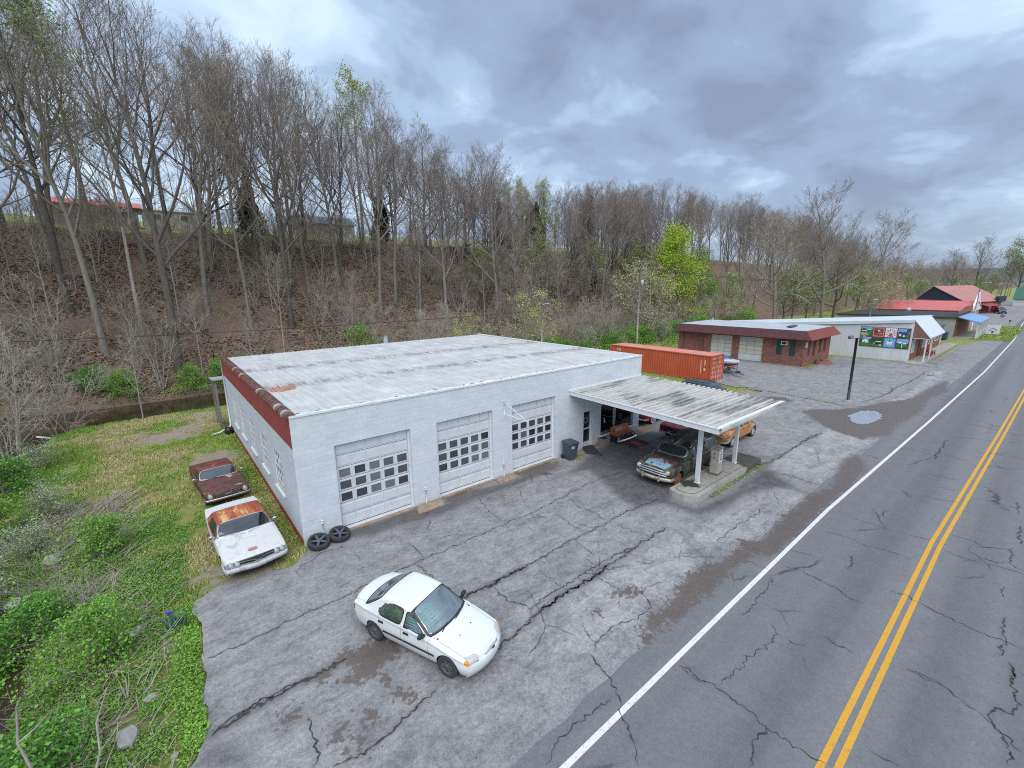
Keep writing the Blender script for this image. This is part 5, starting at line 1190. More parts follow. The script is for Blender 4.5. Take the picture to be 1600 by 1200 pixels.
# ---------------------------------------------------------------- two derelict coupes on the grass
def coupe_details(c, r, white):
    pass
def build_muscle():
    r = thing('white_coupe', 'weathered white two-door coupe with a rusty orange roof nosing onto the lot', 'car', (-1.72, 1.68, -.22), R(-87.6))
    sp = dict(prof=[(2.24, .30), (2.33, .42), (2.36, .52), (2.37, .70), (2.33, .775), (2.2, .81), (1.2, .895), (.86, .925), (.72, .945), (.46, 1.12), (.20, 1.275), (.02, 1.32), (-.35, 1.345), (-.85, 1.325), (-1.02, 1.29), (-1.22, 1.12), (-1.42, .985), (-1.6, .965), (-2.30, .935), (-2.46, .88), (-2.50, .62), (-2.42, .36)],
              hw=[(2.4, .93), (2.1, .955), (1.2, .965), (-1, .965), (-1.8, .94), (-2.5, .88)], belt=[(2.4, .74), (2.0, .775), (.8, .87), (-.6, .90), (-1.3, .955), (-2.5, .90)], sill=[(2.4, .32), (1.9, .30), (-1.7, .26), (-2.5, .34)],
              bow=[(2.4, .13), (1.8, .12), (.9, .12), (.3, .06), (-.6, 0), (-1.1, -.05), (-1.5, -.07), (-2.5, -.06)], tum=.40, rc=.07, ry=.12, crown=.03, tuck=.10, bulge=.03, ds=.032)
    c = Car(sp); f = c.fs; A = lambda n: np.abs(f[n])
    for ax in (1.48, -1.42): c.arch(ax, .33, .36)
    wm = patchy('chalky_white_paint', [((.60, .61, .60), 0), ((.46, .47, .47), .60), ((.34, .22, .13), .70)], 2.0, .6, bump=.03, fv=(.94, 1.05))
    rust = patchy('rusted_roof', [((.30, .072, .040), 0), ((.40, .135, .06), .50), ((.62, .36, .16), .585)], 1.6, .8, stretch=(.45, 1.6, 1), soft=.025)
    c.mark('roof', ((f['seg'] <= 1) & (f['x'] < .24) & (f['x'] > -1.05)) | ((f['seg'] <= 2) & (f['x'] < .70) & (f['x'] > -1.36) & (f['zt'] > 1.0)))
    c.mark('hood', (f['seg'] <= 1) & (f['x'] > .88) & (f['x'] < 2.22) & (A('y') < f['w']-.14))
    c.mark('trunk_lid', (f['seg'] <= 1) & (f['x'] < -1.62) & (f['x'] > -2.40) & (A('y') < f['w']-.14))
    c.mark('door', (f['seg'] >= 3) & (f['cx'] > -.75) & (f['cx'] < .72) & (f['z'] > .36))
    chrome = plain('pitted_chrome', (.46, .47, .48), .35, .25, 12, .75, dirt=.3)
    c.windscreen('windshield', .75, .14, trim='screen_trim', side=.055, tw=.035); c.windscreen('rear_window', -1.04, -1.42, trim='screen_trim', side=.10, tw=.03)
    c.sidewin('side_glass', [(.02, 1.22), (.46, .93), (-.80, .94), (-.70, 1.17), (-.45, 1.23)], .02, 'screen_trim')
    fas = (f['x'] > 2.15) & (f['seg'] <= 2)
    c.mark('grille', fas & (f['zt'] > .545) & (f['zt'] < .745) & (A('y') < .86))
    gl = mat_glass('old_car_glass', (.30, .37, .38), .04, .72)
    blk = plain('grille_black', (.025, .026, .028), .5, .2, 10)
    c.finish(r, dict(body=wm, roof=rust, hood=wm, trunk_lid=wm, door=wm, windshield=gl, rear_window=gl, side_glass=gl, screen_trim=chrome, grille=blk))
    for s in (-1, 1):
        for y in (.78, .60): c.lamp(r, 'headlight', plain('headlight_glass', (.55, .56, .56), .15, .1, 20), s*y, .65, .075, chrome, out=.015)
        MB().lathe([(.055, 0), (.075, .01), (.08, -.03)], 14, Matrix.Translation((c.nose(.65, s*.88)+.02, s*.885, .65)) @ Matrix.Rotation(R(90), 4, 'Y')).build('fender_cap', chrome, r)
        mb = MB(); mb.ico((.52, s*1.03, 1.0), .07, 2, 0, 0, (.6, 1.3, .8)); mb.box((.52, s*.965, .95), (.05, .10, .05)); mb.build('wing_mirror', chrome, r)
        MB().tube([(.88, s*.06, .955), (.76, s*.06+.44*(1 if s > 0 else -1), .985)], .009, 4).build('wiper', chrome, r)
    for z in (.60, .69): 
        mb = MB(); v = []
        for y in np.linspace(-.50, .50, 13): x = c.nose(z, y)+.03+.05*max(0, 1-abs(y)/.25); v += [(x, y, z-.012-.05*max(0, 1-abs(y)/.3)), (x, y, z+.012-.05*max(0, 1-abs(y)/.3))]
        mb.add(v, [(2*i, 2*i+2, 2*i+3, 2*i+1) for i in range(12)]); mb.build('grille_bar', chrome, r)
    c.bumper(r, 'front_bumper', patchy('tired_white_bumper', [((.50, .52, .54), 0), ((.36, .34, .32), .56)], 4, .5), .37, .545, .10, wrap=.5, vee=.06, depth=.13)
    mb = MB(); mb.bx(2.18, 2.24, -.55, .55, .18, .33); mb.build('valance', blk, r)
    c.bumper(r, 'rear_bumper', chrome, .42, .56, .07, rear=True, wrap=.4)
    MB().lathe([(0, .004), (.13, .004)], 18, Matrix.Translation((1.98, -.05, .838)) @ Matrix.Diagonal((.8, 1.2, 1, 1))).build('faded_mark', plain('faded_red_mark', (.42, .22, .22), .7, .3, 14), r)
    for x in (1.48, -1.42):
        well(r, x, .95, .55, .36, .33).build('wheel_well', M_UNDER, r)
        for s in (-1, 1): add_wheel(r, x, s*.80, .32, .20, M_TYRE, chrome, 'cap')
    MB().bx(-2.2, 2.1, -.62, .62, .20, .28).build('underbody', M_UNDER, r); cabin(r, -1.2, .50, .80, .32, .90, plain('tan_vinyl', (.30, .27, .22), .6), seats=((-.15, None), (-.85, None)))
build_muscle()
def build_mustang():
    r = thing('brown_coupe', 'derelict dark brown two-door coupe with grey worn patches behind the white coupe', 'car', (-1.86, 8.12, -.34), R(-85.5)); r.scale = (1.03, 1.03, 1.03)
    sp = dict(prof=[(2.02, .34), (2.10, .45), (2.16, .72), (2.14, .80), (2.04, .84), (1.8, .862), (.95, .925), (.70, .95), (.60, .965), (.36, 1.11), (.12, 1.235), (-.05, 1.272), (-.4, 1.29), (-.78, 1.265), (-.98, 1.22), (-1.2, 1.08), (-1.38, .975), (-1.55, .96), (-2.05, .93), (-2.22, .86), (-2.25, .6), (-2.18, .38)],
              hw=[(2.2, .80), (1.9, .845), (1, .865), (-1, .865), (-2.2, .80)], belt=[(2.2, .765), (1.8, .80), (.6, .885), (-1.2, .925), (-2.2, .88)], sill=[(2.2, .36), (1.7, .30), (-1.6, .28), (-2.2, .36)],
              bow=[(2.2, .05), (1.5, .06), (.7, .11), (.2, .05), (-.5, 0), (-1, -.05), (-2.2, -.05)], tum=.42, rc=.07, ry=.12, crown=.03, tuck=.09, bulge=.02, ds=.034)
    c = Car(sp); f = c.fs; A = lambda n: np.abs(f[n])
    for ax in (1.36, -1.32): c.arch(ax, .32, .345)
    brown = patchy('brown_primer', [((.085, .045, .040), 0), ((.13, .055, .045), .5), ((.42, .40, .40), .635)], 1.5, .65, seed=(3, 1, 2), soft=.03)
    roofm = patchy('maroon_roof', [((.15, .033, .030), 0), ((.20, .055, .045), .52), ((.55, .50, .48), .67)], 1.1, .6, seed=(9, 4, 0), soft=.04)
    c.mark('roof', ((f['seg'] <= 2) & (f['x'] < .58) & (f['x'] > -1.36) & (f['zt'] > 1.0)))
    c.mark('hood', (f['seg'] <= 1) & (f['x'] > .72) & (f['x'] < 2.06) & (A('y') < f['w']-.13)); c.mark('trunk_lid', (f['seg'] <= 1) & (f['x'] < -1.56) & (f['x'] > -2.15) & (A('y') < f['w']-.13))
    c.mark('door', (f['seg'] >= 3) & (f['cx'] > -.60) & (f['cx'] < .60) & (f['z'] > .36))
    chrome = _mc['pitted_chrome']; gl = mat_glass('hazy_car_glass', (.32, .38, .41), .10, .55)
    c.windscreen('windshield', .63, .06, trim='screen_trim', side=.06, tw=.03); c.windscreen('rear_window', -1.0, -1.38, trim='screen_trim', side=.09, tw=.03)
    c.sidewin('side_glass', [(-.02, 1.18), (.34, .95), (-.62, .95), (-.66, 1.12), (-.45, 1.19)], .02, 'screen_trim')
    c.mark('grille', (f['x'] > 2.0) & (f['seg'] <= 1) & (f['zt'] > .58) & (f['zt'] < .77) & (A('y') < .50))
    c.finish(r, dict(body=brown, roof=roofm, hood=brown, trunk_lid=brown, door=brown, windshield=gl, rear_window=gl, side_glass=gl, screen_trim=chrome, grille=_mc['grille_black']))
    for s in (-1, 1):
        c.lamp(r, 'headlight', _mc['headlight_glass'], s*.66, .685, .085, chrome, out=.015)
        mb = MB(); mb.ico((.46, s*.95, 1.03), .07, 2, 0, 0, (.6, 1.2, .85)); mb.box((.46, s*.88, .98), (.05, .08, .06)); mb.build('wing_mirror', chrome, r)
        MB().tube([(.71, s*.1, .975), (.66, s*.1-.38, .995)], .009, 4).build('wiper', _mc['black_trim'], r)
    for z in (.625, .68, .735): MB().bx(c.nose(z)+.005, c.nose(z)+.022, -.46, .46, z-.008, z+.008).build('grille_bar', chrome, r)
    MB().bx(c.nose(.68)+.02, c.nose(.68)+.035, -.14, .14, .64, .72).build('grille_emblem', chrome, r)
    c.bumper(r, 'front_bumper', chrome, .44, .56, .06, wrap=.35); c.bumper(r, 'rear_bumper', chrome, .44, .56, .05, rear=True, wrap=.3)
    for x in (1.36, -1.32):
        well(r, x, .85, .5, .345, .32).build('wheel_well', M_UNDER, r)
        for s in (-1, 1): add_wheel(r, x, s*.72, .31, .19, M_TYRE, chrome, 'cap')
    MB().bx(-2.0, 1.95, -.55, .55, .22, .30).build('underbody', M_UNDER, r); cabin(r, -1.15, .42, .72, .32, .90, M_DASH, seats=((-.1, .42), (-.8, None)))
build_mustang()

# ---------------------------------------------------------------- old hearse under the canopy
def build_hearse():
    r = thing('old_hearse', 'rusty black hearse from about 1950 with flaking pale blue hood under the canopy', 'hearse', (17.14, -5.28, GZ), R(182.2))
    sp = dict(prof=[(2.66, .42), (2.76, .55), (2.80, .74), (2.74, .93), (2.58, 1.015), (2.2, 1.065), (1.7, 1.10), (1.32, 1.125), (1.20, 1.15), (1.0, 1.35), (.80, 1.555), (.62, 1.645), (.2, 1.725), (-.6, 1.77), (-1.6, 1.76), (-2.3, 1.68), (-2.6, 1.52), (-2.82, 1.18), (-2.92, .86), (-2.93, .62), (-2.86, .44)],
              hw=[(2.8, .88), (2.5, .965), (1.9, .99), (-1.8, .99), (-2.5, .95), (-2.95, .78)], belt=[(2.8, .82), (2.4, .885), (1.6, .945), (.9, 1.01), (-1, 1.07), (-2.4, 1.04), (-2.95, .9)], sill=[(2.8, .46), (2.3, .38), (1.3, .34), (-1.9, .36), (-2.9, .46)],
              inset=[(-3, 0), (1.0, 0), (1.25, .10), (1.7, .22), (2.4, .34), (2.8, .36)], bow=[(2.8, .20), (2.4, .16), (1.2, .22), (.6, .10), (0, 0), (-2, -.06), (-2.6, -.16), (-2.9, -.25)], tum=.30, rc=.17, ry=.24, crown=.06, tuck=.07, bulge=.0, ds=.036)
    c = Car(sp); f = c.fs; A = lambda n: np.abs(f[n])
    c.arch(1.84, .36, .40); c.arch(-1.60, .36, .37)
    S2 = dict(soft=.035)
    side = patchy('hearse_side', [((.040, .040, .038), 0), ((.115, .115, .085), .50), ((.23, .13, .055), .60)], 1.4, .7, stretch=(1, 1, .7), **S2)
    roofm = patchy('hearse_roof', [((.022, .023, .026), 0), ((.10, .09, .08), .52), ((.34, .31, .27), .60), ((.16, .06, .04), .66)], 1.5, .6, stretch=(.7, 1.4, 1), **S2)
    # hood: black edges, brown primer towards the glass, pale blue at the front - a real paint layout in the car's own length
    t = NT('hearse_hood'); s = t.sep(t.tc()); n = t.noise(3, 8, .68, .4); n2 = t.noise(25, 4, .7)
    ay = t.math('ABSOLUTE', s[1])
    cb = t.ramp(n2, [(.3, (.10, .035, .026)), (.7, (.19, .075, .05))]); ck = t.ramp(n2, [(.3, (.018, .019, .023)), (.7, (.05, .048, .046))]); bl = t.ramp(n2, [(.3, (.20, .35, .44)), (.7, (.33, .50, .58))])
    c_ = t.mix(t.step(t.math('ADD', s[0], t.math('MULTIPLY', t.math('SUBTRACT', n, .5), .9)), 1.62, 1.72), ck, cb)
    m = t.math('ADD', t.math('SUBTRACT', s[0], t.math('MULTIPLY', ay, .15)), t.math('MULTIPLY', t.math('SUBTRACT', t.noise(5, 9, .76, .5), .5), 2.4))
    c_ = t.mix(t.step(m, 1.98, 2.05), c_, bl); c_ = t.mix(t.step(t.noise(5.5, 8, .76, .2), .57, .60), c_, ck)
    hood = t.set(c_, .55, 0, .4)
    c.mark('roof', (f['seg'] <= 1) & (f['x'] < .84) & (f['x'] > -2.75)); c.mark('hood', (f['seg'] <= 1) & (f['x'] > 1.24) & (f['x'] < 2.66))
    c.mark('front_door', (f['seg'] >= 3) & (f['cx'] > -.12) & (f['cx'] < .98) & (f['z'] > .42)); c.mark('rear_door', (f['seg'] >= 3) & (f['cx'] > -1.12) & (f['cx'] < -.16) & (f['z'] > .42))
    chrome = plain('old_chrome', (.52, .53, .54), .3, .2, 14, .8, dirt=.35); gl = mat_glass('dusty_green_glass', (.22, .25, .18), .14, .6)
    c.windscreen('windshield', 1.22, .76, trim='screen_trim', side=.10, tw=.035); c.windscreen('rear_window', -2.58, -2.80, trim='screen_trim', side=.30, tw=.03)
    op = plain('open_window_dark', (.02, .02, .02), .8)
    c.sidewin('side_glass', [(.70, 1.08), (.50, 1.42), (.22, 1.50), (.22, 1.09)], .02, 'screen_trim'); c.sidewin('blank_panel', [(.13, 1.10), (.13, 1.50), (-.70, 1.54), (-.70, 1.12)], 0, None)
    c.sidewin('side_glass', [(-1.0, 1.13), (-1.0, 1.53), (-1.7, 1.51), (-2.0, 1.40), (-2.12, 1.22), (-2.08, 1.14)], .03, 'screen_trim')
    c.mark('belt_trim', (f['seg'] == 3) & (f['cx'] < 1.05) & (f['cx'] > -2.6) & (f['z'] > f['z']) )
    c.mark('grille', (f['x'] > 2.5) & (f['seg'] <= 1) & (f['zt'] > .60) & (f['zt'] < .88) & (A('y') < .62))
    c.finish(r, dict(body=side, roof=roofm, hood=hood, front_door=side, rear_door=side, windshield=gl, rear_window=gl, side_glass=gl, blank_panel=side, screen_trim=chrome, grille=_mc['grille_black']))
    for s_ in (-1, 1):
        c.lamp(r, 'headlight', _mc['headlight_glass'], s_*.76, .80, .095, chrome, out=.04, depth=.04)
        pts = [(x, s_*(float(c.hw(x))+.006), float(interp(sorted(sp['belt']), x))-.01) for x in np.linspace(1.2, -2.4, 14)]
        MB().tube(pts, .014, 5).build('belt_moulding', chrome, r)
        MB().box((-.02, s_*1.0, .93), (.16, .03, .03)).build('door_handle', chrome, r)
        MB().lathe([(.03, -.02), (.07, 0), (.05, .05), (0, .06)], 12, Matrix.Translation((1.02, s_*1.08, 1.12)) @ Matrix.Rotation(R(90), 4, 'Y')).build('wing_mirror', M_BLACK, r)
        MB().box((-1.62, s_*.985, .60), (.9, .02, .46)).build('fender_skirt', side, r)
    for k, (z, w) in enumerate(((.87, .60), (.76, .70), (.65, .72))):
        mb = MB(); v = []; 
        for y in np.linspace(-w, w, 17): x = c.nose(z, y)+.055; zz = z+.05*(1-(y/w)**2)-.02; v += [(x-.05, y, zz-.035), (x, y, zz-.03), (x+.012, y, zz), (x, y, zz+.03), (x-.05, y, zz+.035)]
        mb.add(v, [(i*5+j, (i+1)*5+j, (i+1)*5+j+1, i*5+j+1) for i in range(16) for j in range(4)], 0, True); mb.build('grille_bar', chrome, r)
    bm_ = patchy('rusted_chrome_bumper', [((.50, .47, .42), 0), ((.33, .22, .12), .54), ((.20, .10, .05), .64)], 4, .4, soft=.06); bm_.node_tree.nodes['Principled BSDF'].inputs['Metallic'].default_value = .5
    c.bumper(r, 'front_bumper', bm_, .34, .54, .13, wrap=.35, depth=.14); c.bumper(r, 'rear_bumper', bm_, .40, .56, .10, rear=True, wrap=.3)
    for s_ in (-1, 1): MB().box((c.nose(.45, .42)+.14, s_*.42, .47), (.09, .09, .26), taper=.8).build('bumper_guard', bm_, r)
    wr = plain('rusty_wheel', (.27, .115, .055), .8, .3, 10)
    well(r, 1.84, .97, .55, .40, .36).build('wheel_well', M_UNDER, r); well(r, -1.60, .97, .55, .37, .36).build('wheel_well', M_UNDER, r)
    for x in (1.84, -1.60):
        for s_ in (-1, 1): add_wheel(r, x, s_*.80, .32, .18, wr, wr, 'cap', ride=.30)
    MB().bx(-2.7, 2.5, -.62, .62, .26, .34).build('underbody', M_UNDER, r); cabin(r, -2.5, .95, .82, .40, 1.04, M_DASH, seats=((.1, None),))
    mb = MB(); 
    for y in (-.05,): mb.tube([(.98, 0, 1.36), (.62, 0, 1.64)], .012, 5)
    mb.build('screen_divider', chrome, r)
build_hearse()

def build_rusty():
    r = thing('rusty_sedan', 'orange and pale green rust-patched 1940s sedan parked beyond the pump island', 'car', (23.62, -4.66, GZ), R(181.5))
    sp = dict(prof=[(2.32, .42), (2.42, .60), (2.44, .84), (2.34, 1.0), (2.1, 1.055), (1.5, 1.11), (1.05, 1.15), (.98, 1.17), (.74, 1.42), (.55, 1.57), (.3, 1.65), (-.25, 1.69), (-.75, 1.63), (-1.05, 1.50), (-1.32, 1.25), (-1.6, 1.15), (-1.95, 1.06), (-2.25, .90), (-2.36, .66), (-2.32, .44)],
              hw=[(2.4, .86), (2.1, .92), (1.4, .93), (-1.6, .93), (-2.1, .90), (-2.4, .74)], belt=[(2.5, .78), (2.1, .86), (1.3, .92), (.5, 1.0), (-1.0, 1.03), (-1.7, .95), (-2.4, .8)], sill=[(2.4, .44), (1.9, .36), (-1.9, .36), (-2.4, .46)],
              inset=[(-3, .22), (-1.6, .16), (-1.2, .06), (-.9, 0), (.8, 0), (1.1, .14), (1.6, .30), (2.4, .40)], bow=[(2.4, .24), (2, .2), (1, .16), (.5, .08), (0, 0), (-1, -.10), (-2, -.2), (-2.4, -.3)], tum=.34, rc=.15, ry=.22, crown=.06, tuck=.06, ds=.038)
    c = Car(sp); f = c.fs; A = lambda n: np.abs(f[n])
    for ax in (1.28, -1.62): c.arch(ax, .36, .39)
    pm = patchy('orange_rust_paint', [((.36, .125, .04), 0), ((.52, .235, .075), .46), ((.40, .43, .32), .545), ((.22, .045, .03), .62)], 1.35, .75, seed=(2, 5, 1), soft=.03)
    pr = patchy('red_rust_trunk', [((.25, .055, .035), 0), ((.36, .11, .05), .53), ((.42, .30, .16), .66)], 1.6, .75, seed=(1, 8, 1), soft=.04)
    c.mark('trunk_lid', (f['seg'] <= 2) & (f['x'] < -1.22)); c.mark('roof', (f['seg'] <= 1) & (f['x'] < .80) & (f['x'] > -1.2)); c.mark('hood', (f['seg'] <= 1) & (f['x'] > 1.0) & (f['x'] < 2.3))
    c.mark('front_door', (f['seg'] >= 3) & (f['cx'] > -.30) & (f['cx'] < .80) & (f['z'] > .42)); c.mark('rear_door', (f['seg'] >= 3) & (f['cx'] > -1.15) & (f['cx'] < -.33) & (f['z'] > .42))
    gl = _mc['old_car_glass']; chrome = _mc['old_chrome']
    c.windscreen('windshield', .99, .60, trim='screen_trim', side=.10, tw=.03); c.windscreen('rear_window', -.95, -1.22, trim='screen_trim', side=.24, tw=.03)
    c.sidewin('side_glass', [(.62, 1.06), (.40, 1.42), (.0, 1.48), (.0, 1.06)], .02, 'screen_trim'); c.sidewin('side_glass', [(-.10, 1.06), (-.10, 1.48), (-.6, 1.44), (-.85, 1.25), (-.85, 1.08)], .02, 'screen_trim')
    c.mark('grille', (f['x'] > 2.1) & (f['seg'] <= 1) & (f['zt'] > .56) & (f['zt'] < .80) & (A('y') < .5))
    c.finish(r, dict(body=pm, trunk_lid=pr, roof=pm, hood=pr, front_door=pm, rear_door=pm, windshield=gl, rear_window=gl, side_glass=gl, screen_trim=pm, grille=plain('grille_red_rust', (.12, .03, .02), .7, .3, 10)))
    for s in (-1, 1): c.lamp(r, 'headlight', _mc['headlight_glass'], s*.66, .84, .10, pm, out=.05, depth=.04)
    for z in (.62, .70, .78): MB().bx(c.nose(z)-.02, c.nose(z)+.03, -.45, .45, z-.014, z+.014).build('grille_bar', chrome, r)
    c.bumper(r, 'front_bumper', _mc['rusted_chrome_bumper'], .40, .53, .10, wrap=.25, depth=.10); c.bumper(r, 'rear_bumper', _mc['rusted_chrome_bumper'], .40, .52, .08, rear=True, wrap=.2)
    for x in (1.28, -1.62):
        well(r, x, .91, .5, .39, .36).build('wheel_well', M_UNDER, r)
        for s in (-1, 1): add_wheel(r, x, s*.80, .34, .17, M_TYRE, plain('pale_hubcap', (.42, .42, .40), .5, .2, 8), 'cap')
    MB().bx(-2.2, 2.1, -.56, .56, .26, .34).build('underbody', M_UNDER, r); cabin(r, -1.2, .75, .76, .40, 1.0, M_DASH, seats=((.0, None), (-.8, None)))
build_rusty()

def three_box(name, label, loc, rz, paint, glassm, L=2.6, hwid=.95, lo=.0, fins=False, white=None, roofp=None, group=None):
    """1960s saloon seen mostly from behind"""
    r = thing(name, label, 'car', loc, rz, group)
    sp = dict(prof=[(L-.14, .36), (L-.04, .48), (L, .72), (L-.08, .82), (L-.3, .86), (1.1, .93), (.85, .96), (.5, 1.22), (.3, 1.33), (-.1, 1.38), (-.8, 1.36), (-1.0, 1.30), (-1.35, 1.0), (-1.5, .97), (-L+.25, .93), (-L+.06, .87), (-L, .62), (-L+.08, .38)],
              hw=[(L, hwid-.07), (L-.5, hwid), (-L+.6, hwid), (-L, hwid-.06)], belt=[(L, .78), (.8, .90), (-1.2, .945), (-L, .90)], sill=[(L, .36), (L-.6, .30), (-L+.6, .30), (-L, .38)],
              bow=[(L, .12), (.9, .13), (.3, .06), (-.5, 0), (-1, -.05), (-L, -.08)], tum=.40, rc=.08, ry=.14, crown=.03, tuck=.09, bulge=.02, ds=.04)
    c = Car(sp); f = c.fs; A = lambda n: np.abs(f[n]); ax1, ax2 = L-1.0, -L+1.12
    for ax in (ax1, ax2): c.arch(ax, .33, .36)
    c.mark('roof', (f['seg'] <= 2) & (f['x'] < .83) & (f['x'] > -1.3) & (f['zt'] > 1.02)); c.mark('hood', (f['seg'] <= 1) & (f['x'] > .98) & (f['x'] < L-.2) & (A('y') < f['w']-.13)); c.mark('trunk_lid', (f['seg'] <= 1) & (f['x'] < -1.45) & (f['x'] > -L+.12) & (A('y') < f['w']-.13))
    c.mark('door', (f['seg'] >= 3) & (f['cx'] > -.7) & (f['cx'] < .75) & (f['z'] > .36))
    c.windscreen('windshield', .86, .32, trim='screen_trim', side=.06, tw=.03); c.windscreen('rear_window', -1.0, -1.36, trim='screen_trim', side=.10, tw=.03)
    c.sidewin('side_glass', [(.15, 1.27), (.60, .96), (-.85, .97), (-.8, 1.22), (-.5, 1.28)], .02, 'screen_trim')
    c.mark('rear_panel', (f['x'] < -L+.3) & (f['seg'] <= 1) & (f['zt'] > .52) & (f['zt'] < .80) & (A('y') < hwid-.14)); c.mark('grille', (f['x'] > L-.2) & (f['seg'] <= 1) & (f['zt'] > .54) & (f['zt'] < .76) & (A('y') < hwid-.14))
    chrome = _mc['old_chrome']; c.finish(r, dict(body=paint, roof=roofp or paint, hood=paint, trunk_lid=paint, door=paint, windshield=glassm, rear_window=glassm, side_glass=glassm, screen_trim=chrome, rear_panel=plain('dark_rear_panel', (.045, .012, .014), .5), grille=_mc['grille_black']))
    for s in (-1, 1):
        c.lamp(r, 'tail_lamp', plain('dull_tail_lamp', (.28, .03, .03), .3), s*(hwid-.26), .68, .06, chrome, rear=True, out=.02, sq=(.26, .08)); c.lamp(r, 'headlight', _mc['headlight_glass'], s*(hwid-.24), .68, .08, chrome, out=.015)
    c.bumper(r, 'rear_bumper', chrome, .40, .53, .08, rear=True, wrap=.35); c.bumper(r, 'front_bumper', chrome, .40, .53, .08, wrap=.35)
    MB().bx(-L-.035, -L-.025, -.16, .16, .60, .66).build('trunk_script', chrome, r)
    for x in (ax1, ax2):
        well(r, x, hwid-.03, .5, .36, .33).build('wheel_well', M_UNDER, r)
        for s in (-1, 1): add_wheel(r, x, s*(hwid-.16), .33, .19, M_TYRE, chrome, 'cap', white=white)
    MB().bx(-L+.3, L-.3, -.6, .6, .2, .28).build('underbody', M_UNDER, r); cabin(r, -1.2, .6, hwid-.16, .32, .92, M_DASH, seats=((-.05, None), (-.8, None)))
    return r
three_box('maroon_coupe', 'dark maroon coupe under the canopy showing its black tail panel', (23.2, -2.72, GZ), R(-3), patchy('maroon_paint', [((.19, .03, .034), 0), ((.26, .06, .06), .55), ((.13, .022, .026), .62)], 1.4, .45), _mc['old_car_glass'], 2.62, .93)
three_box('red_coupe', 'bright red old coupe with white-walled tyre beside the garage end column', (24.10, .98, GZ), R(2), patchy('old_red_paint', [((.29, .022, .026), 0), ((.36, .06, .055), .58)], 1.6, .4), _mc['old_car_glass'], 2.45, .92, white=plain('whitewall', (.62, .61, .57), .7))

# ---------------------------------------------------------------- sport utility cars
def build_suv(name, label, loc, rz, col, pn, group=None):
    r = thing(name, label, 'suv', loc, rz, group)
    sp = dict(prof=[(2.22, .32), (2.31, .45), (2.33, .72), (2.25, .90), (2.1, .95), (1.35, 1.05), (1.12, 1.09), (.98, 1.12), (.52, 1.55), (.32, 1.655), (.0, 1.71), (-1.2, 1.735), (-2.05, 1.70), (-2.2, 1.62), (-2.32, 1.15), (-2.36, .9), (-2.36, .55), (-2.28, .36)],
              hw=[(2.3, .82), (1.9, .89), (-2, .89), (-2.4, .84)], belt=[(2.3, .82), (1.9, .90), (1.0, 1.03), (-2.4, 1.07)], sill=[(2.3, .34), (1.7, .32), (-1.7, .33), (-2.4, .38)],
              bow=[(2.3, .17), (1.2, .16), (.5, .08), (0, 0), (-2, -.04), (-2.4, -.10)], tum=.27, rc=.10, ry=.15, crown=.03, tuck=.06, ds=.045)
    c = Car(sp); f = c.fs; A = lambda n: np.abs(f[n])
    for ax in (1.42, -1.38): c.arch(ax, .37, .42)
    body = glass_paint(col, .35, .08, .5, .15, pn); gl = mat_glass('suv_glass', (.20, .30, .32), .03, .7); blk = _mc['black_trim']
    c.mark('roof', (f['seg'] <= 1) & (f['x'] < .46) & (f['x'] > -2.1)); c.mark('hood', (f['seg'] <= 1) & (f['x'] > 1.16) & (f['x'] < 2.2) & (A('y') < f['w']-.1))
    for x0, x1, n in ((-.15, 1.0, 'front_door'), (-1.02, -.17, 'rear_door')): c.mark(n, (f['seg'] >= 3) & (f['cx'] > x0) & (f['cx'] < x1) & (f['z'] > .42))
    c.windscreen('windshield', 1.02, .46, side=.07, tw=.035); c.windscreen('rear_window', -2.16, -2.32, side=.10, tw=.02)
    for q in ([(.80, 1.09), (.44, 1.52), (-.08, 1.58), (-.08, 1.10)], [(-.20, 1.10), (-.20, 1.585), (-.95, 1.59), (-.95, 1.11)], [(-1.06, 1.11), (-1.06, 1.59), (-1.95, 1.56), (-2.08, 1.12)]): c.sidewin('side_glass', q, .03)
    c.mark('grille', (f['x'] > 2.1) & (f['seg'] <= 1) & (f['zt'] > .62) & (f['zt'] < .86) & (A('y') < .48)); c.mark('headlight', (f['x'] > 2.0) & (f['seg'] <= 2) & (f['zt'] > .66) & (f['zt'] < .88) & (A('y') > .5)); c.mark('bumper', (f['z'] < .60) & (f['x'] > 1.92)); c.mark('bumper', (f['z'] < .60) & (f['x'] < -1.95))
    c.finish(r, dict(body=body, roof=body, hood=body, front_door=body, rear_door=body, windshield=gl, rear_window=gl, side_glass=gl, window_trim=blk, grille=blk, headlight=_mc['clear_lamp'], bumper=plain('grey_bumper', (.10, .10, .11), .5)))
    for s in (-1, 1):
        MB().tube([(.1, s*.60, 1.755), (-1.9, s*.60, 1.765)], .022, 6).build('roof_rail', blk, r)
        MB().ico((.72, s*1.0, 1.14), .10, 2, 0, 0, (.6, 1.1, .85)).build('wing_mirror', blk, r)
    for x in (1.42, -1.38):
        well(r, x, .88, .5, .42, .37).build('wheel_well', M_UNDER, r)
        for s in (-1, 1): add_wheel(r, x, s*.77, .37, .23, M_TYRE, M_GALV, n=5)
    MB().bx(-2.1, 2.0, -.55, .55, .28, .36).build('underbody', M_UNDER, r); cabin(r, -2.1, .85, .74, .42, 1.06, M_SEAT, seats=((.05, .42), (-.9, None)))
    return r
build_suv('dark_suv', 'dark blue-green sport utility car parked beyond the canopy near the orange container', (30.95, .25, GZ), R(-88), (.020, .050, .062), 'dark_teal_paint')
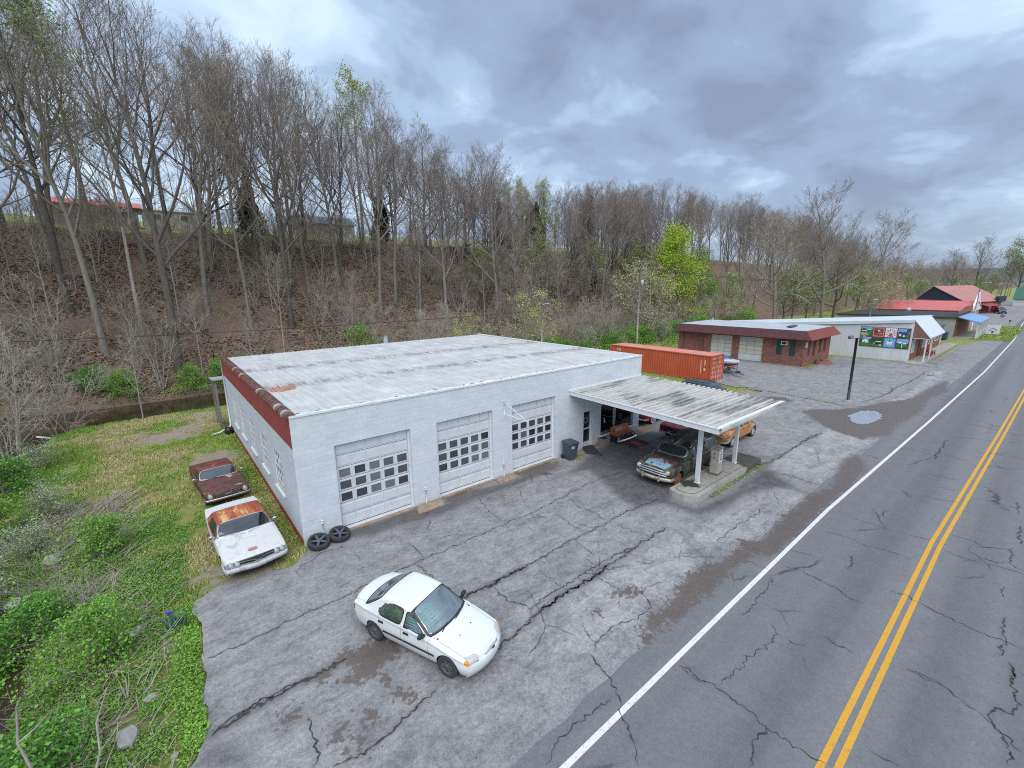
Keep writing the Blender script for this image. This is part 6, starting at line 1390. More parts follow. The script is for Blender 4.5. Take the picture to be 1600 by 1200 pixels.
# ================================================================ things beyond the garage
def mat_brick(name, c1, c2, mort=(.30, .27, .25), bw=.22, bh=.075):
    t = NT(name); s = t.sep(t.tc()); cm = t.N.new('ShaderNodeCombineXYZ'); t.L.new(t.math('ADD', s[0], s[1]), cm.inputs[0]); t.L.new(s[2], cm.inputs[1])
    b = t.N.new('ShaderNodeTexBrick'); t.L.new(cm.outputs[0], b.inputs['Vector']); b.inputs['Scale'].default_value = 1
    b.inputs['Brick Width'].default_value = bw; b.inputs['Row Height'].default_value = bh; b.inputs['Mortar Size'].default_value = .006; b.inputs['Bias'].default_value = -.1
    b.inputs['Color1'].default_value = (*c1, 1); b.inputs['Color2'].default_value = (*c2, 1); b.inputs['Mortar'].default_value = (*mort, 1)
    n = t.noise(2.5, 6, .7, .2); sp = t.vor(4.5, 'F1', 'Color', cm.outputs[0])
    c = t.mix(1, b.outputs['Color'], t.ramp(n, [(.3, (.62, .60, .60)), (.7, (1.25, 1.22, 1.2))]), 'MULTIPLY')
    c = t.mix(t.math('MULTIPLY', t.step(t.noise(6, 6, .75), .56, .66), .6), c, (.035, .025, .024)); c = t.mix(t.math('MULTIPLY', t.step(t.noise(5, 6, .75, .4), .60, .68), .5), c, (.42, .33, .29))
    return t.set(c, .85, 0, .25)
M_BRICK = mat_brick('red_brick', (.24, .075, .050), (.33, .12, .085))
M_GREENP = plain('dark_green_shutter', (.02, .075, .06), .4, .25, 6)
def box_frame(mb, x0, x1, y0, y1, z0, z1): mb.bx(x0, x1, y0, y1, z0, z1); return mb

def build_container():
    r = thing('shipping_container', 'long orange shipping container with barred end doors beside the brick garage lot', 'container', (39.82, 10.34, GZ))
    W, L, Hh = 1.22, 6.10, 2.59
    t = NT('container_orange'); s = t.sep(t.tc()); n = t.noise(1.6, 7, .7, .2); c = t.ramp(t.noise(.6, 4), [(.3, (.47, .085, .038)), (.7, (.56, .125, .058))])
    c = t.mix(t.math('MULTIPLY', t.step(t.math('SUBTRACT', n, t.math('MULTIPLY', s[2], .05)), .54, .66), .55), c, (.17, .06, .035)); MO = t.set(c, .55, 0, .4)
    MT = plain('faded_container_roof', (.58, .23, .17), .7, .14, 1.2)
    mb = MB(); n_ = 44; prof = []
    for k in range(n_):
        y = -L+.12+k*(2*L-.24)/n_; p = (2*L-.24)/n_; prof += [(y, 0), (y+p*.32, 0), (y+p*.5, .036), (y+p*.82, .036)]
    prof.append((L-.12, 0))
    for sx in (-1, 1):
        v = []
        for q in prof: v += [(sx*(W-q[1]), q[0], .14), (sx*(W-q[1]), q[0], Hh-.10)]
        mb.add(v, [(2*i, 2*i+2, 2*i+3, 2*i+1) if sx > 0 else (2*i+1, 2*i+3, 2*i+2, 2*i) for i in range(len(prof)-1)])
    mb.bx(-W+.04, W-.04, L-.08, L-.04, .14, Hh-.1); mb.build('side_panels', MO, r)
    mb = MB()
    for sx in (-1, 1):
        mb.bx(sx*W-.05, sx*W+.05, -L, L, 0, .15); mb.bx(sx*W-.04, sx*W+.04, -L, L, Hh-.10, Hh)
        for sy in (-1, 1): mb.bx(sx*(W-.03)-.075, sx*(W-.03)+.075, sy*L-.08, sy*L+.08, .15, Hh-.10)
    for sy in (-1, 1): mb.bx(-W+.05, W-.05, sy*L-.06, sy*L+.06, 0, .15); mb.bx(-W+.05, W-.05, sy*L-.06, sy*L+.06, Hh-.1, Hh)
    mb.build('corner_frame', MO, r)
    mb = MB(); v = []; k = 60
    for i in range(k+1): y = -L+.05+i*(2*L-.1)/k; z = Hh-.012+(.018 if i % 2 else 0); v += [(-W+.03, y, z), (W-.03, y, z)]
    mb.add(v, [(2*i, 2*i+1, 2*i+3, 2*i+2) for i in range(k)]); mb.build('roof_panel', MT, r)
    MP = plain('container_door_pale', (.56, .33, .28), .7, .25, 9); bar = plain('lock_bar', (.48, .40, .37), .5, .2, 9)
    for a, b in ((-1.13, -.02), (.02, 1.13)):
        d = MB().bx(a, b, -L-.01, -L+.03, .17, Hh-.12)
        for j in range(5):
            z = .30+j*.46; d.bx(a+.04, b-.04, -L-.035, -L-.01, z, z+.26)
        o = d.build('door', MO, r)
        mb = MB()
        for j in range(5):
            z = .33+j*.46; q = random.Random(j+int(a*10))
            for i in range(4): x = a+.08+i*(b-a-.12)/4; mb.bx(x, x+.15*q.uniform(.7, 1.2), -L-.042, -L-.036, z+q.uniform(0, .05), z+.19)
        mb.build('door_marking', MP, o)
        for x in (a+.22, b-.22): MB().tube([(x, -L-.06, .16), (x, -L-.06, Hh-.12)], .022, 6).build('lock_bar', bar, o)
    wp = plain('container_white', (.72, .70, .68), .6)
    text_mesh('marking', 'CG', .42, wp, r, basis((-W-.006, L-1.1, 2.12), (0, -1, 0), (0, 0, 1)), .002, .01)
    q = random.Random(4); mb = MB(); z = 2.05
    while z > .75: h = q.uniform(.05, .09); mb.bx(-W-.008, -W-.003, -L+.98, -L+1.05, z-h, z); z -= h+.025
    z = 2.1
    while z > 1.65: h = q.uniform(.06, .12); mb.bx(-W-.008, -W-.003, -L+.56, -L+.66, z-h, z); z -= h+.03
    mb.bx(-W-.008, -W-.003, -L+.52, -L+.70, 1.05, 1.28); mb.build('side_lettering', wp, r)
build_container()

def build_boat():
    r = thing('boat_trailer', 'bare steel boat trailer with jockey wheel carrying the white speedboat', 'trailer', (45.1, 6.0, GZ), R(-128))
    st = plain('trailer_steel', (.30, .31, .32), .5, .2, 8, .5); mb = MB()
    for s in (-1, 1): mb.tube([(-2.4, s*.75, .48), (1.2, s*.75, .46), (2.5, s*.12, .42), (4.1, s*.05, .40)], .045, 6)
    for x in (-1.8, -.4, 1.0): mb.bx(x-.04, x+.04, -.75, .75, .42, .50)
    mb.build('frame', st, r); MB().tube([(3.9, .12, .62), (3.9, .12, .12)], .03, 6).build('jack_stand', st, r)
    MB().tube([(2.75, 0, .44), (2.75, 0, 1.05)], .035, 6).build('winch_post', st, r)
    for s in (-1, 1): add_wheel(r, -.7, s*.95, .30, .18, M_TYRE, M_GALV, n=5)
    MB().lathe([(.10, -.07), (.22, -.09), (.27, 0), (.22, .09), (.10, .07)], 20, Matrix.Translation((3.0, .0, .50))).build('spare_tyre', M_TYRE, r)
    b = thing('speedboat', 'white speedboat with red hull stripe and blue cover behind the container', 'boat', (45.1, 6.0, GZ+.55), R(-128))
    v = []; X = np.linspace(-2.7, 2.75, 14); red = plain('boat_red', (.36, .03, .03), .3, .1); wh = plain('boat_white', (.74, .75, .76), .25, .05)
    hull = MB(); ring = 7
    for x in X:
        k = max(0., (x-.3)/2.45); w = 1.05*(1-k**2.2)+.02; zk = .42*k**2.5; zd = .78+.18*k
        v += [(x, -w, zd), (x, -w*.96, zd*.72+zk*.3), (x, -w*.72, .24+zk), (x, 0, .05+zk), (x, w*.72, .24+zk), (x, w*.96, zd*.72+zk*.3), (x, w, zd)]
    F = [(i*ring+j, i*ring+j+1, (i+1)*ring+j+1, (i+1)*ring+j) for i in range(13) for j in range(6)]
    for f in F: pass
    hull.add(v, F, 0, True); hull.add(v[:7], [tuple(range(7))])
    for i in range(len(hull.f)): 
        if i < len(F) and i % 6 in (1, 4): hull.m[i] = 1
    hull.build('hull', [wh, red], b)
    mb = MB(); dv = []
    for x in X: k = max(0., (x-.3)/2.45); w = 1.05*(1-k**2.2)+.02; zd = .78+.18*k; dv += [(x, -w, zd), (x, 0, zd+.10*(1-k)), (x, w, zd)]
    mb.add(dv, [(i*3+j, (i+1)*3+j, (i+1)*3+j+1, i*3+j+1) for i in range(13) for j in range(2)], 0, True); mb.build('deck', wh, b)
    MB().ico((-.9, 0, .86), .9, 2, 0, .05, (1.7, .95, .42), 3).build('boat_cover', plain('boat_cover_blue', (.05, .20, .50), .7, .2, 4), b)
    MB().box((.35, 0, 1.02), (.06, 1.3, .32), rx=0).build('windscreen', M_PANE, b)
build_boat()

def build_brick_garage():
    r = thing('brick_garage', 'low red brick garage with maroon shingled mansard roof and two panelled overhead doors', 'garage', (58.7, 9.0, GZ))
    o = Vector((58.7, 9.0, GZ)); B = lambda mb, n, m, p=None: mb.build(n, m, p or r, loc=-o)
    x0, x1, y0, y1, zt = 54.2, 63.2, 1.36, 17.0, 3.15
    L = y1-y0; u = lambda y: y1-y        # facade runs from y1 (left in view) to y0
    ops = [(u(16.3), u(13.25), -.1, 2.95), (u(12.35), u(9.5), -.1, 2.85), (u(8.68), u(5.8), -.1, 2.85), (u(4.27), u(3.66), 1.0, 2.95), (u(2.88), u(2.22), 1.0, 2.95), (u(3.72), u(3.04), 2.25, 2.68)]
    ops = [q for q in ops]
    mb = MB(); wall_openings(mb, lambda a, z, d: (x0+d, y1-a, z), L, -.4, zt, ops[:5], .25); B(mb, 'front_wall', M_BRICK)
    ops2 = [(1.35, 2.3, .95, 2.75), (3.0, 4.25, .75, 2.75), (5.0, 6.1, 1.0, 2.75), (6.65, 7.8, 1.0, 2.75)]
    ops2 = [(a, a+.62*(b-a), c, d) for a, b, c, d in ops2]
    mb = MB(); wall_openings(mb, lambda a, z, d: (x0+a, y0+d, z), x1-x0, -.4, zt, ops2, .2); B(mb, 'end_wall', M_BRICK)
    mb = MB(); mb.quad((x1, y0, -.4), (x1, y1, -.4), (x1, y1, zt), (x1, y0, zt)); mb.quad((x0, y1, -.4), (x0, y1, zt), (x1, y1, zt), (x1, y1, -.4)); B(mb, 'rear_wall', M_BRICK)
    B(MB().bx(x0+.2, x0+.24, 13.25, 16.3, -.1, 2.95), 'brick_infill', mat_brick('old_infill_brick', (.26, .07, .055), (.36, .14, .11)))
    B(MB().bx(x0+.14, x0+.2, 13.35, 14.1, -.1, 2.0), 'side_door', plain('brown_door', (.20, .09, .075), .6))
    dw = plain('cream_door_panel', (.55, .56, .47), .5, .12, 3); dw2 = plain('pale_yellow_panel', (.60, .60, .42), .4, .1, 3); fr = plain('door_grid_grey', (.40, .42, .42), .5)
    for a, b in ((9.5, 12.35), (5.8, 8.68)):
        d = MB().bx(x0+.18, x0+.24, a, b, -.1, 2.85); d = B(d, 'overhead_door', plain('door_white_low', (.62, .65, .66), .5, .1, 3)); W = (b-a)/3; q = random.Random(int(a))
        for i in range(3):
            for j in range(4):
                z = .72+j*.53; MB().bx(x0+.165, x0+.18, a+i*W+.05, a+(i+1)*W-.05, z+.04, z+.49).build('door_panel', dw if q.random() < .5 else dw2, d)
        mb = MB()
        for j in range(5): mb.bx(x0+.155, x0+.18, a, b, .72+j*.53-.025, .72+j*.53+.025)
        for i in range(4):
            y = a+i*W; mb.bx(x0+.158, x0+.18, max(a, y-.04), min(b, y+.04), .745, 2.84)
        mb.build('door_grid', fr, d)
    for a, b in ((3.66, 4.27), (2.22, 2.88)):
        w = B(MB().bx(x0+.08, x0+.12, a, b, 1.0, 2.95), 'green_window', M_GREENP); mb = MB()
        for z in (1.0, 1.65, 2.3): mb.bx(x0+.06, x0+.08, a, b, z, z+.06)
        mb.build('window_bar', plain('green_bar', (.03, .12, .10), .4), w)
    ac = B(MB().bx(x0-.28, x0+.1, 3.05, 3.72, 2.26, 2.70), 'air_conditioner', M_WHITE); MB().bx(x0-.29, x0-.28, 3.14, 3.63, 2.33, 2.63).build('vent_grille', M_BLACK, ac)
    for a, b, c, d in ops2: B(MB().bx(x0+a, x0+b, y0+.12, y0+.15, c, d), 'slot_window', M_PANE)
    pl = B(MB().bx(x0+.35, x0+1.0, y0-.03, y0-.002, 2.05, 2.65), 'wall_plate', plain('plate_cream', (.62, .58, .50), .6))
    # mansard skirt: sloping shingled faces round the flat roof
    t = NT('maroon_shingle'); s = t.sep(t.tc()); n = t.noise(3, 6, .7); row = t.math('FRACT', t.math('MULTIPLY', s[2], 6.5))
    c = t.ramp(n, [(.3, (.060, .026, .030)), (.7, (.12, .048, .050))]); c = t.mix(t.math('MULTIPLY', t.step(row, .86, .98), .6), c, (.03, .014, .016)); MM = t.set(c, .8, 0, .25)
    t = NT('red_shingle'); n = t.noise(9, 6, .75); c = t.ramp(n, [(.3, (.12, .034, .030)), (.7, (.30, .085, .070))]); MR = t.set(c, .8, 0, .25)
    d, zb, zt2, e = 1.0, 3.08, 4.02, .06
    bo = [(x0-d, y0-d), (x1+.2, y0-d), (x1+.2, y1+.3), (x0-d, y1+.3)]; to = [(x0-e, y0-e), (x1+.1, y0-e), (x1+.1, y1+.1), (x0-e, y1+.1)]
    face = lambda i, j: [(*bo[i], zb), (*bo[j], zb), (*to[j], zt2), (*to[i], zt2)]
    mb = MB(); mb.quad(*face(3, 0)); mb.quad(*face(2, 3)); mb.quad(*face(1, 2)); B(mb, 'mansard', MM)
    B(MB().quad(*face(0, 1)), 'mansard_end', MR)
    mb = MB(); mb.quad((*bo[0], zb), (*bo[3], zb), (*bo[2], zb), (*bo[1], zb)); mb.bx(x0+.02, x1, y0+.02, y1, 3.9, 3.985); B(mb, 'soffit', plain('soffit_dark', (.06, .045, .045), .8))
    B(MB().quad((*to[0], zt2-.01), (*to[1], zt2-.01), (*to[2], zt2-.01), (*to[3], zt2-.01)), 'flat_roof', plain('pale_roof_membrane', (.42, .45, .48), .7, .15, 1))
    mb = MB(); mb.box((58.2, 4.2, 4.16), (3.0, .5, .10), .1, rx=.1); B(mb, 'roof_debris', plain('tar_strip', (.08, .08, .085), .8))
    B(MB().tube([(60.5, 15.5, 4.0), (60.5, 15.5, 4.55)], .14, 8), 'roof_vent', M_GALV)
    w = thing('brick_step', 'round red brick planter ring outside the brick garage end wall', 'planter', (58.6, .55, GZ))
    MB().lathe([(.95, 0), (.95, .16), (.75, .16), (.72, .34), (.5, .34), (.5, .2), (0, .2)], 28).build('brick_ring', M_BRICK, w)
    MB().ico((.1, .05, .28), .42, 2, 0, .3, (1, 1, .5), 2).build('dead_stems', plain('dead_plant', (.14, .10, .07), .9, .3, 12), w)
build_brick_garage()

def build_metal():
    r = thing('metal_building', 'long white sheet metal building with painted panels on its side wall and blue-white porch roof', 'shop building', (72, 6, GZ))
    o = Vector((72, 6, GZ)); B = lambda mb, n, m, p=None: mb.build(n, m, p or r, loc=-o)
    x0, x1, yf, yb = 67.2, 78.5, -5.75, 21.0; zr = lambda y: 4.9-(y-yf)*.078
    t = NT('white_sheet_metal'); s = t.sep(t.tc()); c = t.ramp(t.noise(1.2, 6, .65, .2, stretch=(1, 1, .4)), [(.3, (.58, .60, .61)), (.7, (.72, .735, .74))])
    rib = t.math('FRACT', t.math('MULTIPLY', s[1], 2.2)); c = t.mix(t.math('MULTIPLY', t.step(rib, .93, .99), .35), c, (.38, .41, .44))
    c = t.mix(t.math('MULTIPLY', t.step(t.math('SUBTRACT', t.noise(2.5, 6, .7, 0, stretch=(1, 2, .3)), t.math('MULTIPLY', s[2], .06)), .56, .68), .35), c, (.33, .27, .22)); MW = t.set(c, .5, 0, .4)
    mb = MB(); mb.add([(x0, yf, -.2), (x0, yb, -.2), (x0, yb, zr(yb)), (x0, yf, zr(yf))], [(3, 2, 1, 0)]); mb.add([(x1, yf, -.2), (x1, yb, -.2), (x1, yb, zr(yb)), (x1, yf, zr(yf))], [(0, 1, 2, 3)])
    mb.quad((x0, yb, -.2), (x1, yb, -.2), (x1, yb, zr(yb)), (x0, yb, zr(yb))); B(mb, 'side_wall', MW)
    pale = plain('pale_blue_roof', (.60, .665, .70), .45, .05, 1)
    mb = MB(); mb.add([(x0-.12, yf, zr(yf)+.02), (x1+.1, yf, zr(yf)+.02), (x1+.1, yb+.2, zr(yb)+.02), (x0-.12, yb+.2, zr(yb)+.02), (x0-.12, yf, zr(yf)-.30), (x0-.12, yb+.2, zr(yb)-.30), (x0-.015, yf, zr(yf)-.30), (x0-.015, yb+.2, zr(yb)-.30)], [(0, 1, 2, 3), (0, 3, 5, 4), (4, 5, 7, 6)]); B(mb, 'roof', pale)
    B(MB().tube([(x0-.17, yf+.2, zr(yf)-.32), (x0-.17, yb, zr(yb)-.32)], .05, 6), 'gutter', pale)
    ov = 1.62; mb = MB(); a = (yf+.1, 5.02); b = (yf-ov, 2.90)
    mb.add([(x0-.05, a[0], a[1]), (x1-1.6, a[0], a[1]), (x1-1.6, b[0], b[1]), (x0-.05, b[0], b[1]), (x0-.05, a[0], a[1]-.14), (x1-1.6, a[0], a[1]-.14), (x1-1.6, b[0], b[1]-.12), (x0-.05, b[0], b[1]-.12)], [(3, 2, 1, 0), (4, 5, 6, 7), (0, 4, 7, 3), (3, 7, 6, 2), (1, 2, 6, 5)]); B(mb, 'porch_roof', pale)
    B(MB().extrude([(yf, 2.78), (yf-ov+.08, 2.80), (yf, 4.86)], 'x', x0, x0+.06), 'gable_end', plain('brown_siding', (.24, .125, .10), .7, .12, 2))
    B(MB().bx(x0, x1-1.6, yf-ov+.12, yf-.02, 2.70, 2.77), 'porch_ceiling', M_WHITE)
    mb = MB(); wall_openings(mb, lambda u, z, d: (x0+u, yf+d, z), x1-x0, -.2, 4.8, [(.5, 2.2, .9, 2.4), (4.3, 5.4, 0, 2.3), (7.0, 9.8, .8, 2.4)], .15); B(mb, 'front_wall', M_BRICK)
    for u0, u1 in ((.5, 2.2), (7.0, 9.8)):
        w = B(MB().bx(x0+u0, x0+u1, yf+.10, yf+.13, .9, 2.4), 'shop_window', M_PANE); mb = MB(); n = int((u1-u0)/.55)
        for i in range(n+1): x = x0+u0+i*(u1-u0)/n; mb.bx(x-.04, x+.04, yf-.03, yf+.09, .86, 2.44)
        for z in (.86, 1.62, 2.38): mb.bx(x0+u0, x0+u1, yf-.025, yf+.085, z, z+.07)
        mb.build('window_frame', M_WHITE, w)
    B(MB().bx(x0+4.3, x0+5.4, yf+.08, yf+.12, -.05, 2.3), 'shop_door', plain('dark_red_door', (.12, .03, .03), .5))
    for x in (x0+.12, x0+3.6, x0+9.4): B(MB().bx(x-.06, x+.06, yf-ov+.25, yf-ov+.37, 0, 2.72), 'porch_post', M_WHITE)
    # eight painted panels in a dark red frame, two rows of four
    red = plain('panel_frame_red', (.23, .03, .03), .6); P = []
    pal = dict(g=(.045, .22, .055), G=(.015, .10, .035), b=(.20, .45, .75), B=(.05, .42, .80), w=(.80, .80, .78), r=(.38, .05, .045), m=(.22, .08, .07), n=(.04, .07, .24), k=(.03, .03, .035), t=(.50, .36, .28), p=(.60, .32, .28), y=(.55, .42, .12))
    mats = {k: plain('panel_paint_'+k, v, .5, .08, 6) for k, v in pal.items()}
    ys0, dy, ph, pw = -.72, 1.205, 1.12, 1.10
    panel = thing('panel_board', 'two rows of four painted picture panels mounted on the white metal wall', 'mural', (x0, -3.1, 2.6))
    po = Vector((x0, -3.1, 2.6))
    MB().bx(x0-.05, x0-.005, ys0-4*dy-.02, ys0+.04, 1.36, 3.86).build('backing', red, panel, loc=-po)
    designs = [
        ('G', [('b', 0, 1, .78, 1), ('g', 0, 1, .45, .80), ('w', .05, .5, .55, .66), ('t', .0, .75, .06, .38), ('g', .62, .95, .1, .6), ('G', .1, .35, .62, .85), ('w', .55, .9, .68, .76)]),
        ('p', [('m', .08, .92, .1, .92), ('r', .2, .85, .18, .5), ('m', .3, .7, .55, .8), ('w', .42, .62, .58, .74), ('p', .55, .8, .3, .42), ('k', .2, .35, .45, .62)]),
        ('w', []),
        ('b', [('b', 0, 1, .6, 1), ('n', .05, .95, .42, .66), ('G', 0, 1, 0, .42), ('w', .1, .3, .2, .42), ('w', .45, .6, .12, .3), ('g', .65, .95, .08, .36), ('r', .3, .45, .4, .55), ('G', .75, 1, .7, 1)]),
        ('b', [('g', 0, 1, 0, .42), ('w', .22, .78, .36, .62), ('w', .30, .62, .62, .74), ('G', 0, .22, .40, .75), ('G', .80, 1, .4, .8), ('t', .4, .5, .36, .52)]),
        ('G', [('g', 0, 1, 0, .28), ('k', .15, .85, .26, .5), ('w', .35, .85, .5, .60), ('w', .70, .9, .12, .24), ('w', .2, .28, .3, .44)]),
        ('B', [('b', .08, .92, .1, .9), ('w', .25, .75, .34, .66), ('B', .42, .58, .6, .76), ('n', .45, .55, .66, .8), ('w', .36, .64, .22, .36), ('t', .44, .56, .28, .4)]),
        ('b', [('G', 0, 1, 0, .55), ('w', .12, .45, .52, .68), ('w', .55, .85, .46, .6), ('g', 0, .3, .1, .4), ('w', .46, .54, .05, .45), ('g', .6, .95, .15, .42)])]
    for k, (bg, sh) in enumerate(designs):
        row, col = divmod(k, 4); yl = ys0-col*dy-.03; zb = (2.68 if row == 0 else 1.44)
        pn = MB().bx(x0-.062, x0-.05, yl-pw, yl, zb, zb+ph).build('picture_panel', mats[bg], panel, loc=-po); d = 0
        for c_, a, b, c0, c1 in sh:
            d += 1; MB().bx(x0-.062-.0025*d, x0-.062-.0025*(d-1), yl-b*pw, yl-a*pw, zb+c0*ph, zb+c1*ph).build('painted_shape', mats[c_], pn)
        if not sh:
            mb = MB(); cy, cz = yl-.5*pw, zb+.45*ph
            for j in range(12):
                a = R(10+j*32); m_ = j % 3
                mb.add([(x0-.066, cy-.20*math.cos(a-.06), cz+.20*math.sin(a-.06)), (x0-.066, cy-.52*math.cos(a-.12), cz+.52*math.sin(a-.12)), (x0-.066, cy-.52*math.cos(a+.10), cz+.52*math.sin(a+.10)), (x0-.066, cy-.2*math.cos(a+.05), cz+.2*math.sin(a+.05))], [(0, 1, 2, 3)], m_)
            mb.build('star_rays', [mats['n'], mats['r'], mats['y']], pn)
            MB().bx(x0-.069, x0-.0665, cy-.17, cy+.17, zb+.05*ph, zb+.50*ph).build('painted_shape', mats['p'], pn); MB().bx(x0-.072, x0-.0695, cy-.10, cy+.10, zb+.1*ph, zb+.36*ph).build('painted_shape', mats['m'], pn)
build_metal()
struct(MB().bx(65.2, 92.5, -7.25, -5.76, -.25, -.0).build('porch_slab', plain('porch_concrete', (.34, .32, .28), .85, .2, 2, dirt=.4)))
struct(MB().bx(67.5, 91, -8.15, -7.65, -.25, -.04).build('step_slab', plain('step_concrete', (.25, .23, .20), .9, .25, 2, dirt=.5)))
def red_chair():
    r = thing('porch_chair', 'red slatted wooden armchair on the porch in front of the metal building', 'chair', (73.4, -6.55, 0), R(-80), 'red porch chairs'); m = plain('chair_red', (.36, .022, .022), .5, .15, 8)
    mb = MB(); mb.box((0, 0, .36), (.62, .62, .05), rx=0); mb.build('seat', m, r); mb = MB()
    for i in range(5): mb.box((-.36, -.26+.13*i, .80), (.035, .11, .95), 0)
    mb.build('backrest', m, r)
    for s in (-1, 1):
        MB().box((.02, s*.36, .58), (.72, .11, .035)).build('armrest', m, r)
        for x in (.30, -.28): MB().bx(x-.04, x+.04, s*.36-.03, s*.36+.03, 0, .56).build('leg', m, r)
    return r
ch = red_chair(); c2 = copy_tree(ch); c2.location = (74.9, -6.6, 0); c2.rotation_euler.z = R(-100); c2['label'] = 'red slatted armchair on the porch, the one farther from the mural wall'; ch['label'] = 'red slatted armchair on the porch, the one nearer to the mural wall'

def simple_building(name, label, cat, o, L, D, Hw, wallm, roofm, kind='flat', rise=1.5, rz=0, over=.25, wins=(), winm=None, roofname='roof'):
    """local x along the front, y to the back; wins: (face, a, b, z0, z1)"""
    r = thing(name, label, cat, o, rz); mb = MB()
    if kind == 'gable_x':          # ridge along x
        mb.extrude([(0, -.6), (D, -.6), (D, Hw), (D/2, Hw+rise), (0, Hw)], 'x', 0, L); mb.build('wall', wallm, r)
        R_ = MB(); s = rise/(D/2)
        for sg in (0, 1):
            ya, yb = (-over, D/2) if not sg else (D+over, D/2); za, zb = Hw-over*s+.04, Hw+rise+.04
            R_.add([(-over, ya, za), (L+over, ya, za), (L+over, yb, zb), (-over, yb, zb), (-over, ya, za+.1), (L+over, ya, za+.1), (L+over, yb, zb+.1), (-over, yb, zb+.1)], [(0, 1, 2, 3), (4, 5, 6, 7), (0, 1, 5, 4), (0, 3, 7, 4), (1, 2, 6, 5)])
        R_.build(roofname, roofm, r)
    else:
        mb.bx(0, L, 0, D, -.6, Hw); mb.build('wall', wallm, r)
        MB().bx(-over, L+over, -over, D+over, Hw, Hw+.22).build(roofname, roofm, r)
    for f, a, b, z0, z1 in wins:
        q = {'front': (a, b, -.05, -.004, z0, z1), 'back': (a, b, D+.004, D+.05, z0, z1), 'left': (-.05, -.004, a, b, z0, z1), 'right': (L+.004, L+.05, a, b, z0, z1)}[f]
        w = MB().bx(*q).build('window', winm or M_PANE, r)
        fr = MB(); t = .07
        if f in ('front', 'back'):
            y0, y1 = (q[2]-.02, q[3]-.004) if f == 'front' else (q[2]+.004, q[3]+.02); fr.bx(a-t, a, y0, y1, z0-t, z1+t); fr.bx(b, b+t, y0, y1, z0-t, z1+t); fr.bx(a, b, y0, y1, z1, z1+t); fr.bx(a, b, y0, y1, z0-t, z0)
        else:
            x0, x1 = (q[0]-.02, q[1]-.004) if f == 'left' else (q[0]+.004, q[1]+.02); fr.bx(x0, x1, a-t, a, z0-t, z1+t); fr.bx(x0, x1, b, b+t, z0-t, z1+t); fr.bx(x0, x1, a, b, z1, z1+t); fr.bx(x0, x1, a, b, z0-t, z0)
        fr.build('window_frame', M_WHITE, w)
    return r
M_GREYB = plain('grey_block', (.36, .35, .33), .85, .12, 1.5, dirt=.2); M_BLKR = plain('black_roof', (.035, .036, .04), .8, .2, 1)
b1 = simple_building('brick_annex', 'low red brick shopfront with white window frames joined past the porch of the metal building', 'shop building', (79.2, -5.3, GZ), 13.0, 16, 2.75, M_BRICK, plain('teal_roof', (.05, .12, .13), .6), wins=(('front', 1.0, 2.6, .9, 2.2), ('front', 4.2, 5.2, .1, 2.2), ('front', 7.0, 9.6, .9, 2.2), ('left', .6, 1.6, 1, 2)))
b2 = simple_building('grey_shop', 'grey block shop with black flat roof and blue porch awning beside the grass verge', 'shop building', (103, -5.4, GZ), 17, 17, 3.25, M_GREYB, M_BLKR, wins=(('front', 1.0, 3.2, .8, 2.4), ('front', 4.4, 5.5, .1, 2.3), ('front', 7.0, 10, .8, 2.4), ('front', 12, 14.5, .8, 2.4)))
MB().bx(0, 17, -.12, -.06, .0, 3.2).build('brick_front', M_BRICK, b2); MB().extrude([(0, 3.95), (17, 3.95), (17, 4.9), (8, 5.0), (0, 4.3)], 'y', -.16, -.01).build('brick_parapet', M_BRICK, b2)
aw = plain('awning_blue', (.20, .34, .56), .5, .06, 2)
MB().add([(-.3, -.2, 3.55), (15, -.2, 3.55), (15, -2.9, 2.75), (-.3, -2.9, 2.75), (-.3, -.2, 3.45), (15, -.2, 3.45), (15, -2.9, 2.55), (-.3, -2.9, 2.55)], [(0, 1, 2, 3), (7, 6, 5, 4), (0, 3, 7, 4), (3, 2, 6, 7), (1, 5, 6, 2)]).build('porch_awning', aw, b2)
for x in (.2, 4.9, 9.8, 14.6): MB().bx(x-.07, x+.07, -2.75, -2.61, -.1, 2.6).build('porch_post', M_WHITE, b2)
mb = MB()
for x in np.arange(.3, 14.6, .45): mb.bx(x-.02, x+.02, -2.70, -2.66, .12, .85)
mb.bx(.2, 14.6, -2.71, -2.65, .85, .92); mb.build('porch_railing', M_WHITE, b2)
MB().bx(-.2, 15.2, -2.95, -.05, -.4, .10).build('porch_floor', M_CONC, b2)
MB().lathe([(0, .5), (.35, .5), (.42, .3), (.42, 0)], 12, Matrix.Translation((3.5, 7, 4.2))).build('roof_vent', M_GALV, b2)
o = MB(); o.bx(-.9, .9, -.6, .6, .1, 1.15); o.box((0, 0, 1.2), (1.9, 1.3, .1)); tag(o.build('dumpster', plain('dumpster_blue', (.03, .07, .12), .5, .2), loc=(98.6, -4.6, GZ)), 'small dark blue rubbish skip between the brick annex and the grey shop', 'dumpster')
b3 = simple_building('red_roof_building', 'low building with wide bright red metal roof and white gable front', 'building', (125, -4.8, GZ), 14.5, 15, 3.55, M_GREYB, M_BLKR, wins=())
for ch in list(b3.children):
    if ch.name.startswith('roof'): bpy.data.objects.remove(ch)
redr = plain('red_metal_roof', (.55, .125, .115), .5, .12, .8)
R_ = MB(); 
for xa, xb in ((-.5, 7.2), (15, 7.2)): R_.add([(xa, -.4, 3.5), (xa, 15.4, 3.5), (xb, 15.4, 5.2), (xb, -.4, 5.2), (xa, -.4, 3.6), (xa, 15.4, 3.6), (xb, 15.4, 5.3), (xb, -.4, 5.3)], [(0, 1, 2, 3), (4, 5, 6, 7), (0, 1, 5, 4), (0, 3, 7, 4), (1, 2, 6, 5)])
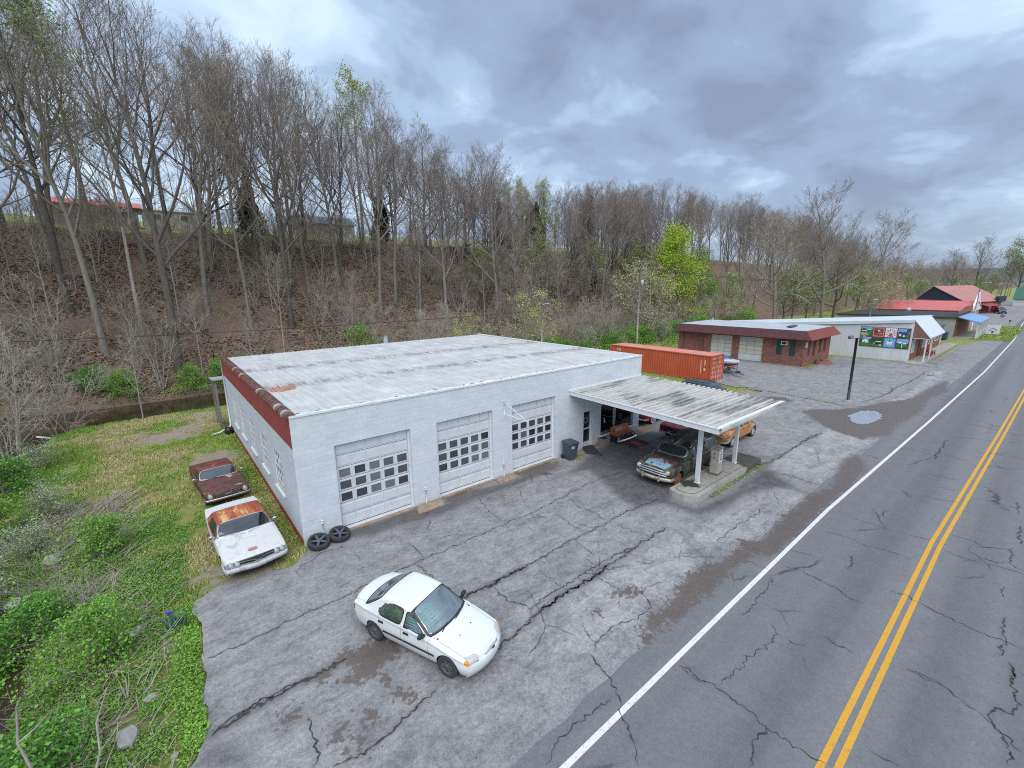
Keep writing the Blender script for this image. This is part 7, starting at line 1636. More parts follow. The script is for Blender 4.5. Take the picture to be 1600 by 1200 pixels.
R_.build('roof', redr, b3); MB().extrude([(0, 3.4), (14.5, 3.4), (7.2, 7.2)], 'y', -.3, -.02).build('white_gable', M_WHITE, b3)
b4 = simple_building('brick_hall', 'big brick hall with faded red roof and dark navy gable facing the garage', 'hall', (178.6, 1.5, GZ), 28, 11, 3.6, M_BRICK, plain('faded_red_roof', (.42, .185, .165), .7, .1, .4), 'flat', 0, R(-11), .0, wins=(('front', 20, 21.2, 1, 2.6), ('front', 23, 24.2, 1, 2.6), ('front', 6, 8, 1, 2.6)))
for ch in list(b4.children):
    if ch.name.startswith('roof'): bpy.data.objects.remove(ch)
MB().extrude([(-.5, 3.4), (7.5, 8.05), (11.3, 4.25), (11.3, 4.1), (7.5, 7.9), (-.5, 3.25)], 'x', -.4, 28.4).build('roof', _mc['faded_red_roof'], b4); MB().extrude([(0, 3.6), (11, 3.6), (11, 4.3), (7.5, 7.85)], 'x', 0, 28).build('upper_wall', M_BRICK, b4)
MB().add([(-.06, -.2, 3.6), (-.06, 11.0, 4.4), (-.06, 7.5, 8.0)], [(2, 1, 0)]).build('navy_gable', plain('navy_siding', (.022, .03, .055), .7, .2), b4)
MB().add([(8, -.3, 2.9), (18, -.3, 2.9), (18, -2.6, 2.2), (8, -2.6, 2.2)], [(0, 3, 2, 1), (0, 1, 2, 3)]).build('red_awning', redr, b4)
MB().box((24.5, -.6, 3.9), (6, .9, 1.6)).build('navy_awning', plain('navy_awning', (.02, .03, .06), .7), b4)
v = thing('vending_machine', 'bright red drinks machine standing outside the brick hall', 'vending machine', (195.5, -3.4, GZ), R(-15)); MB().bx(-.8, .8, -.5, .5, 0, 2.2).bx(-.85, .85, -.55, .55, 2.2, 2.3).build('cabinet', plain('vending_red', (.55, .015, .015), .35), v); MB().bx(-.815, -.8, -.4, .2, .9, 1.9).build('front_panel', plain('vending_panel', (.65, .2, .2), .3), v)
b5 = simple_building('green_roof_barn', 'pale barn with dark green roof on the far lawn beyond the parking', 'barn', (262, -13.5, GZ), 9, 11, 2.7, plain('barn_white', (.60, .60, .55), .7, .08), plain('barn_green', (.03, .12, .085), .6), 'gable_x', 4.2, R(88), .4, wins=(('back', 3.5, 4.4, 1.0, 2.2), ('front', 3.5, 4.4, 1, 2.2)))
for ch in list(b5.children): pass
# hilltop houses seen between the trunks
h1 = simple_building('hill_house', 'long tan house with bright red roof behind the hilltop trees', 'house', (-13.5, 77.5, hz(-8, 79)-.1), 11, 6.5, 2.9, plain('tan_siding', (.30, .26, .21), .8, .1), plain('hill_red_roof', (.52, .10, .075), .5, .08), 'gable_x', 1.0, 0, .5, wins=(('front', 6.5, 7.5, 1.2, 2.2), ('front', 9, 10, 1.2, 2.2), ('front', 2, 3, 1.2, 2.2)))
h2 = simple_building('hill_trailer', 'pale grey mobile home standing right of the red-roofed hill house', 'mobile home', (-2.0, 78.5, hz(2, 79)+.3), 8.5, 4, 2.4, plain('trailer_grey', (.46, .46, .45), .7, .1), plain('trailer_roof', (.40, .41, .42), .6), 'gable_x', .5, 0, .2, wins=(('front', 1.5, 2.4, 1, 1.9), ('front', 5, 6, 1, 1.9)))
h3 = simple_building('hill_cottage', 'tan and white cottage with grey roof on the green hill crest', 'house', (20.5, 76.5, hz(25, 78)-.1), 10.5, 7, 3.0, plain('cottage_tan', (.42, .37, .30), .8, .1), plain('cottage_roof', (.13, .14, .16), .8), 'gable_x', 1.6, R(-4), .4, wins=(('front', 8.6, 9.4, 1.2, 2.4), ('front', 2, 3, 1.1, 2.1)))
MB().bx(6.8, 10.6, -.06, -.01, -.5, 2.9).build('white_wing', plain('cottage_white', (.60, .60, .58), .7), h3)

# ---------------------------------------------------------------- poles, lamps, wires, signs
M_POLE = plain('weathered_pole_wood', (.30, .275, .25), .85, .25, 3, stretch=(6, 6, .4)); M_WIRE = plain('wire_black', (.03, .03, .032), .6)
def utility_pole(label, x, y, top, arm=True, tr=True, lean=0.0, m=None):
    z0 = hz(x, y); r = thing('utility_pole', label, 'utility pole', (x, y, z0)); h = top-z0
    MB().tube([(0, 0, -.4), (lean*.5, 0, h*.5), (lean, 0, h)], [.16, .14, .10], 10).build('pole', m or M_POLE, r)
    if arm:
        MB().box((lean, 0, h-.15), (2.3, .10, .12), R(-25)).build('crossarm', M_POLE, r)
        for k in (-1.05, -.5, .5, 1.05): MB().lathe([(.04, 0), (.05, .08), (.03, .16), (0, .17)], 8, Matrix.Translation((lean+k*math.cos(R(-25)), k*math.sin(R(-25)), h-.1))).build('insulator', M_GALV, r)
    if tr: MB().lathe([(0, -.42), (.24, -.42), (.25, .38), (.18, .46), (0, .48)], 14, Matrix.Translation((lean+.22, -.28, h-2.3))).build('transformer', plain('transformer_grey', (.46, .50, .54), .4), r)
    return r
utility_pole('grey timber utility pole with crossarm and transformer behind the orange container', 55.7, 25, 11.9)
utility_pole('short plain timber utility pole behind the brick garage', 94.9, 30, 8.2, False, False, .3, plain('tan_pole', (.36, .26, .19), .85, .2, 3))
def street_lamp(label, x, y, top, dx, dy):
    z0 = hz(x, y); r = thing('street_lamp', label, 'street lamp', (x, y, z0)); h = top-z0
    MB().tube([(0, 0, -.3), (0, 0, h)], [.10, .07], 8).build('pole', M_GALV, r); MB().tube([(0, 0, h-.15), (dx*.7, dy*.7, h+.05), (dx, dy, h+.08)], .035, 6).build('arm', M_GALV, r)
    MB().box((dx*1.25, dy*1.25, h+.06), (.45 if abs(dx) > abs(dy) else .22, .22 if abs(dx) > abs(dy) else .45, .14), taper=.7).build('lamp_head', M_GALV, r)
street_lamp('thin grey street lamp rising behind the garage roof', 34.4, 24, 7.15, .5, -.3)
street_lamp('distant street lamp behind the metal building roof', 90, 3.6, 6.5, .5, -.3)
street_lamp('leaning tall street lamp by the red roofed building', 123.8, -5.6, 9.0, 1.6, -.9)
def lot_light():
    r = thing('lot_light', 'slim black light pole with twin floodlights on the kerb of the next lot', 'light pole', (39.83, -6.74, GZ)); bk = plain('pole_black', (.015, .016, .022), .4)
    MB().tube([(0, 0, 0), (-.32, -.03, 5.15)], [.105, .09], 10).build('pole', bk, r); MB().lathe([(.26, 0), (.26, .08), (.12, .12), (0, .12)], 14).build('base', M_CONC, r)
    MB().tube([(-.56, .25, 5.18), (-.1, -.3, 5.18)], .03, 6).build('crossbar', bk, r)
    for x, y, a in ((-.62, .30, .9), (-.08, -.34, -.4)): MB().box((x, y, 5.26), (.34, .26, .22), a, rx=R(-25), taper=.8).build('floodlight', plain('flood_grey', (.16, .17, .18), .4), r)
lot_light()
def wire(label, a, b, sag, group='overhead wires'):
    a, b = Vector(a), Vector(b); pts = [a.lerp(b, t)-Vector((0, 0, 4*sag*t*(1-t))) for t in np.linspace(0, 1, 17)]
    tag(MB().tube(pts, .028, 4, cap=False).build('power_line', M_WIRE), label, 'wire', group)
wire('overhead wire running from the transformer pole over the brick garage', (56.7, 24.6, 11.85), (160, 12, 10.5), 1.6)
wire('second overhead wire running from the transformer pole beside the first', (55.2, 25.2, 11.85), (160, 13, 10.2), 1.7)
wire('low wire crossing the wooded slope behind the garage towards the lamp', (-45, 40, 6.6), (34.4, 24, 6.4), .9)
wire('slack wire between transformer pole and the short timber pole', (55.7, 25, 9.2), (95.1, 30, 8.0), 1.1)
def yard_sign():
    r = thing('yard_sign', 'white painted board sign with dark arched emblem on the grass verge', 'sign', (113.2, -9.25, GZ), R(8))
    MB().bx(-.05, .05, -.85, .85, .10, 1.75).build('board', plain('sign_white', (.66, .68, .72), .5, .08, 3), r)
    mb = MB(); pts = [(-.055, .45*math.cos(a), .62+.50*math.sin(a)) for a in np.linspace(.15, math.pi-.15, 12)]; mb.tube(pts, .04, 5); mb.bx(-.058, -.05, -.12, .16, .30, .70); mb.build('emblem', plain('sign_dark', (.10, .13, .17), .6), r)
    for s in (-.7, .7): MB().bx(-.04, .04, s-.05, s+.05, -.2, .12).build('leg', M_BLACK, r)
yard_sign()
def stop_back():
    r = thing('stop_sign', 'grey back of an octagonal road sign on a post at the junction', 'road sign', (140, -8.5, GZ), R(0)); MB().tube([(0, 0, -.2), (0, 0, 2.2)], .035, 6).build('post', M_GALV, r)
    MB().lathe([(0, .015), (.42, .015), (.42, -.015), (0, -.015)], 8, Matrix.Translation((-.05, 0, 1.95)) @ Matrix.Rotation(R(90), 4, 'Y') @ Matrix.Rotation(R(22.5), 4, 'Z'), smooth=False).build('plate', plain('sign_back_grey', (.20, .215, .23), .5), r)
stop_back()
r = thing('mailbox', 'small dark mailbox on a post at the roadside beyond the sign', 'mailbox', (137, -9.9, GZ)); MB().bx(-.05, .05, -.05, .05, -.2, 1.0).build('post', M_POLE, r); MB().bx(-.3, .3, -.16, .16, 1.0, 1.3).build('box', plain('mailbox_dark', (.05, .04, .04), .5), r)
s0 = build_suv('black_suv', 'black sport utility car parked outside the brick hall facing the road', (190.5, -5.0, GZ), R(200), (.012, .013, .016), 'black_suv_paint')
s1 = build_suv('grey_suv', 'silver grey car parked just behind the black one', (199.0, -4.2, GZ), R(190), (.26, .28, .30), 'silver_suv_paint')
# ================================================================ trees and plants
def bark(name, c, var=.3): return plain(name, c, .95, var, 3, bump=.3, stretch=(3, 3, .6))
B_GREY = bark('grey_bark', (.23, .205, .18)); B_DARK = bark('dark_bark', (.12, .104, .09)); B_PALE = bark('pale_bark', (.36, .325, .285)); B_TAN = bark('tan_twig_bark', (.30, .25, .205))
T_PURP = plain('purplish_twigs', (.24, .195, .19), .9, .25, .35); T_BROWN = plain('brown_twigs', (.255, .215, .175), .9, .25, .35); T_PALE = plain('pale_twigs', (.34, .295, .25), .9, .2, .5)
def leafm(name, c, var=.35):
    if name in _mc: return _mc[name]
    t = NT(name); n = t.noise(.9, 4, .6); n2 = t.noise(14, 3, .6)
    col = t.ramp(t.math('ADD', t.math('MULTIPLY', n, .5), t.math('MULTIPLY', n2, .5)), [(.32, sc3(c, 1-var)), (.5, c), (.68, sc3(c, 1+var))])
    _mc[name] = t.set(col, .6, 0, .3); return _mc[name]
L_GREEN = leafm('spring_green_leaf', (.19, .33, .05)); L_CHART = leafm('chartreuse_leaf', (.36, .48, .04)); L_PALEG = leafm('pale_green_leaf', (.36, .44, .19)); L_YEL = leafm('yellow_bloom_leaf', (.50, .47, .16)); L_OLIVE = leafm('olive_leaf', (.21, .25, .08)); L_BUFF = leafm('buff_bud', (.40, .28, .15)); L_CEDAR = leafm('cedar_needle', (.028, .055, .024)); L_IVY = leafm('ivy_leaf', (.15, .37, .045)); L_IVYD = leafm('deep_ivy_leaf', (.085, .22, .035)); L_PINK = leafm('redbud_bloom', (.30, .13, .30)); L_DUSTY = leafm('dusty_green_leaf', (.26, .33, .22))

def prisms(S, k):
    """S: (n,8) p0 p1 r0 r1 -> vertices, quads of k-sided tapered prisms"""
    p0, p1, r0, r1 = S[:, :3], S[:, 3:6], S[:, 6], S[:, 7]; d = p1-p0; d /= np.linalg.norm(d, axis=1, keepdims=True)+1e-9
    up = np.where(np.abs(d[:, 2:3]) < .9, np.array([[0, 0, 1.]]), np.array([[1., 0, 0]])); a = np.cross(d, up); a /= np.linalg.norm(a, axis=1, keepdims=True)+1e-9; b = np.cross(d, a)
    n = len(S); V = np.empty((n, 2, k, 3))
    for j in range(k):
        t = 2*math.pi*j/k; o = math.cos(t)*a+math.sin(t)*b; V[:, 0, j] = p0+o*r0[:, None]; V[:, 1, j] = p1+o*r1[:, None]
    base = (np.arange(n)*2*k)[:, None]; j = np.arange(k)[None]; jn = (j+1) % k
    F = np.stack([base+j, base+jn, base+k+jn, base+k+j], 2).reshape(-1, 4)
    return V.reshape(-1, 3), F
def leaf_quads(P, size, q, flat=.0):
    """small leaf faces at points P (n,3)"""
    n = len(P); a = q.normal(size=(n, 3)); a[:, 2] *= (1-flat); a /= np.linalg.norm(a, axis=1, keepdims=True); b = np.cross(a, q.normal(size=(n, 3))); 
    if flat: b[:, 2] *= (1-flat)
    b /= np.linalg.norm(b, axis=1, keepdims=True)
    s = (size*q.uniform(.6, 1.4, n))[:, None]; a = a*s; b = b*s*.62
    V = np.stack([P-a*.5, P+b*.5, P+a*.5, P-b*.5], 1).reshape(-1, 3); return V, np.arange(4*n).reshape(-1, 4)
class TreeGen:
    def __init__(s, seed, h, r, clear=.4, limbs=14, limb_ang=42, limb_len=.42, up=.10, levels=4, kids=(0, 6, 5, 3), wob=.10, twig=.016, fork=0, stems=1, lean=0.0, spread=1.0):
        s.q = random.Random(seed); s.seg = {i: [] for i in range(6)}; s.tips = []; s.levels = levels; s.kids = kids; s.up = up; s.wob = wob; s.twig = twig; s.spread = spread
        for k in range(stems):
            a = 2*math.pi*k/stems+s.q.random(); t = (.14+.22*s.q.random()) if stems > 1 else lean
            d = Vector((math.cos(a)*t, math.sin(a)*t, 1)).normalized(); hh = h*(1 if stems == 1 else s.q.uniform(.7, 1))
            s.trunk(Vector((math.cos(a)*.12*(stems > 1), math.sin(a)*.12*(stems > 1), -.4)), d, hh+.4, r/(stems**.5), clear, limbs if stems == 1 else max(4, int(limbs/stems*1.6)), limb_ang, limb_len, fork)
    def rdir(s, d, ang):
        q = s.q; v = Vector((q.gauss(0, 1), q.gauss(0, 1), q.gauss(0, 1))); v = (v-d*v.dot(d)).normalized(); return (d*math.cos(ang)+v*math.sin(ang)).normalized()
    def trunk(s, p, d, h, r, clear, limbs, ang, ll, fork):
        q = s.q; n = 10; pts = [p]; rad = [r*1.25]
        for i in range(n):
            d = (d+Vector((q.gauss(0, s.wob*.35), q.gauss(0, s.wob*.35), .04))).normalized(); p = p+d*(h/n); pts.append(p); rad.append(r*(1-.86*((i+1)/n)**1.15)+.012)
        for a, b, ra, rb in zip(pts[:-1], pts[1:], rad[:-1], rad[1:]): s.seg[0].append((*a, *b, ra, rb))
        s.tips.append(pts[-1]); ph = q.random()*6
        for k in range(limbs):
            t = clear+(1-clear)*((k+q.random()*.8)/limbs)**.9; t = min(t, .985); i = min(int(t*n), n-1); f = t*n-i; bp = pts[i].lerp(pts[i+1], f); br = rad[i]*(1-f)+rad[i+1]*f
            ph += 2.4+q.uniform(-.5, .5); a = R(ang*(1.25-.65*(t-clear)/(1-clear))*q.uniform(.8, 1.25))
            axis = (pts[i+1]-pts[i]).normalized(); side = Vector((math.cos(ph), math.sin(ph), 0)); side = (side-axis*side.dot(axis)).normalized(); dd = (axis*math.cos(a)+side*math.sin(a)).normalized()
            L = h*ll*(1-.62*max(0, (t-clear)/(1-clear))**1.2)*q.uniform(.75, 1.2)*s.spread
            s.branch(bp, dd, L, min(br*.62, .045*L**.9+.01), 1)
    def branch(s, p, d, L, r, lv):
        q = s.q; n = max(2, int(L/(1.1 if lv == 1 else .7 if lv == 2 else .55))); n = min(n, 7); pts = [p]; rad = [r]; end = max(s.twig*.45, r*.22)
        for i in range(n):
            d = (d+Vector((q.gauss(0, s.wob), q.gauss(0, s.wob), q.gauss(0, s.wob)+s.up))).normalized(); p = p+d*(L/n); pts.append(p); rad.append(r+(end-r)*(i+1)/n)
        for a, b, ra, rb in zip(pts[:-1], pts[1:], rad[:-1], rad[1:]): s.seg[lv].append((*a, *b, ra, rb))
        s.tips.append(pts[-1])
        if lv >= s.levels: return
        for k in range(s.kids[lv] if lv < len(s.kids) else 2):
            t = .22+.78*(k+q.random())/max(1, s.kids[lv]); t = min(t, .99); i = min(int(t*n), n-1); f = t*n-i; bp = pts[i].lerp(pts[i+1], f); br = rad[i]*(1-f)+rad[i+1]*f
            ax = (pts[i+1]-pts[i]).normalized(); s.branch(bp, s.rdir(ax, R(q.uniform(24, 52))), L*(.58-.22*t)*q.uniform(.8, 1.25), max(s.twig*.6, br*.6), lv+1)
    def meshes(s, name, bark_m, twig_m, leaf=None, nleaf=0, lsize=.18, lspread=.35, seed=0, low=0.0):
        big = np.array(s.seg[0]+s.seg[1]); V, F = prisms(big, 6); tm = np_mesh(name+'_trunk', V, F, [bark_m], smooth=True)
        sm = np.array(sum((s.seg[i] for i in range(2, 6)), [])); cm = None
        if len(sm):
            sm[:, 6:] = np.maximum(sm[:, 6:], s.twig*.5); V, F = prisms(sm, 3); mi = np.zeros(len(F), int); mats = [twig_m]
            if leaf and nleaf:
                q = np.random.default_rng(seed+5); T = np.array([tuple(t) for t in s.tips]); ends = sm[:, 3:6]; T = np.concatenate([T, ends]); T = T[T[:, 2] > low]
                lv = leaf if isinstance(leaf, (list, tuple)) else [leaf]
                for li, lm in enumerate(lv):
                    P = T[q.integers(0, len(T), nleaf//len(lv))]+q.normal(0, lspread, (nleaf//len(lv), 3)); LV, LF = leaf_quads(P, lsize, q); F = np.concatenate([F, LF+len(V)]); V = np.concatenate([V, LV]); mats.append(lm); mi = np.r_[mi, np.full(len(LF), li+1)]
            cm = np_mesh(name+'_crown', V, F, mats, mi)
        return tm, cm
KINDS = {}
def kind(key, name, gen, **k): KINDS[key] = (name, *gen.meshes(name, **k))
for i in range(5):
    kind('tall%d' % i, 'bare_tree', TreeGen(100+i, 21+1.2*i, .25+.02*i, .32+.05*(i % 3), 18, 35, .42, .14, 4, (0, 7, 5, 3), .10, .0155), bark_m=[B_GREY, B_DARK, B_GREY, B_DARK, B_GREY][i], twig_m=[T_PURP, T_PURP, T_BROWN, T_PURP, T_BROWN][i])
for i in range(3):
    kind('slim%d' % i, 'slender_tree', TreeGen(130+i, 15+1.5*i, .13, .40, 14, 36, .28, .12, 4, (0, 6, 5, 3), .10, .016), bark_m=[B_GREY, B_PALE, B_DARK][i], twig_m=[T_BROWN, T_PALE, T_PURP][i])
for i in range(3):
    kind('wide%d' % i, 'spreading_tree', TreeGen(150+i, 24, .42, .20, 15, 52, .50, .09, 4, (0, 8, 6, 4), .13, .026), bark_m=[B_DARK, B_GREY, B_GREY][i], twig_m=[T_BROWN, T_BROWN, T_PALE][i])
for i in range(3):
    kind('brush%d' % i, 'bare_thicket', TreeGen(170+i, 7.5, .10, .22, 20, 40, .42, .06, 3, (0, 6, 4, 0), .19, .015, stems=3+i), bark_m=[B_PALE, B_TAN, B_PALE][i], twig_m=[T_PALE, T_PALE, T_BROWN][i])
kind('poplar', 'leafing_poplar', TreeGen(190, 27, .24, .55, 14, 30, .20, .12, 4, (0, 5, 5, 3), .09, .018), bark_m=B_GREY, twig_m=T_BROWN, leaf=[L_PALEG], nleaf=3800, lsize=.24, lspread=.28, low=15)
for i, (lf, nm) in enumerate(((L_GREEN, 'green_tree'), (L_PALEG, 'pale_green_tree'), (L_OLIVE, 'olive_tree'))):
    kind('leafy%d' % i, nm, TreeGen(200+i, 13, .20, .22, 16, 48, .42, .07, 4, (0, 6, 5, 3), .12, .018), bark_m=B_DARK, twig_m=T_BROWN, leaf=[lf], nleaf=3600, lsize=.26, lspread=.40)
kind('green_top', 'green_topped_tree', TreeGen(209, 25, .30, .40, 15, 42, .38, .09, 4, (0, 6, 5, 3), .12, .02), bark_m=B_DARK, twig_m=T_BROWN, leaf=[L_GREEN], nleaf=4600, lsize=.24, lspread=.35, low=13)
kind('chart', 'chartreuse_tree', TreeGen(210, 13, .2, .15, 17, 46, .34, .08, 4, (0, 6, 5, 3), .12, .016), bark_m=B_DARK, twig_m=T_BROWN, leaf=[L_CHART], nleaf=15000, lsize=.20, lspread=.55)
kind('yellow', 'yellow_bloom_tree', TreeGen(211, 8, .14, .12, 22, 45, .42, .08, 4, (0, 6, 4, 3), .14, .014, stems=3), bark_m=B_PALE, twig_m=T_PALE, leaf=[L_YEL, L_PALEG], nleaf=3600, lsize=.16, lspread=.20)
kind('buff', 'buff_budding_tree', TreeGen(212, 9, .16, .10, 22, 52, .46, .06, 4, (0, 6, 5, 3), .12, .016, stems=4), bark_m=B_PALE, twig_m=T_PALE, leaf=[L_BUFF, L_PALEG], nleaf=4600, lsize=.17, lspread=.28)
kind('redbud', 'redbud_bush', TreeGen(213, 4, .08, .15, 16, 45, .42, .08, 3, (0, 6, 4), .14, .014, stems=3), bark_m=B_GREY, twig_m=T_BROWN, leaf=[L_PINK], nleaf=1100, lsize=.10, lspread=.12)
kind('pale_multi', 'pale_branching_tree', TreeGen(214, 10.5, .20, .22, 22, 40, .45, .09, 4, (0, 6, 4, 3), .13, .018, stems=3), bark_m=B_PALE, twig_m=T_PALE)
for i in range(2):
    q = np.random.default_rng(220+i); n = 9000; hgt = 9.0; t = q.random(n)**.8; ang = q.random(n)*6.283; rr = (1-t)**.75*2.3*(.35+.65*q.random(n)**.5)*(.8+.35*np.sin(ang*3+t*9)); P = np.stack([rr*np.cos(ang), rr*np.sin(ang), .5+t*hgt], 1); V, F = leaf_quads(P, .34, q, .25)
    tr, _ = TreeGen(225+i, 9, .16, .1, 3, 60, .1, .05, 1).meshes('cedar', B_DARK, T_BROWN); KINDS['cedar%d' % i] = ('cedar_tree', tr, np_mesh('cedar_crown', V, F, [L_CEDAR]))
for i, (ms, nm, n, sz) in enumerate((([L_IVY, L_GREEN], 'green_bush', 5200, .092), ([L_DUSTY, L_PALEG], 'dusty_bush', 3000, .075), ([L_IVY, L_IVYD], 'green_bush', 5000, .10))):
    kind('bush%d' % i, nm, TreeGen(230+i, 1.9, .05, .05, 22, 60, .55, .02, 3, (0, 5, 3), .2, .010, stems=5), bark_m=B_TAN, twig_m=T_PALE, leaf=ms, nleaf=n, lsize=sz, lspread=.16)
def plant(key, x, y, label, cat='tree', group=None, s=1.0, rz=None, z=None, tilt=None):
    name, tm, cm = KINDS[key]; r = thing(name, label, cat, (x, y, hz(x, y) if z is None else z), rnd.random()*6.28 if rz is None else rz, group); r.scale = (s, s, s*rnd.uniform(.95, 1.06))
    if tilt: r.rotation_euler.x = tilt[0]; r.rotation_euler.y = tilt[1]; r.rotation_euler.z = rz or 0
    link('stems' if cat == 'bush' else 'trunk', tm, r)
    if cm: link('leaves' if cat == 'bush' else 'crown', cm, r)
    return r

# trees that stand out one by one in the photograph
plant('poplar', 25.7, 58, 'tall slender poplar with pale new leaves rising above the bare crest trees', s=1.0)
plant('green_top', -9.5, 47, 'tall tree with fresh green upper leaves at the far left of the hill', s=1.12)
plant('chart', 80.5, 33.5, 'bright chartreuse tree glowing at the foot of the dark wooded hill', s=1.38)
plant('leafy2', 77, 41, 'yellow-olive tree just left of and above the chartreuse tree', s=1.15)
plant('leafy0', 91, 35, 'light green leafing tree to the right of the chartreuse tree', s=1.1)
plant('leafy2', 54, 46, 'olive green budding tree half way up the slope above the street lamp', s=.8)
plant('buff', 62.5, 27.5, 'rounded bush-like tree with orange-buff buds behind the container', s=1.38)
plant('yellow', 35.5, 27.5, 'yellow-green blooming tree beside the street lamp behind the garage', s=1.05)
plant('yellow', 27.0, 31, 'lower yellow blooming tree behind the middle of the garage roof', s=.85)
plant('yellow', 30.5, 32, 'yellow blooming tree between the pale trunk and the street lamp', s=.72)
plant('leafy0', 13.5, 30.5, 'small light green tree at the back left of the garage roof', s=.52)
plant('pale_multi', 22.5, 31.5, 'pale-barked tree with several bare trunks behind the garage flue', s=1.0)
plant('pale_multi', 16.5, 31.5, 'pale-barked bare tree left of the flue behind the garage', s=.85)
plant('redbud', 15.6, 30.0, 'small purple blooming redbud by the flue behind the garage', 'bush', s=1.0)
plant('wide0', 37, 57.5, 'broad bare tree with dark low limbs in front of the crest cedar', s=.78)
plant('wide1', 116, 18, 'tall open bare tree standing over the metal building, the tallest there', s=1.03)
plant('wide2', 97, 21, 'bare tree with upswept limbs behind the short timber pole', s=.86)
plant('wide1', 152, 19, 'wide bare tree right of the tallest one above the grey shop', s=.98)
plant('wide0', 131, 20, 'dark-limbed bare tree between the two tallest trees above the grey shop', s=.74)
plant('buff', 128, 9.5, 'spreading tree with buff buds in front of the red roofed building', s=1.25)
plant('buff', 141, 12, 'smaller buff budding tree against the navy gable', s=1.0)
plant('wide0', 236, 12, 'dark bare tree with crooked limbs beyond the brick hall', s=.72)
plant('wide0', 275, 9, 'large bare tree at the far right above the barn', s=.95)
plant('leafy2', 285, -3, 'green-grey tree behind the barn roof', s=1.7)
plant('leafy0', 232, 4, 'round dark green bush tree beside the brick hall end', s=.55)
plant('cedar0', 10.5, 63, 'green cedar between the mobile home and the cottage on the crest', s=1.0)
plant('cedar1', 32.5, 66, 'dark cedar on the crest right of the cottage', s=.95)
plant('cedar0', 57, 62, 'dark cedar among bare trees on the crest right of the open gap', s=1.1)
plant('cedar1', 66, 60, 'dark cedar beside another on the darker part of the crest', s=1.15)
plant('cedar0', 74, 50, 'dark cedar in the middle of the dense bare wood', s=1.0)
plant('tall0', -12.8, 41, 'leaning thick grey trunk at the left of the slope', s=1.0, tilt=(0, R(-9)), rz=0)
plant('slim1', -16.5, 31.0, 'pale bare tree leaning over the creek at the left edge', s=.85, tilt=(R(2), R(9)), rz=0)
plant('brush0', -11.5, 25.2, 'bare creekside thicket with tangled pale branches at the bank corner', 'thicket', s=1.25)
plant('brush1', -9.3, 27.0, 'bare tan thicket on the creek bank near the broken stump', 'thicket', s=.95)
plant('slim1', -4.9, 28.2, 'single thin pale sapling on the grassy bank by the creek', s=.42)
plant('brush2', -10.4, 18.5, 'low bare thicket overhanging the creek near the white log', 'thicket', s=.72)

# bare wood on the slope: each tree on its own, named by where it grows
def zone(x, y):
    a = 'before the red-roofed hill house' if x < 1 else 'between mobile home and cottage' if x < 20 else 'near the hilltop cottage' if x < 34 else 'behind the garage roof' if x < 62 else 'behind the orange container' if x < 110 else 'far along the ridge'
    b = 'low on the slope' if y < 46 else 'half way up the slope' if y < 55 else 'on the hill crest'
    return b, a
pts = []
def scatter(n, xr, yr, dmin, tries=30):
    out = []
    for _ in range(n*tries):
        if len(out) >= n: break
        x, y = rnd.uniform(*xr), rnd.uniform(*yr)
        if all((x-a)**2+(y-b)**2 > dmin*dmin for a, b in pts): pts.append((x, y)); out.append((x, y))
    return out
HT = {'tall%d' % i: 21+1.2*i for i in range(5)}; HT.update({'slim%d' % i: 15+1.5*i for i in range(3)})
SKY = [(-40, 40.5), (5, 39.0), (12, 38.0), (25, 33.5), (40, 30.5), (55, 28.2), (75, 29.2), (107, 31.8), (145, 34.5), (186, 33), (245, 24), (300, 20)]   # height of the crowns against the sky, seen over the ridge
def wood(P, keys, what, lo, hi):
    for x, y in P:
        b, a = zone(x, y); k = rnd.choice(keys)
        top = 9.4+(interp(SKY, x)-9.4)*(y+16.6)/71.6; f = max(9., top-hz(x, y))/HT[k]*rnd.uniform(.80, 1.0)
        if k.startswith('slim'): f *= rnd.uniform(.6, .95)
        plant(k, x, y, '%s %s, %s' % (what, b, a), 'tree', '%ss %s, %s' % (what, b, a), float(f))
wood(scatter(26, (-27, 44), (55, 66), 3.3), ['tall0', 'tall1', 'tall2', 'tall3', 'tall4'], 'tall bare tree with purplish twigs', .85, 1.08)
wood(scatter(28, (-27, 46), (40, 56), 3.2), ['tall0', 'tall2', 'tall3', 'slim0', 'slim2', 'slim1'], 'bare grey tree', .78, 1.02)
for x, y, f in ((63, 60, .52), (70, 61, .55), (57, 60.5, .48), (81, 60, .54), (96, 61, .56)): plant('poplar', x, y, 'slender crest tree with thin pale green top %s' % zone(x, y)[1], 'tree', 'pale-topped crest trees %s' % zone(x, y)[1], f)
for i, (x, y) in enumerate(((60, 63), (68, 64), (78, 58), (86, 62), (94, 55), (104, 60))): plant('cedar%d' % (i % 2), x, y, 'dark cedar mixed into the dense bare wood behind the orange container', 'tree', 'dark cedars behind the container', 1.05+.1*(i % 3))
for i, (x, y) in enumerate(((4, 58), (14, 59.5), (20.5, 57), (46, 58), (29, 60.5))): plant('wide%d' % (i % 3), x, y, ['vase-shaped bare tree on the crest before the mobile home', 'wide bare tree on the crest left of the cottage', 'wide bare tree standing in front of the cottage', 'wide bare tree on the crest right of the open gap', 'wide bare tree on the crest just behind the cottage corner'][i], s=[.86, .82, .72, .58, .68][i])
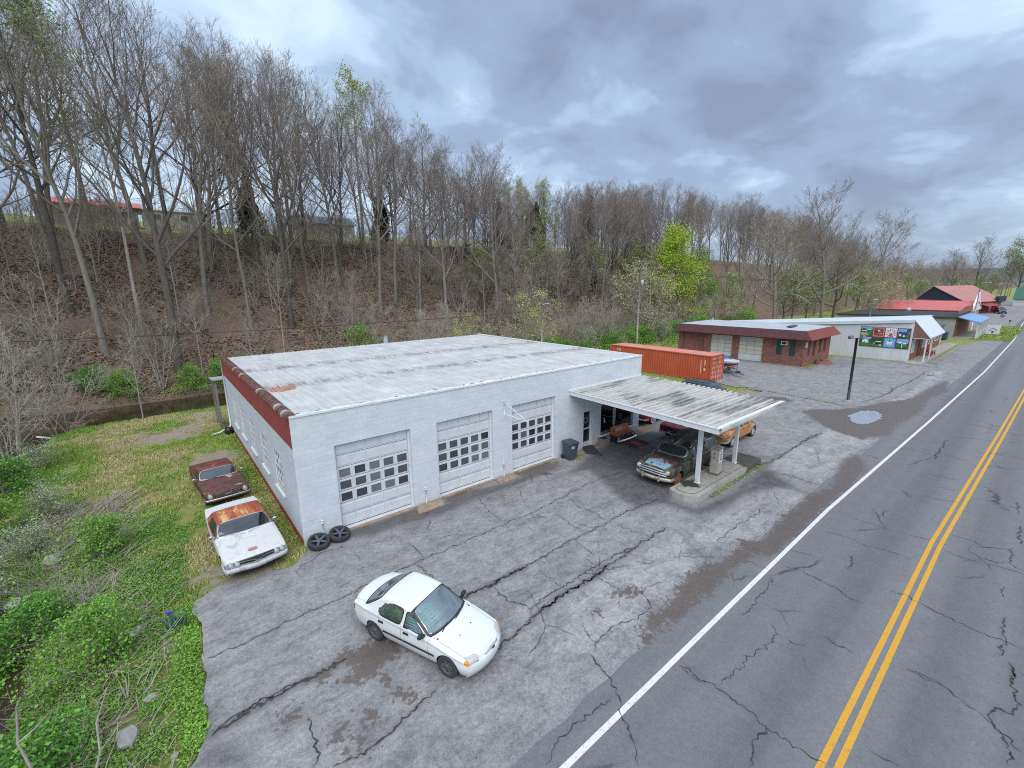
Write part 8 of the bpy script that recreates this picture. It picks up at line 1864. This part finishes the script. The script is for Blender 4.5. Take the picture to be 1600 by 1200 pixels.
for i, (x, y) in enumerate(scatter(64, (40, 114), (37, 58), 2.0)):
    kk = ['slim0', 'slim2', 'brush2', 'brush0', 'leafy2', 'slim1', 'brush1', 'slim2'][i % 8]; w = 'slender bare tree' if 'slim' in kk else 'tall bare thicket' if 'brush' in kk else 'thin olive-budding tree'
    plant(kk, x, y, '%s inside the dense wood, %s' % (w, zone(x, y)[1]), 'tree', '%ss inside the dense wood, %s' % (w, zone(x, y)[1]), rnd.uniform(.62, .85) if 'slim' in kk else rnd.uniform(1.1, 1.6) if 'brush' in kk else rnd.uniform(.7, .9))
wood(scatter(74, (42, 112), (42, 66), 2.7), ['tall0', 'tall1', 'tall2', 'tall3', 'tall4', 'slim0', 'slim2'], 'bare tree in dense wood', .85, 1.05)
wood(scatter(84, (108, 265), (37, 68), 4.0), ['tall0', 'tall1', 'tall2', 'tall4', 'slim0'], 'bare tree in distant wood', .8, 1.0)
for i, (x, y) in enumerate(scatter(104, (-26, 50), (36.2, 62), 1.7)):
    plant('brush%d' % (i % 3) if i % 5 > 1 else 'slim1', x, y, 'bare understorey thicket %s, %s' % zone(x, y), 'thicket', 'bare thickets %s, %s' % zone(x, y), rnd.uniform(.55, 1.05) if i % 5 > 1 else rnd.uniform(.35, .6))
for i, (x, y) in enumerate(scatter(40, (-26, 48), (59.5, 70), 2.0)):
    plant('brush%d' % (i % 3), x, y, 'low bare brush along the grassy edge, %s' % zone(x, y)[1], 'thicket', 'low bare brush along the grassy edge, %s' % zone(x, y)[1], rnd.uniform(.45, .8))
for i, (x, y) in enumerate(scatter(26, (40, 92), (27.5, 40), 2.6)):
    plant('brush%d' % (i % 3), x, y, 'pale bare thicket along the wood edge behind the orange container and brick garage', 'thicket', 'pale thickets at the wood edge', rnd.uniform(.7, 1.15))
for i, (x, y) in enumerate(scatter(24, (92, 230), (22, 40), 5)):
    k = ['leafy0', 'leafy1', 'leafy2', 'slim0', 'buff'][i % 5]; plant(k, x, y, ('light green budding tree' if k in ('leafy0', 'leafy1') else 'olive budding tree' if k == 'leafy2' else 'slender bare tree' if k == 'slim0' else 'buff budding tree')+' behind the metal building and shops', 'tree', dict(leafy0='light green', leafy1='light green', leafy2='olive', slim0='bare', buff='buff')[k]+' trees behind the shops', rnd.uniform(.65, 1.0))
for i, (x, y) in enumerate(scatter(16, (205, 420), (-2, 22), 9)):
    if -18 < y-(-8) < 10 and 255 < x < 275: continue
    k = ['tall2', 'leafy1', 'leafy2', 'tall4'][i % 4]; plant(k, x, y, ('bare tree' if 'tall' in k else 'budding green tree')+' in the distant valley beyond the brick hall', 'tree', ('bare' if 'tall' in k else 'green')+' trees beyond the brick hall', rnd.uniform(.6, .85))
for i, (x, y) in enumerate([(1.5, 37.2), (4.0, 37.6), (-1.0, 36.9), (2.6, 38.5), (-6, 37.2), (-8.5, 38)]):
    plant('bush%d' % (2*(i % 2)), x, y, 'bright green bush along the far creek bank left of the garage', 'bush', 'green bushes on the far creek bank', rnd.uniform(.9, 1.5))
for i, (x, y) in enumerate(scatter(22, (36, 66), (25.5, 31), 1.8)):
    plant('bush%d' % (i % 3), x, y, 'green bush in the thicket behind the orange container', 'bush', 'green bushes behind the container', rnd.uniform(.9, 1.7))
for i, (x, y) in enumerate(scatter(14, (66, 104), (23, 32), 2.5)):
    plant('bush%d' % (2*(i % 2)), x, y, 'green bush behind the brick garage', 'bush', 'green bushes behind the brick garage', rnd.uniform(1.0, 1.8))
for x, y, s, k, l in [(-6.0, 4.4, .8, 0, 'loose green bush in the dry stems on the creek slope'), (-7.2, 1.2, .75, 2, 'low green bush lower down the creek slope near the dark water'), (-5.6, -2.2, .8, 0, 'leafy bush in the ivy beside the pale rocks'), (-9.9, 14.5, 1.0, 2, 'dark green bush on the bank edge at the far left'), (-9.3, 17.8, .8, 1, 'dusty grey-green bush on the bank below the white log'), (-8.2, 6.8, .7, 1, 'grey-green weedy bush among dry stems on the slope'), (-6.6, -5.2, .9, 2, 'dense green bush at the bottom left corner'), (-8.6, -3.6, 1.0, 0, 'tall green bush hiding the water at the lower left'), (-8.9, .2, 1.05, 2, 'leafy bush at the water edge beside the mossy boulder'), (-9.4, 4.0, 1.0, 1, 'dusty green bush across from the dry stems'), (-9.8, 8.8, 1.1, 0, 'bright bush on the left bank half way to the log'), (-7.9, 10.2, .8, 1, 'grey-green weedy bush at the lawn edge')]:
    plant('bush%d' % k, x, y, l, 'bush', None, s)

# the farthest wood reads as one mass
def far_wood():
    g = np.array(TreeGen(300, 17, .2, .3, 9, 42, .36, .1, 2, (0, 6, 0), .12, .07).seg[0]+sum([TreeGen(300+i, 17, .2, .3, 12, 42, .36, .1, 2, (0, 7, 0), .12, .07).seg[j] for i in range(1) for j in (1, 2)], [])); V0, F0 = prisms(g, 3); q = np.random.default_rng(3)
    Vs, Fs, o = [], [], 0
    for _ in range(420):
        x = q.uniform(255, 900); y = q.uniform(30, 120) if q.random() < .7 else q.uniform(120, 260); a = q.random()*6.28; s = q.uniform(.8, 1.25); c, n = math.cos(a)*s, math.sin(a)*s
        V = V0 @ np.array([[c, n, 0], [-n, c, 0], [0, 0, s]]); V = V+np.array([x, y, hz(x, y)]); Vs.append(V); Fs.append(F0+o); o += len(V)
    struct(link('distant_wood', np_mesh('distant_wood', np.concatenate(Vs), np.concatenate(Fs), [T_BROWN])), 'stuff')
far_wood()
def far_hills():
    a = np.linspace(R(-60), R(140), 240); V = []; n = len(a)
    for d, hh in ((1500, 0.), (1750, .72), (2100, 1.), (2600, .6)):
        z = hh*(34+26*vnoise(np.degrees(a), a*0+d/500, .07, 3)+12*vnoise(np.degrees(a), a*0, .31, 5)); V.append(np.stack([d*np.sin(a), d*np.cos(a), z-2], 1))
    V = np.concatenate(V); i = (np.arange(3)[:, None]*n+np.arange(n-1)[None]).ravel(); F = np.stack([i, i+1, i+n+1, i+n], 1)
    t = NT('far_wooded_hill'); c = t.ramp(t.noise(.02, 6, .7), [(.35, (.10, .12, .14)), (.65, (.17, .19, .20))]); struct(link('far_hills', np_mesh('far_hills', V, F, [t.set(c, 1, 0, 0)], smooth=True)))
far_hills()

# ---------------------------------------------------------------- ground cover
def cover(name, P, size, mats, q, flat=.3, weights=None):
    mi = q.choice(len(mats), len(P), p=weights); V, F = leaf_quads(P, size, q, flat); return struct(link(name, np_mesh(name, V, F, mats, mi)), 'stuff')
def on_ground(x, y, dz): return np.stack([x, y, H(x, y)+dz], 1)
G1 = leafm('lawn_green', (.19, .29, .055)); G2 = leafm('lawn_yellow_green', (.38, .40, .11)); G3 = leafm('lawn_straw', (.50, .42, .25)); G4 = leafm('lawn_bright_green', (.21, .39, .06))
def build_lawn():
    q = np.random.default_rng(11); n = 150000
    x = q.uniform(-10.5, .0, n); y = -1.2+28.5*q.random(n)**1.15
    d, w, t = _creek(x, y, CREEK); d2, w2, t2 = _creek(x, y, CREEK2)
    dens = vnoise(x, y, .7, 21)*.6+vnoise(x, y, 2.4, 22)*.4
    g = np.zeros(n)
    for (a, b, r) in [(-3.4, 20.5, 2.6), (-1.3, 23.5, 2.0), (-1.6, 12.8, 1.6), (-3.2, .2, 1.5), (-2, -.9, 1.2)]: g = np.maximum(g, smooth(1.2-np.hypot(x-a, y-b)/r))
    k = (d > w+t*.55) & (d2 > w2+t2*.6) & (dens > .36+.35*g-.1*q.random(n)) & ~inside(LOT, x, y); x, y = x[k], y[k]; n = len(x)
    tint = vnoise(x, y, .45, 31)*.7+vnoise(x, y, 1.8, 32)*.3+q.normal(0, .12, n)+.10*smooth((x+4)/4)*smooth((4-y)/6)
    edge = smooth((-x-7)/2.5); tint -= .16*edge
    mi = np.where(tint < .36, 3, np.where(tint < .47, 0, np.where(tint < .60, 1, 2)))
    hgt = q.uniform(.05, .13, n)*(1+.8*edge); a = q.random(n)*6.28; wd = q.uniform(.012, .03, n); lx, ly = q.normal(0, .05, n), q.normal(0, .05, n); z = H(x, y)
    V = np.stack([np.stack([x-wd*np.cos(a), y-wd*np.sin(a), z-.01], 1), np.stack([x+wd*np.cos(a), y+wd*np.sin(a), z-.01], 1), np.stack([x+lx+wd*.2, y+ly, z+hgt], 1)], 1).reshape(-1, 3)
    struct(link('lawn_grass', np_mesh('lawn_grass', V, np.arange(3*n).reshape(-1, 3), [G1, G2, G3, G4], mi)), 'stuff')
build_lawn()
def build_ivy():
    q = np.random.default_rng(12); n = 300000; x = q.uniform(-10.5, -3.2, n); y = q.uniform(-10, 9, n)
    m = vnoise(x, y, .55, 41)*.6+vnoise(x, y, 1.6, 42)*.4; d2, w2, t2 = _creek(x, y, CREEK2)
    core = smooth((-3.75-x+.10*np.maximum(y+2, 0))/.9)*smooth((7.5-y)/4); k = (d2 > w2*.95) & (m+.40*core > .545+.16*q.random(n)) & ~inside(LOT, x, y) & (core > .02); x, y, m, c = x[k], y[k], m[k], core[k]
    hgt = (.05+.42*np.clip(vnoise(x, y, 1.1, 43)-.25, 0, 1)*c)*q.random(len(x))**.6; P = on_ground(x, y, hgt)
    cover('ground_ivy', P, .058, [L_IVY, L_IVYD, L_GREEN, L_OLIVE, leafm('dead_ivy_leaf', (.22, .15, .09))], q, .35, [.36, .26, .13, .15, .10])
    # green tufts along the lot edge
    n = 9000; x = -3.75+q.normal(0, .28, n); y = q.uniform(-7, -1, n); k = (vnoise(x, y, 1.0, 45) > .45) & ~inside(LOT, x, y); x, y = x[k], y[k]; cover('verge_weeds', on_ground(x, y, q.uniform(.0, .14, len(x))), .06, [L_IVY, G4, G1], q, .3)
build_ivy()
def build_litter():
    q = np.random.default_rng(13); n = 90000; x = q.uniform(-30, 75, n); y = q.uniform(37, 63, n); k = vnoise(x, y, .5, 51)+.2*q.random(n) > .42; x, y = x[k], y[k]
    c = [leafm('litter_rust', (.29, .18, .13)), leafm('litter_brown', (.20, .135, .10)), leafm('litter_pale', (.48, .37, .28)), leafm('litter_dark', (.07, .05, .038))]
    cover('leaf_litter', on_ground(x, y, .02+.05*q.random(len(x))), .30, c, q, .75, [.34, .30, .14, .22])
    n = 15000; x = q.uniform(-24, 26, n); y = q.uniform(34.6, 38.6, n); k = vnoise(x, y, .6, 58)*.7+.3*q.random(n) > .36; x, y = x[k], y[k]; k = H(x, y) > -1.0; x, y = x[k], y[k]; cover('creek_bank_growth', on_ground(x, y, .35*q.random(len(x))**1.5), .17, [L_IVY, G1, L_OLIVE, c[0], c[1]], q, .4, [.26, .2, .16, .2, .18])
    n = 42000; x = q.uniform(-30, 110, n); y = q.uniform(35.5, 66, n); k = vnoise(x, y, .28, 52)*.6+vnoise(x, y, 1.1, 53)*.4 > .62; x, y = x[k], y[k]; cover('slope_undergrowth', on_ground(x, y, .35*q.random(len(x))), .22, [L_OLIVE, L_IVYD, G1], q, .4)
    # green growth on the low ground behind the lots
    n = 46000; x = q.uniform(22, 110, n); y = q.uniform(21, 37, n); k = (vnoise(x, y, .35, 54) > .30) & (y > 24+(x > 44)*-2.5); x, y = x[k], y[k]; cover('bank_growth', on_ground(x, y, .9*q.random(len(x))**1.6), .24, [L_IVY, G1, L_GREEN, G2], q, .3)
    # stray twigs and dead stems lying over slope and creek bank
    S = []
    for _ in range(15000):
        if q.random() < .74: x, y = q.uniform(-28, 62), q.uniform(36.2, 66); L = q.uniform(.6, 3.6); up = q.uniform(.1, 1.6)
        elif q.random() < .7: x, y = q.uniform(-10.5, -5.2), q.uniform(.5, 11); L = q.uniform(.3, 1.3); up = q.uniform(.0, .55)
        else: x, y = q.uniform(-10, -4.2), q.uniform(-8.5, 3); L = q.uniform(.25, .9); up = q.uniform(.1, .9)
        a = q.random()*6.28; p = np.array([x, y, hz(x, y)+.02]); d = np.array([math.cos(a), math.sin(a), up]); r = q.uniform(.008, .02)
        for i in range(4): e = p+d*L/4+q.normal(0, .05*L/2, 3); S.append([*p, *e, r*(1-.2*i), r*(.8-.2*i)]); p = e
    V, F = prisms(np.array(S), 3); struct(link('dead_stems', np_mesh('dead_stems', V, F, [T_PALE])), 'stuff')
    n = 5200; x = np.r_[q.uniform(-3.4, 21, n//2), q.uniform(20, 40, n-n//2)]; y = np.r_[q.uniform(-11, -.3, n//2), q.uniform(-11, 3, n-n//2)]; k = vnoise(x, y, .8, 59) > .55; x, y = x[k], y[k]; cover('pavement_debris', np.stack([x, y, np.full_like(x, GZ+.014)], 1), .035, [c[3], c[2], c[0]], q, .9, [.5, .25, .25])
    n = 15000; x = q.uniform(101, 136, n); y = q.uniform(-12.2, -7.6, n); k = vnoise(x, y, .4, 56) > .3; x, y = x[k], y[k]; cover('verge_grass', on_ground(x, y, .22*q.random(len(x))), .16, [G4, G2, G1], q, .2)
    # moss and small weeds in the pavement joints and wall feet
    P = []
    for a, b, n_, w in [((15.3, -7.86), (21.2, -7.78), 900, .07), ((21.3, -7.8), (29, -8.1), 70, .04), ((65.9, -5.6), (66.4, 1.5), 1500, .5), ((38.2, 4), (38.4, 16), 2600, .8), ((-.25, .2), (-.3, 17), 2600, .3), ((13.9, -.9), (14.3, -.8), 120, .07), ((39.2, 1.8), (38.2, -6.2), 500, .10), ((33.5, 3.2), (37.9, 1.0), 1500, .9), ((22, 5), (36, 3.8), 4500, 1.6)]:
        t = q.random(n_); P.append(np.stack([a[0]+(b[0]-a[0])*t+q.normal(0, w, n_), a[1]+(b[1]-a[1])*t+q.normal(0, w, n_), GZ+.10*q.random(n_)-.02], 1))
    cover('joint_weeds', np.concatenate(P), .07, [G1, G2, G4], q, .2)
build_litter()
def rocks():
    q = random.Random(14); m = plain('pale_limestone', (.29, .285, .265), .9, .25, 4, bump=.4)
    for i, (x, y, s, w) in enumerate([(-4.75, -.9, .20, 'pale rock at the top of the ivy slope'), (-4.85, -1.5, .25, 'larger pale rock just below the top one in the ivy'), (-4.45, -1.2, .15, 'small pale rock between larger ones near the lot edge'), (-4.55, -4.4, .17, 'grey rock in the ivy half way along the lot edge'), (-5.0, -5.3, .26, 'broad grey rock near the bottom twigs'), (-6.9, -4.3, .3, 'grey rock by the dark water at the lower left'), (-4.2, -6.4, .10, 'small white stone beside the lot corner'), (-4.3, -2.7, .09, 'small white stone under the iris leaves'), (-7.4, 5.6, .35, 'flat grey rock among dry stems'), (-8.3, 2.6, .5, 'mossy boulder at the water edge'), (-8.0, 3.8, .4, 'dark wet boulder at the water edge')]):
        tag(MB().ico((0, 0, 0), s, 2, 0, .22, (1.15, .75, .5), i, False).build('rock', m, loc=(x, y, hz(x, y)+s*.2), rz=q.random()*6), w, 'rock', 'rocks on the creek slope')
    r = thing('iris_clump', 'clump of blue-green iris leaves with a purple flower at the lot edge', 'plant', (-3.98, -1.98, hz(-3.98, -1.98))); mb = MB()
    for k in range(46):
        a = q.random()*6.28; b = Vector((q.gauss(0, .16), q.gauss(0, .14), 0)); L = q.uniform(.3, .5); d = Vector((math.cos(a)*.28, math.sin(a)*.28, 1)); w = Vector((-math.sin(a), math.cos(a), 0))*.022; mb.add([b-w, b+w, b+d*L*.6+w, b+d*L*.6-w, b+d*L+Vector((math.cos(a), math.sin(a), 0))*.06], [(0, 1, 2, 3), (3, 2, 4)])
    mb.build('leaves', leafm('iris_leaf', (.07, .19, .10)), r); mb = MB()
    for k, (x, y, z) in enumerate([(-.14, .22, .50), (-.10, .25, .42)]):
        for j in range(5): mb.ico((x+.045*math.cos(j*1.257), y+.045*math.sin(j*1.257), z), .035, 1, 0, 0, (1, 1, .7))
    mb.build('flower', plain('iris_purple', (.12, .06, .42), .6, .2, 20), r)
    # driftwood, pipe and stump by the creek
    wp = plain('bleached_wood', (.50, .49, .48), .8, .2, 4); tag(MB().tube([(-15.2, 17.0, -1.0), (-12.8, 20.0, -.75), (-10.6, 21.6, -.35), (-9.6, 22.6, -.2)], [.17, .16, .12, .06], 8).build('driftwood_log', wp), 'long bleached white log lying across the creek edge', 'log')
    tag(MB().tube([(-10.9, 28.6, -.9), (-9.4, 24.6, -.30)], .07, 8).build('white_pipe', M_WHITE), 'white pipe sloping down the bank at the creek corner', 'pipe')
    s = thing('tree_stump', 'square broken brown stump on the bank above the creek', 'stump', (-8.4, 26.2, hz(-8.4, 26.2))); mb = MB(); mb.prism([(-.45, -.3), (.4, -.38), (.5, .3), (-.35, .36)], -.3, .9); mb.prism([(-.2, -.15), (.15, -.2), (.2, .1), (-.1, .2)], .9, 1.1); mb.build('stump_wood', plain('stump_wood', (.20, .15, .10), .9, .35, 4, bump=.5), s)
    # bare sapling stems rising close to the camera at the lower left
    r = thing('sapling', 'bare pale sapling stems rising from the bottom left corner', 'sapling', (-5.6, -8.3, hz(-5.6, -8.3))); 
    for k, (tx, ty, tz, rr) in enumerate([(-.15, 1.0, 3.3, .035), (.85, .9, 3.0, .030), (-1.5, .6, 2.5, .042), (-.9, .8, 2.9, .040), (.3, .55, 2.2, .02), (1.1, .2, 2.0, .018)]):
        b = Vector((q.uniform(-.2, .2), q.uniform(-.2, .1), -.2)); t = Vector((tx, ty, tz)); ps = [b.lerp(t, f)+Vector((q.gauss(0, .05), q.gauss(0, .05), .12*math.sin(f*3))) for f in np.linspace(0, 1, 8)]; mb = MB(); mb.tube(ps, [rr*(1-.6*f) for f in np.linspace(0, 1, 8)], 6)
        for j in range(5):
            i = q.randrange(2, 7); e = ps[i]+Vector((q.gauss(0, .25), q.gauss(0, .25), q.uniform(.1, .4))); mb.tube([ps[i], (ps[i]+e)/2+Vector((0, 0, -.03)), e], [rr*.4, rr*.3, .005], 4)
        mb.build('stem', B_PALE, r)
rocks()
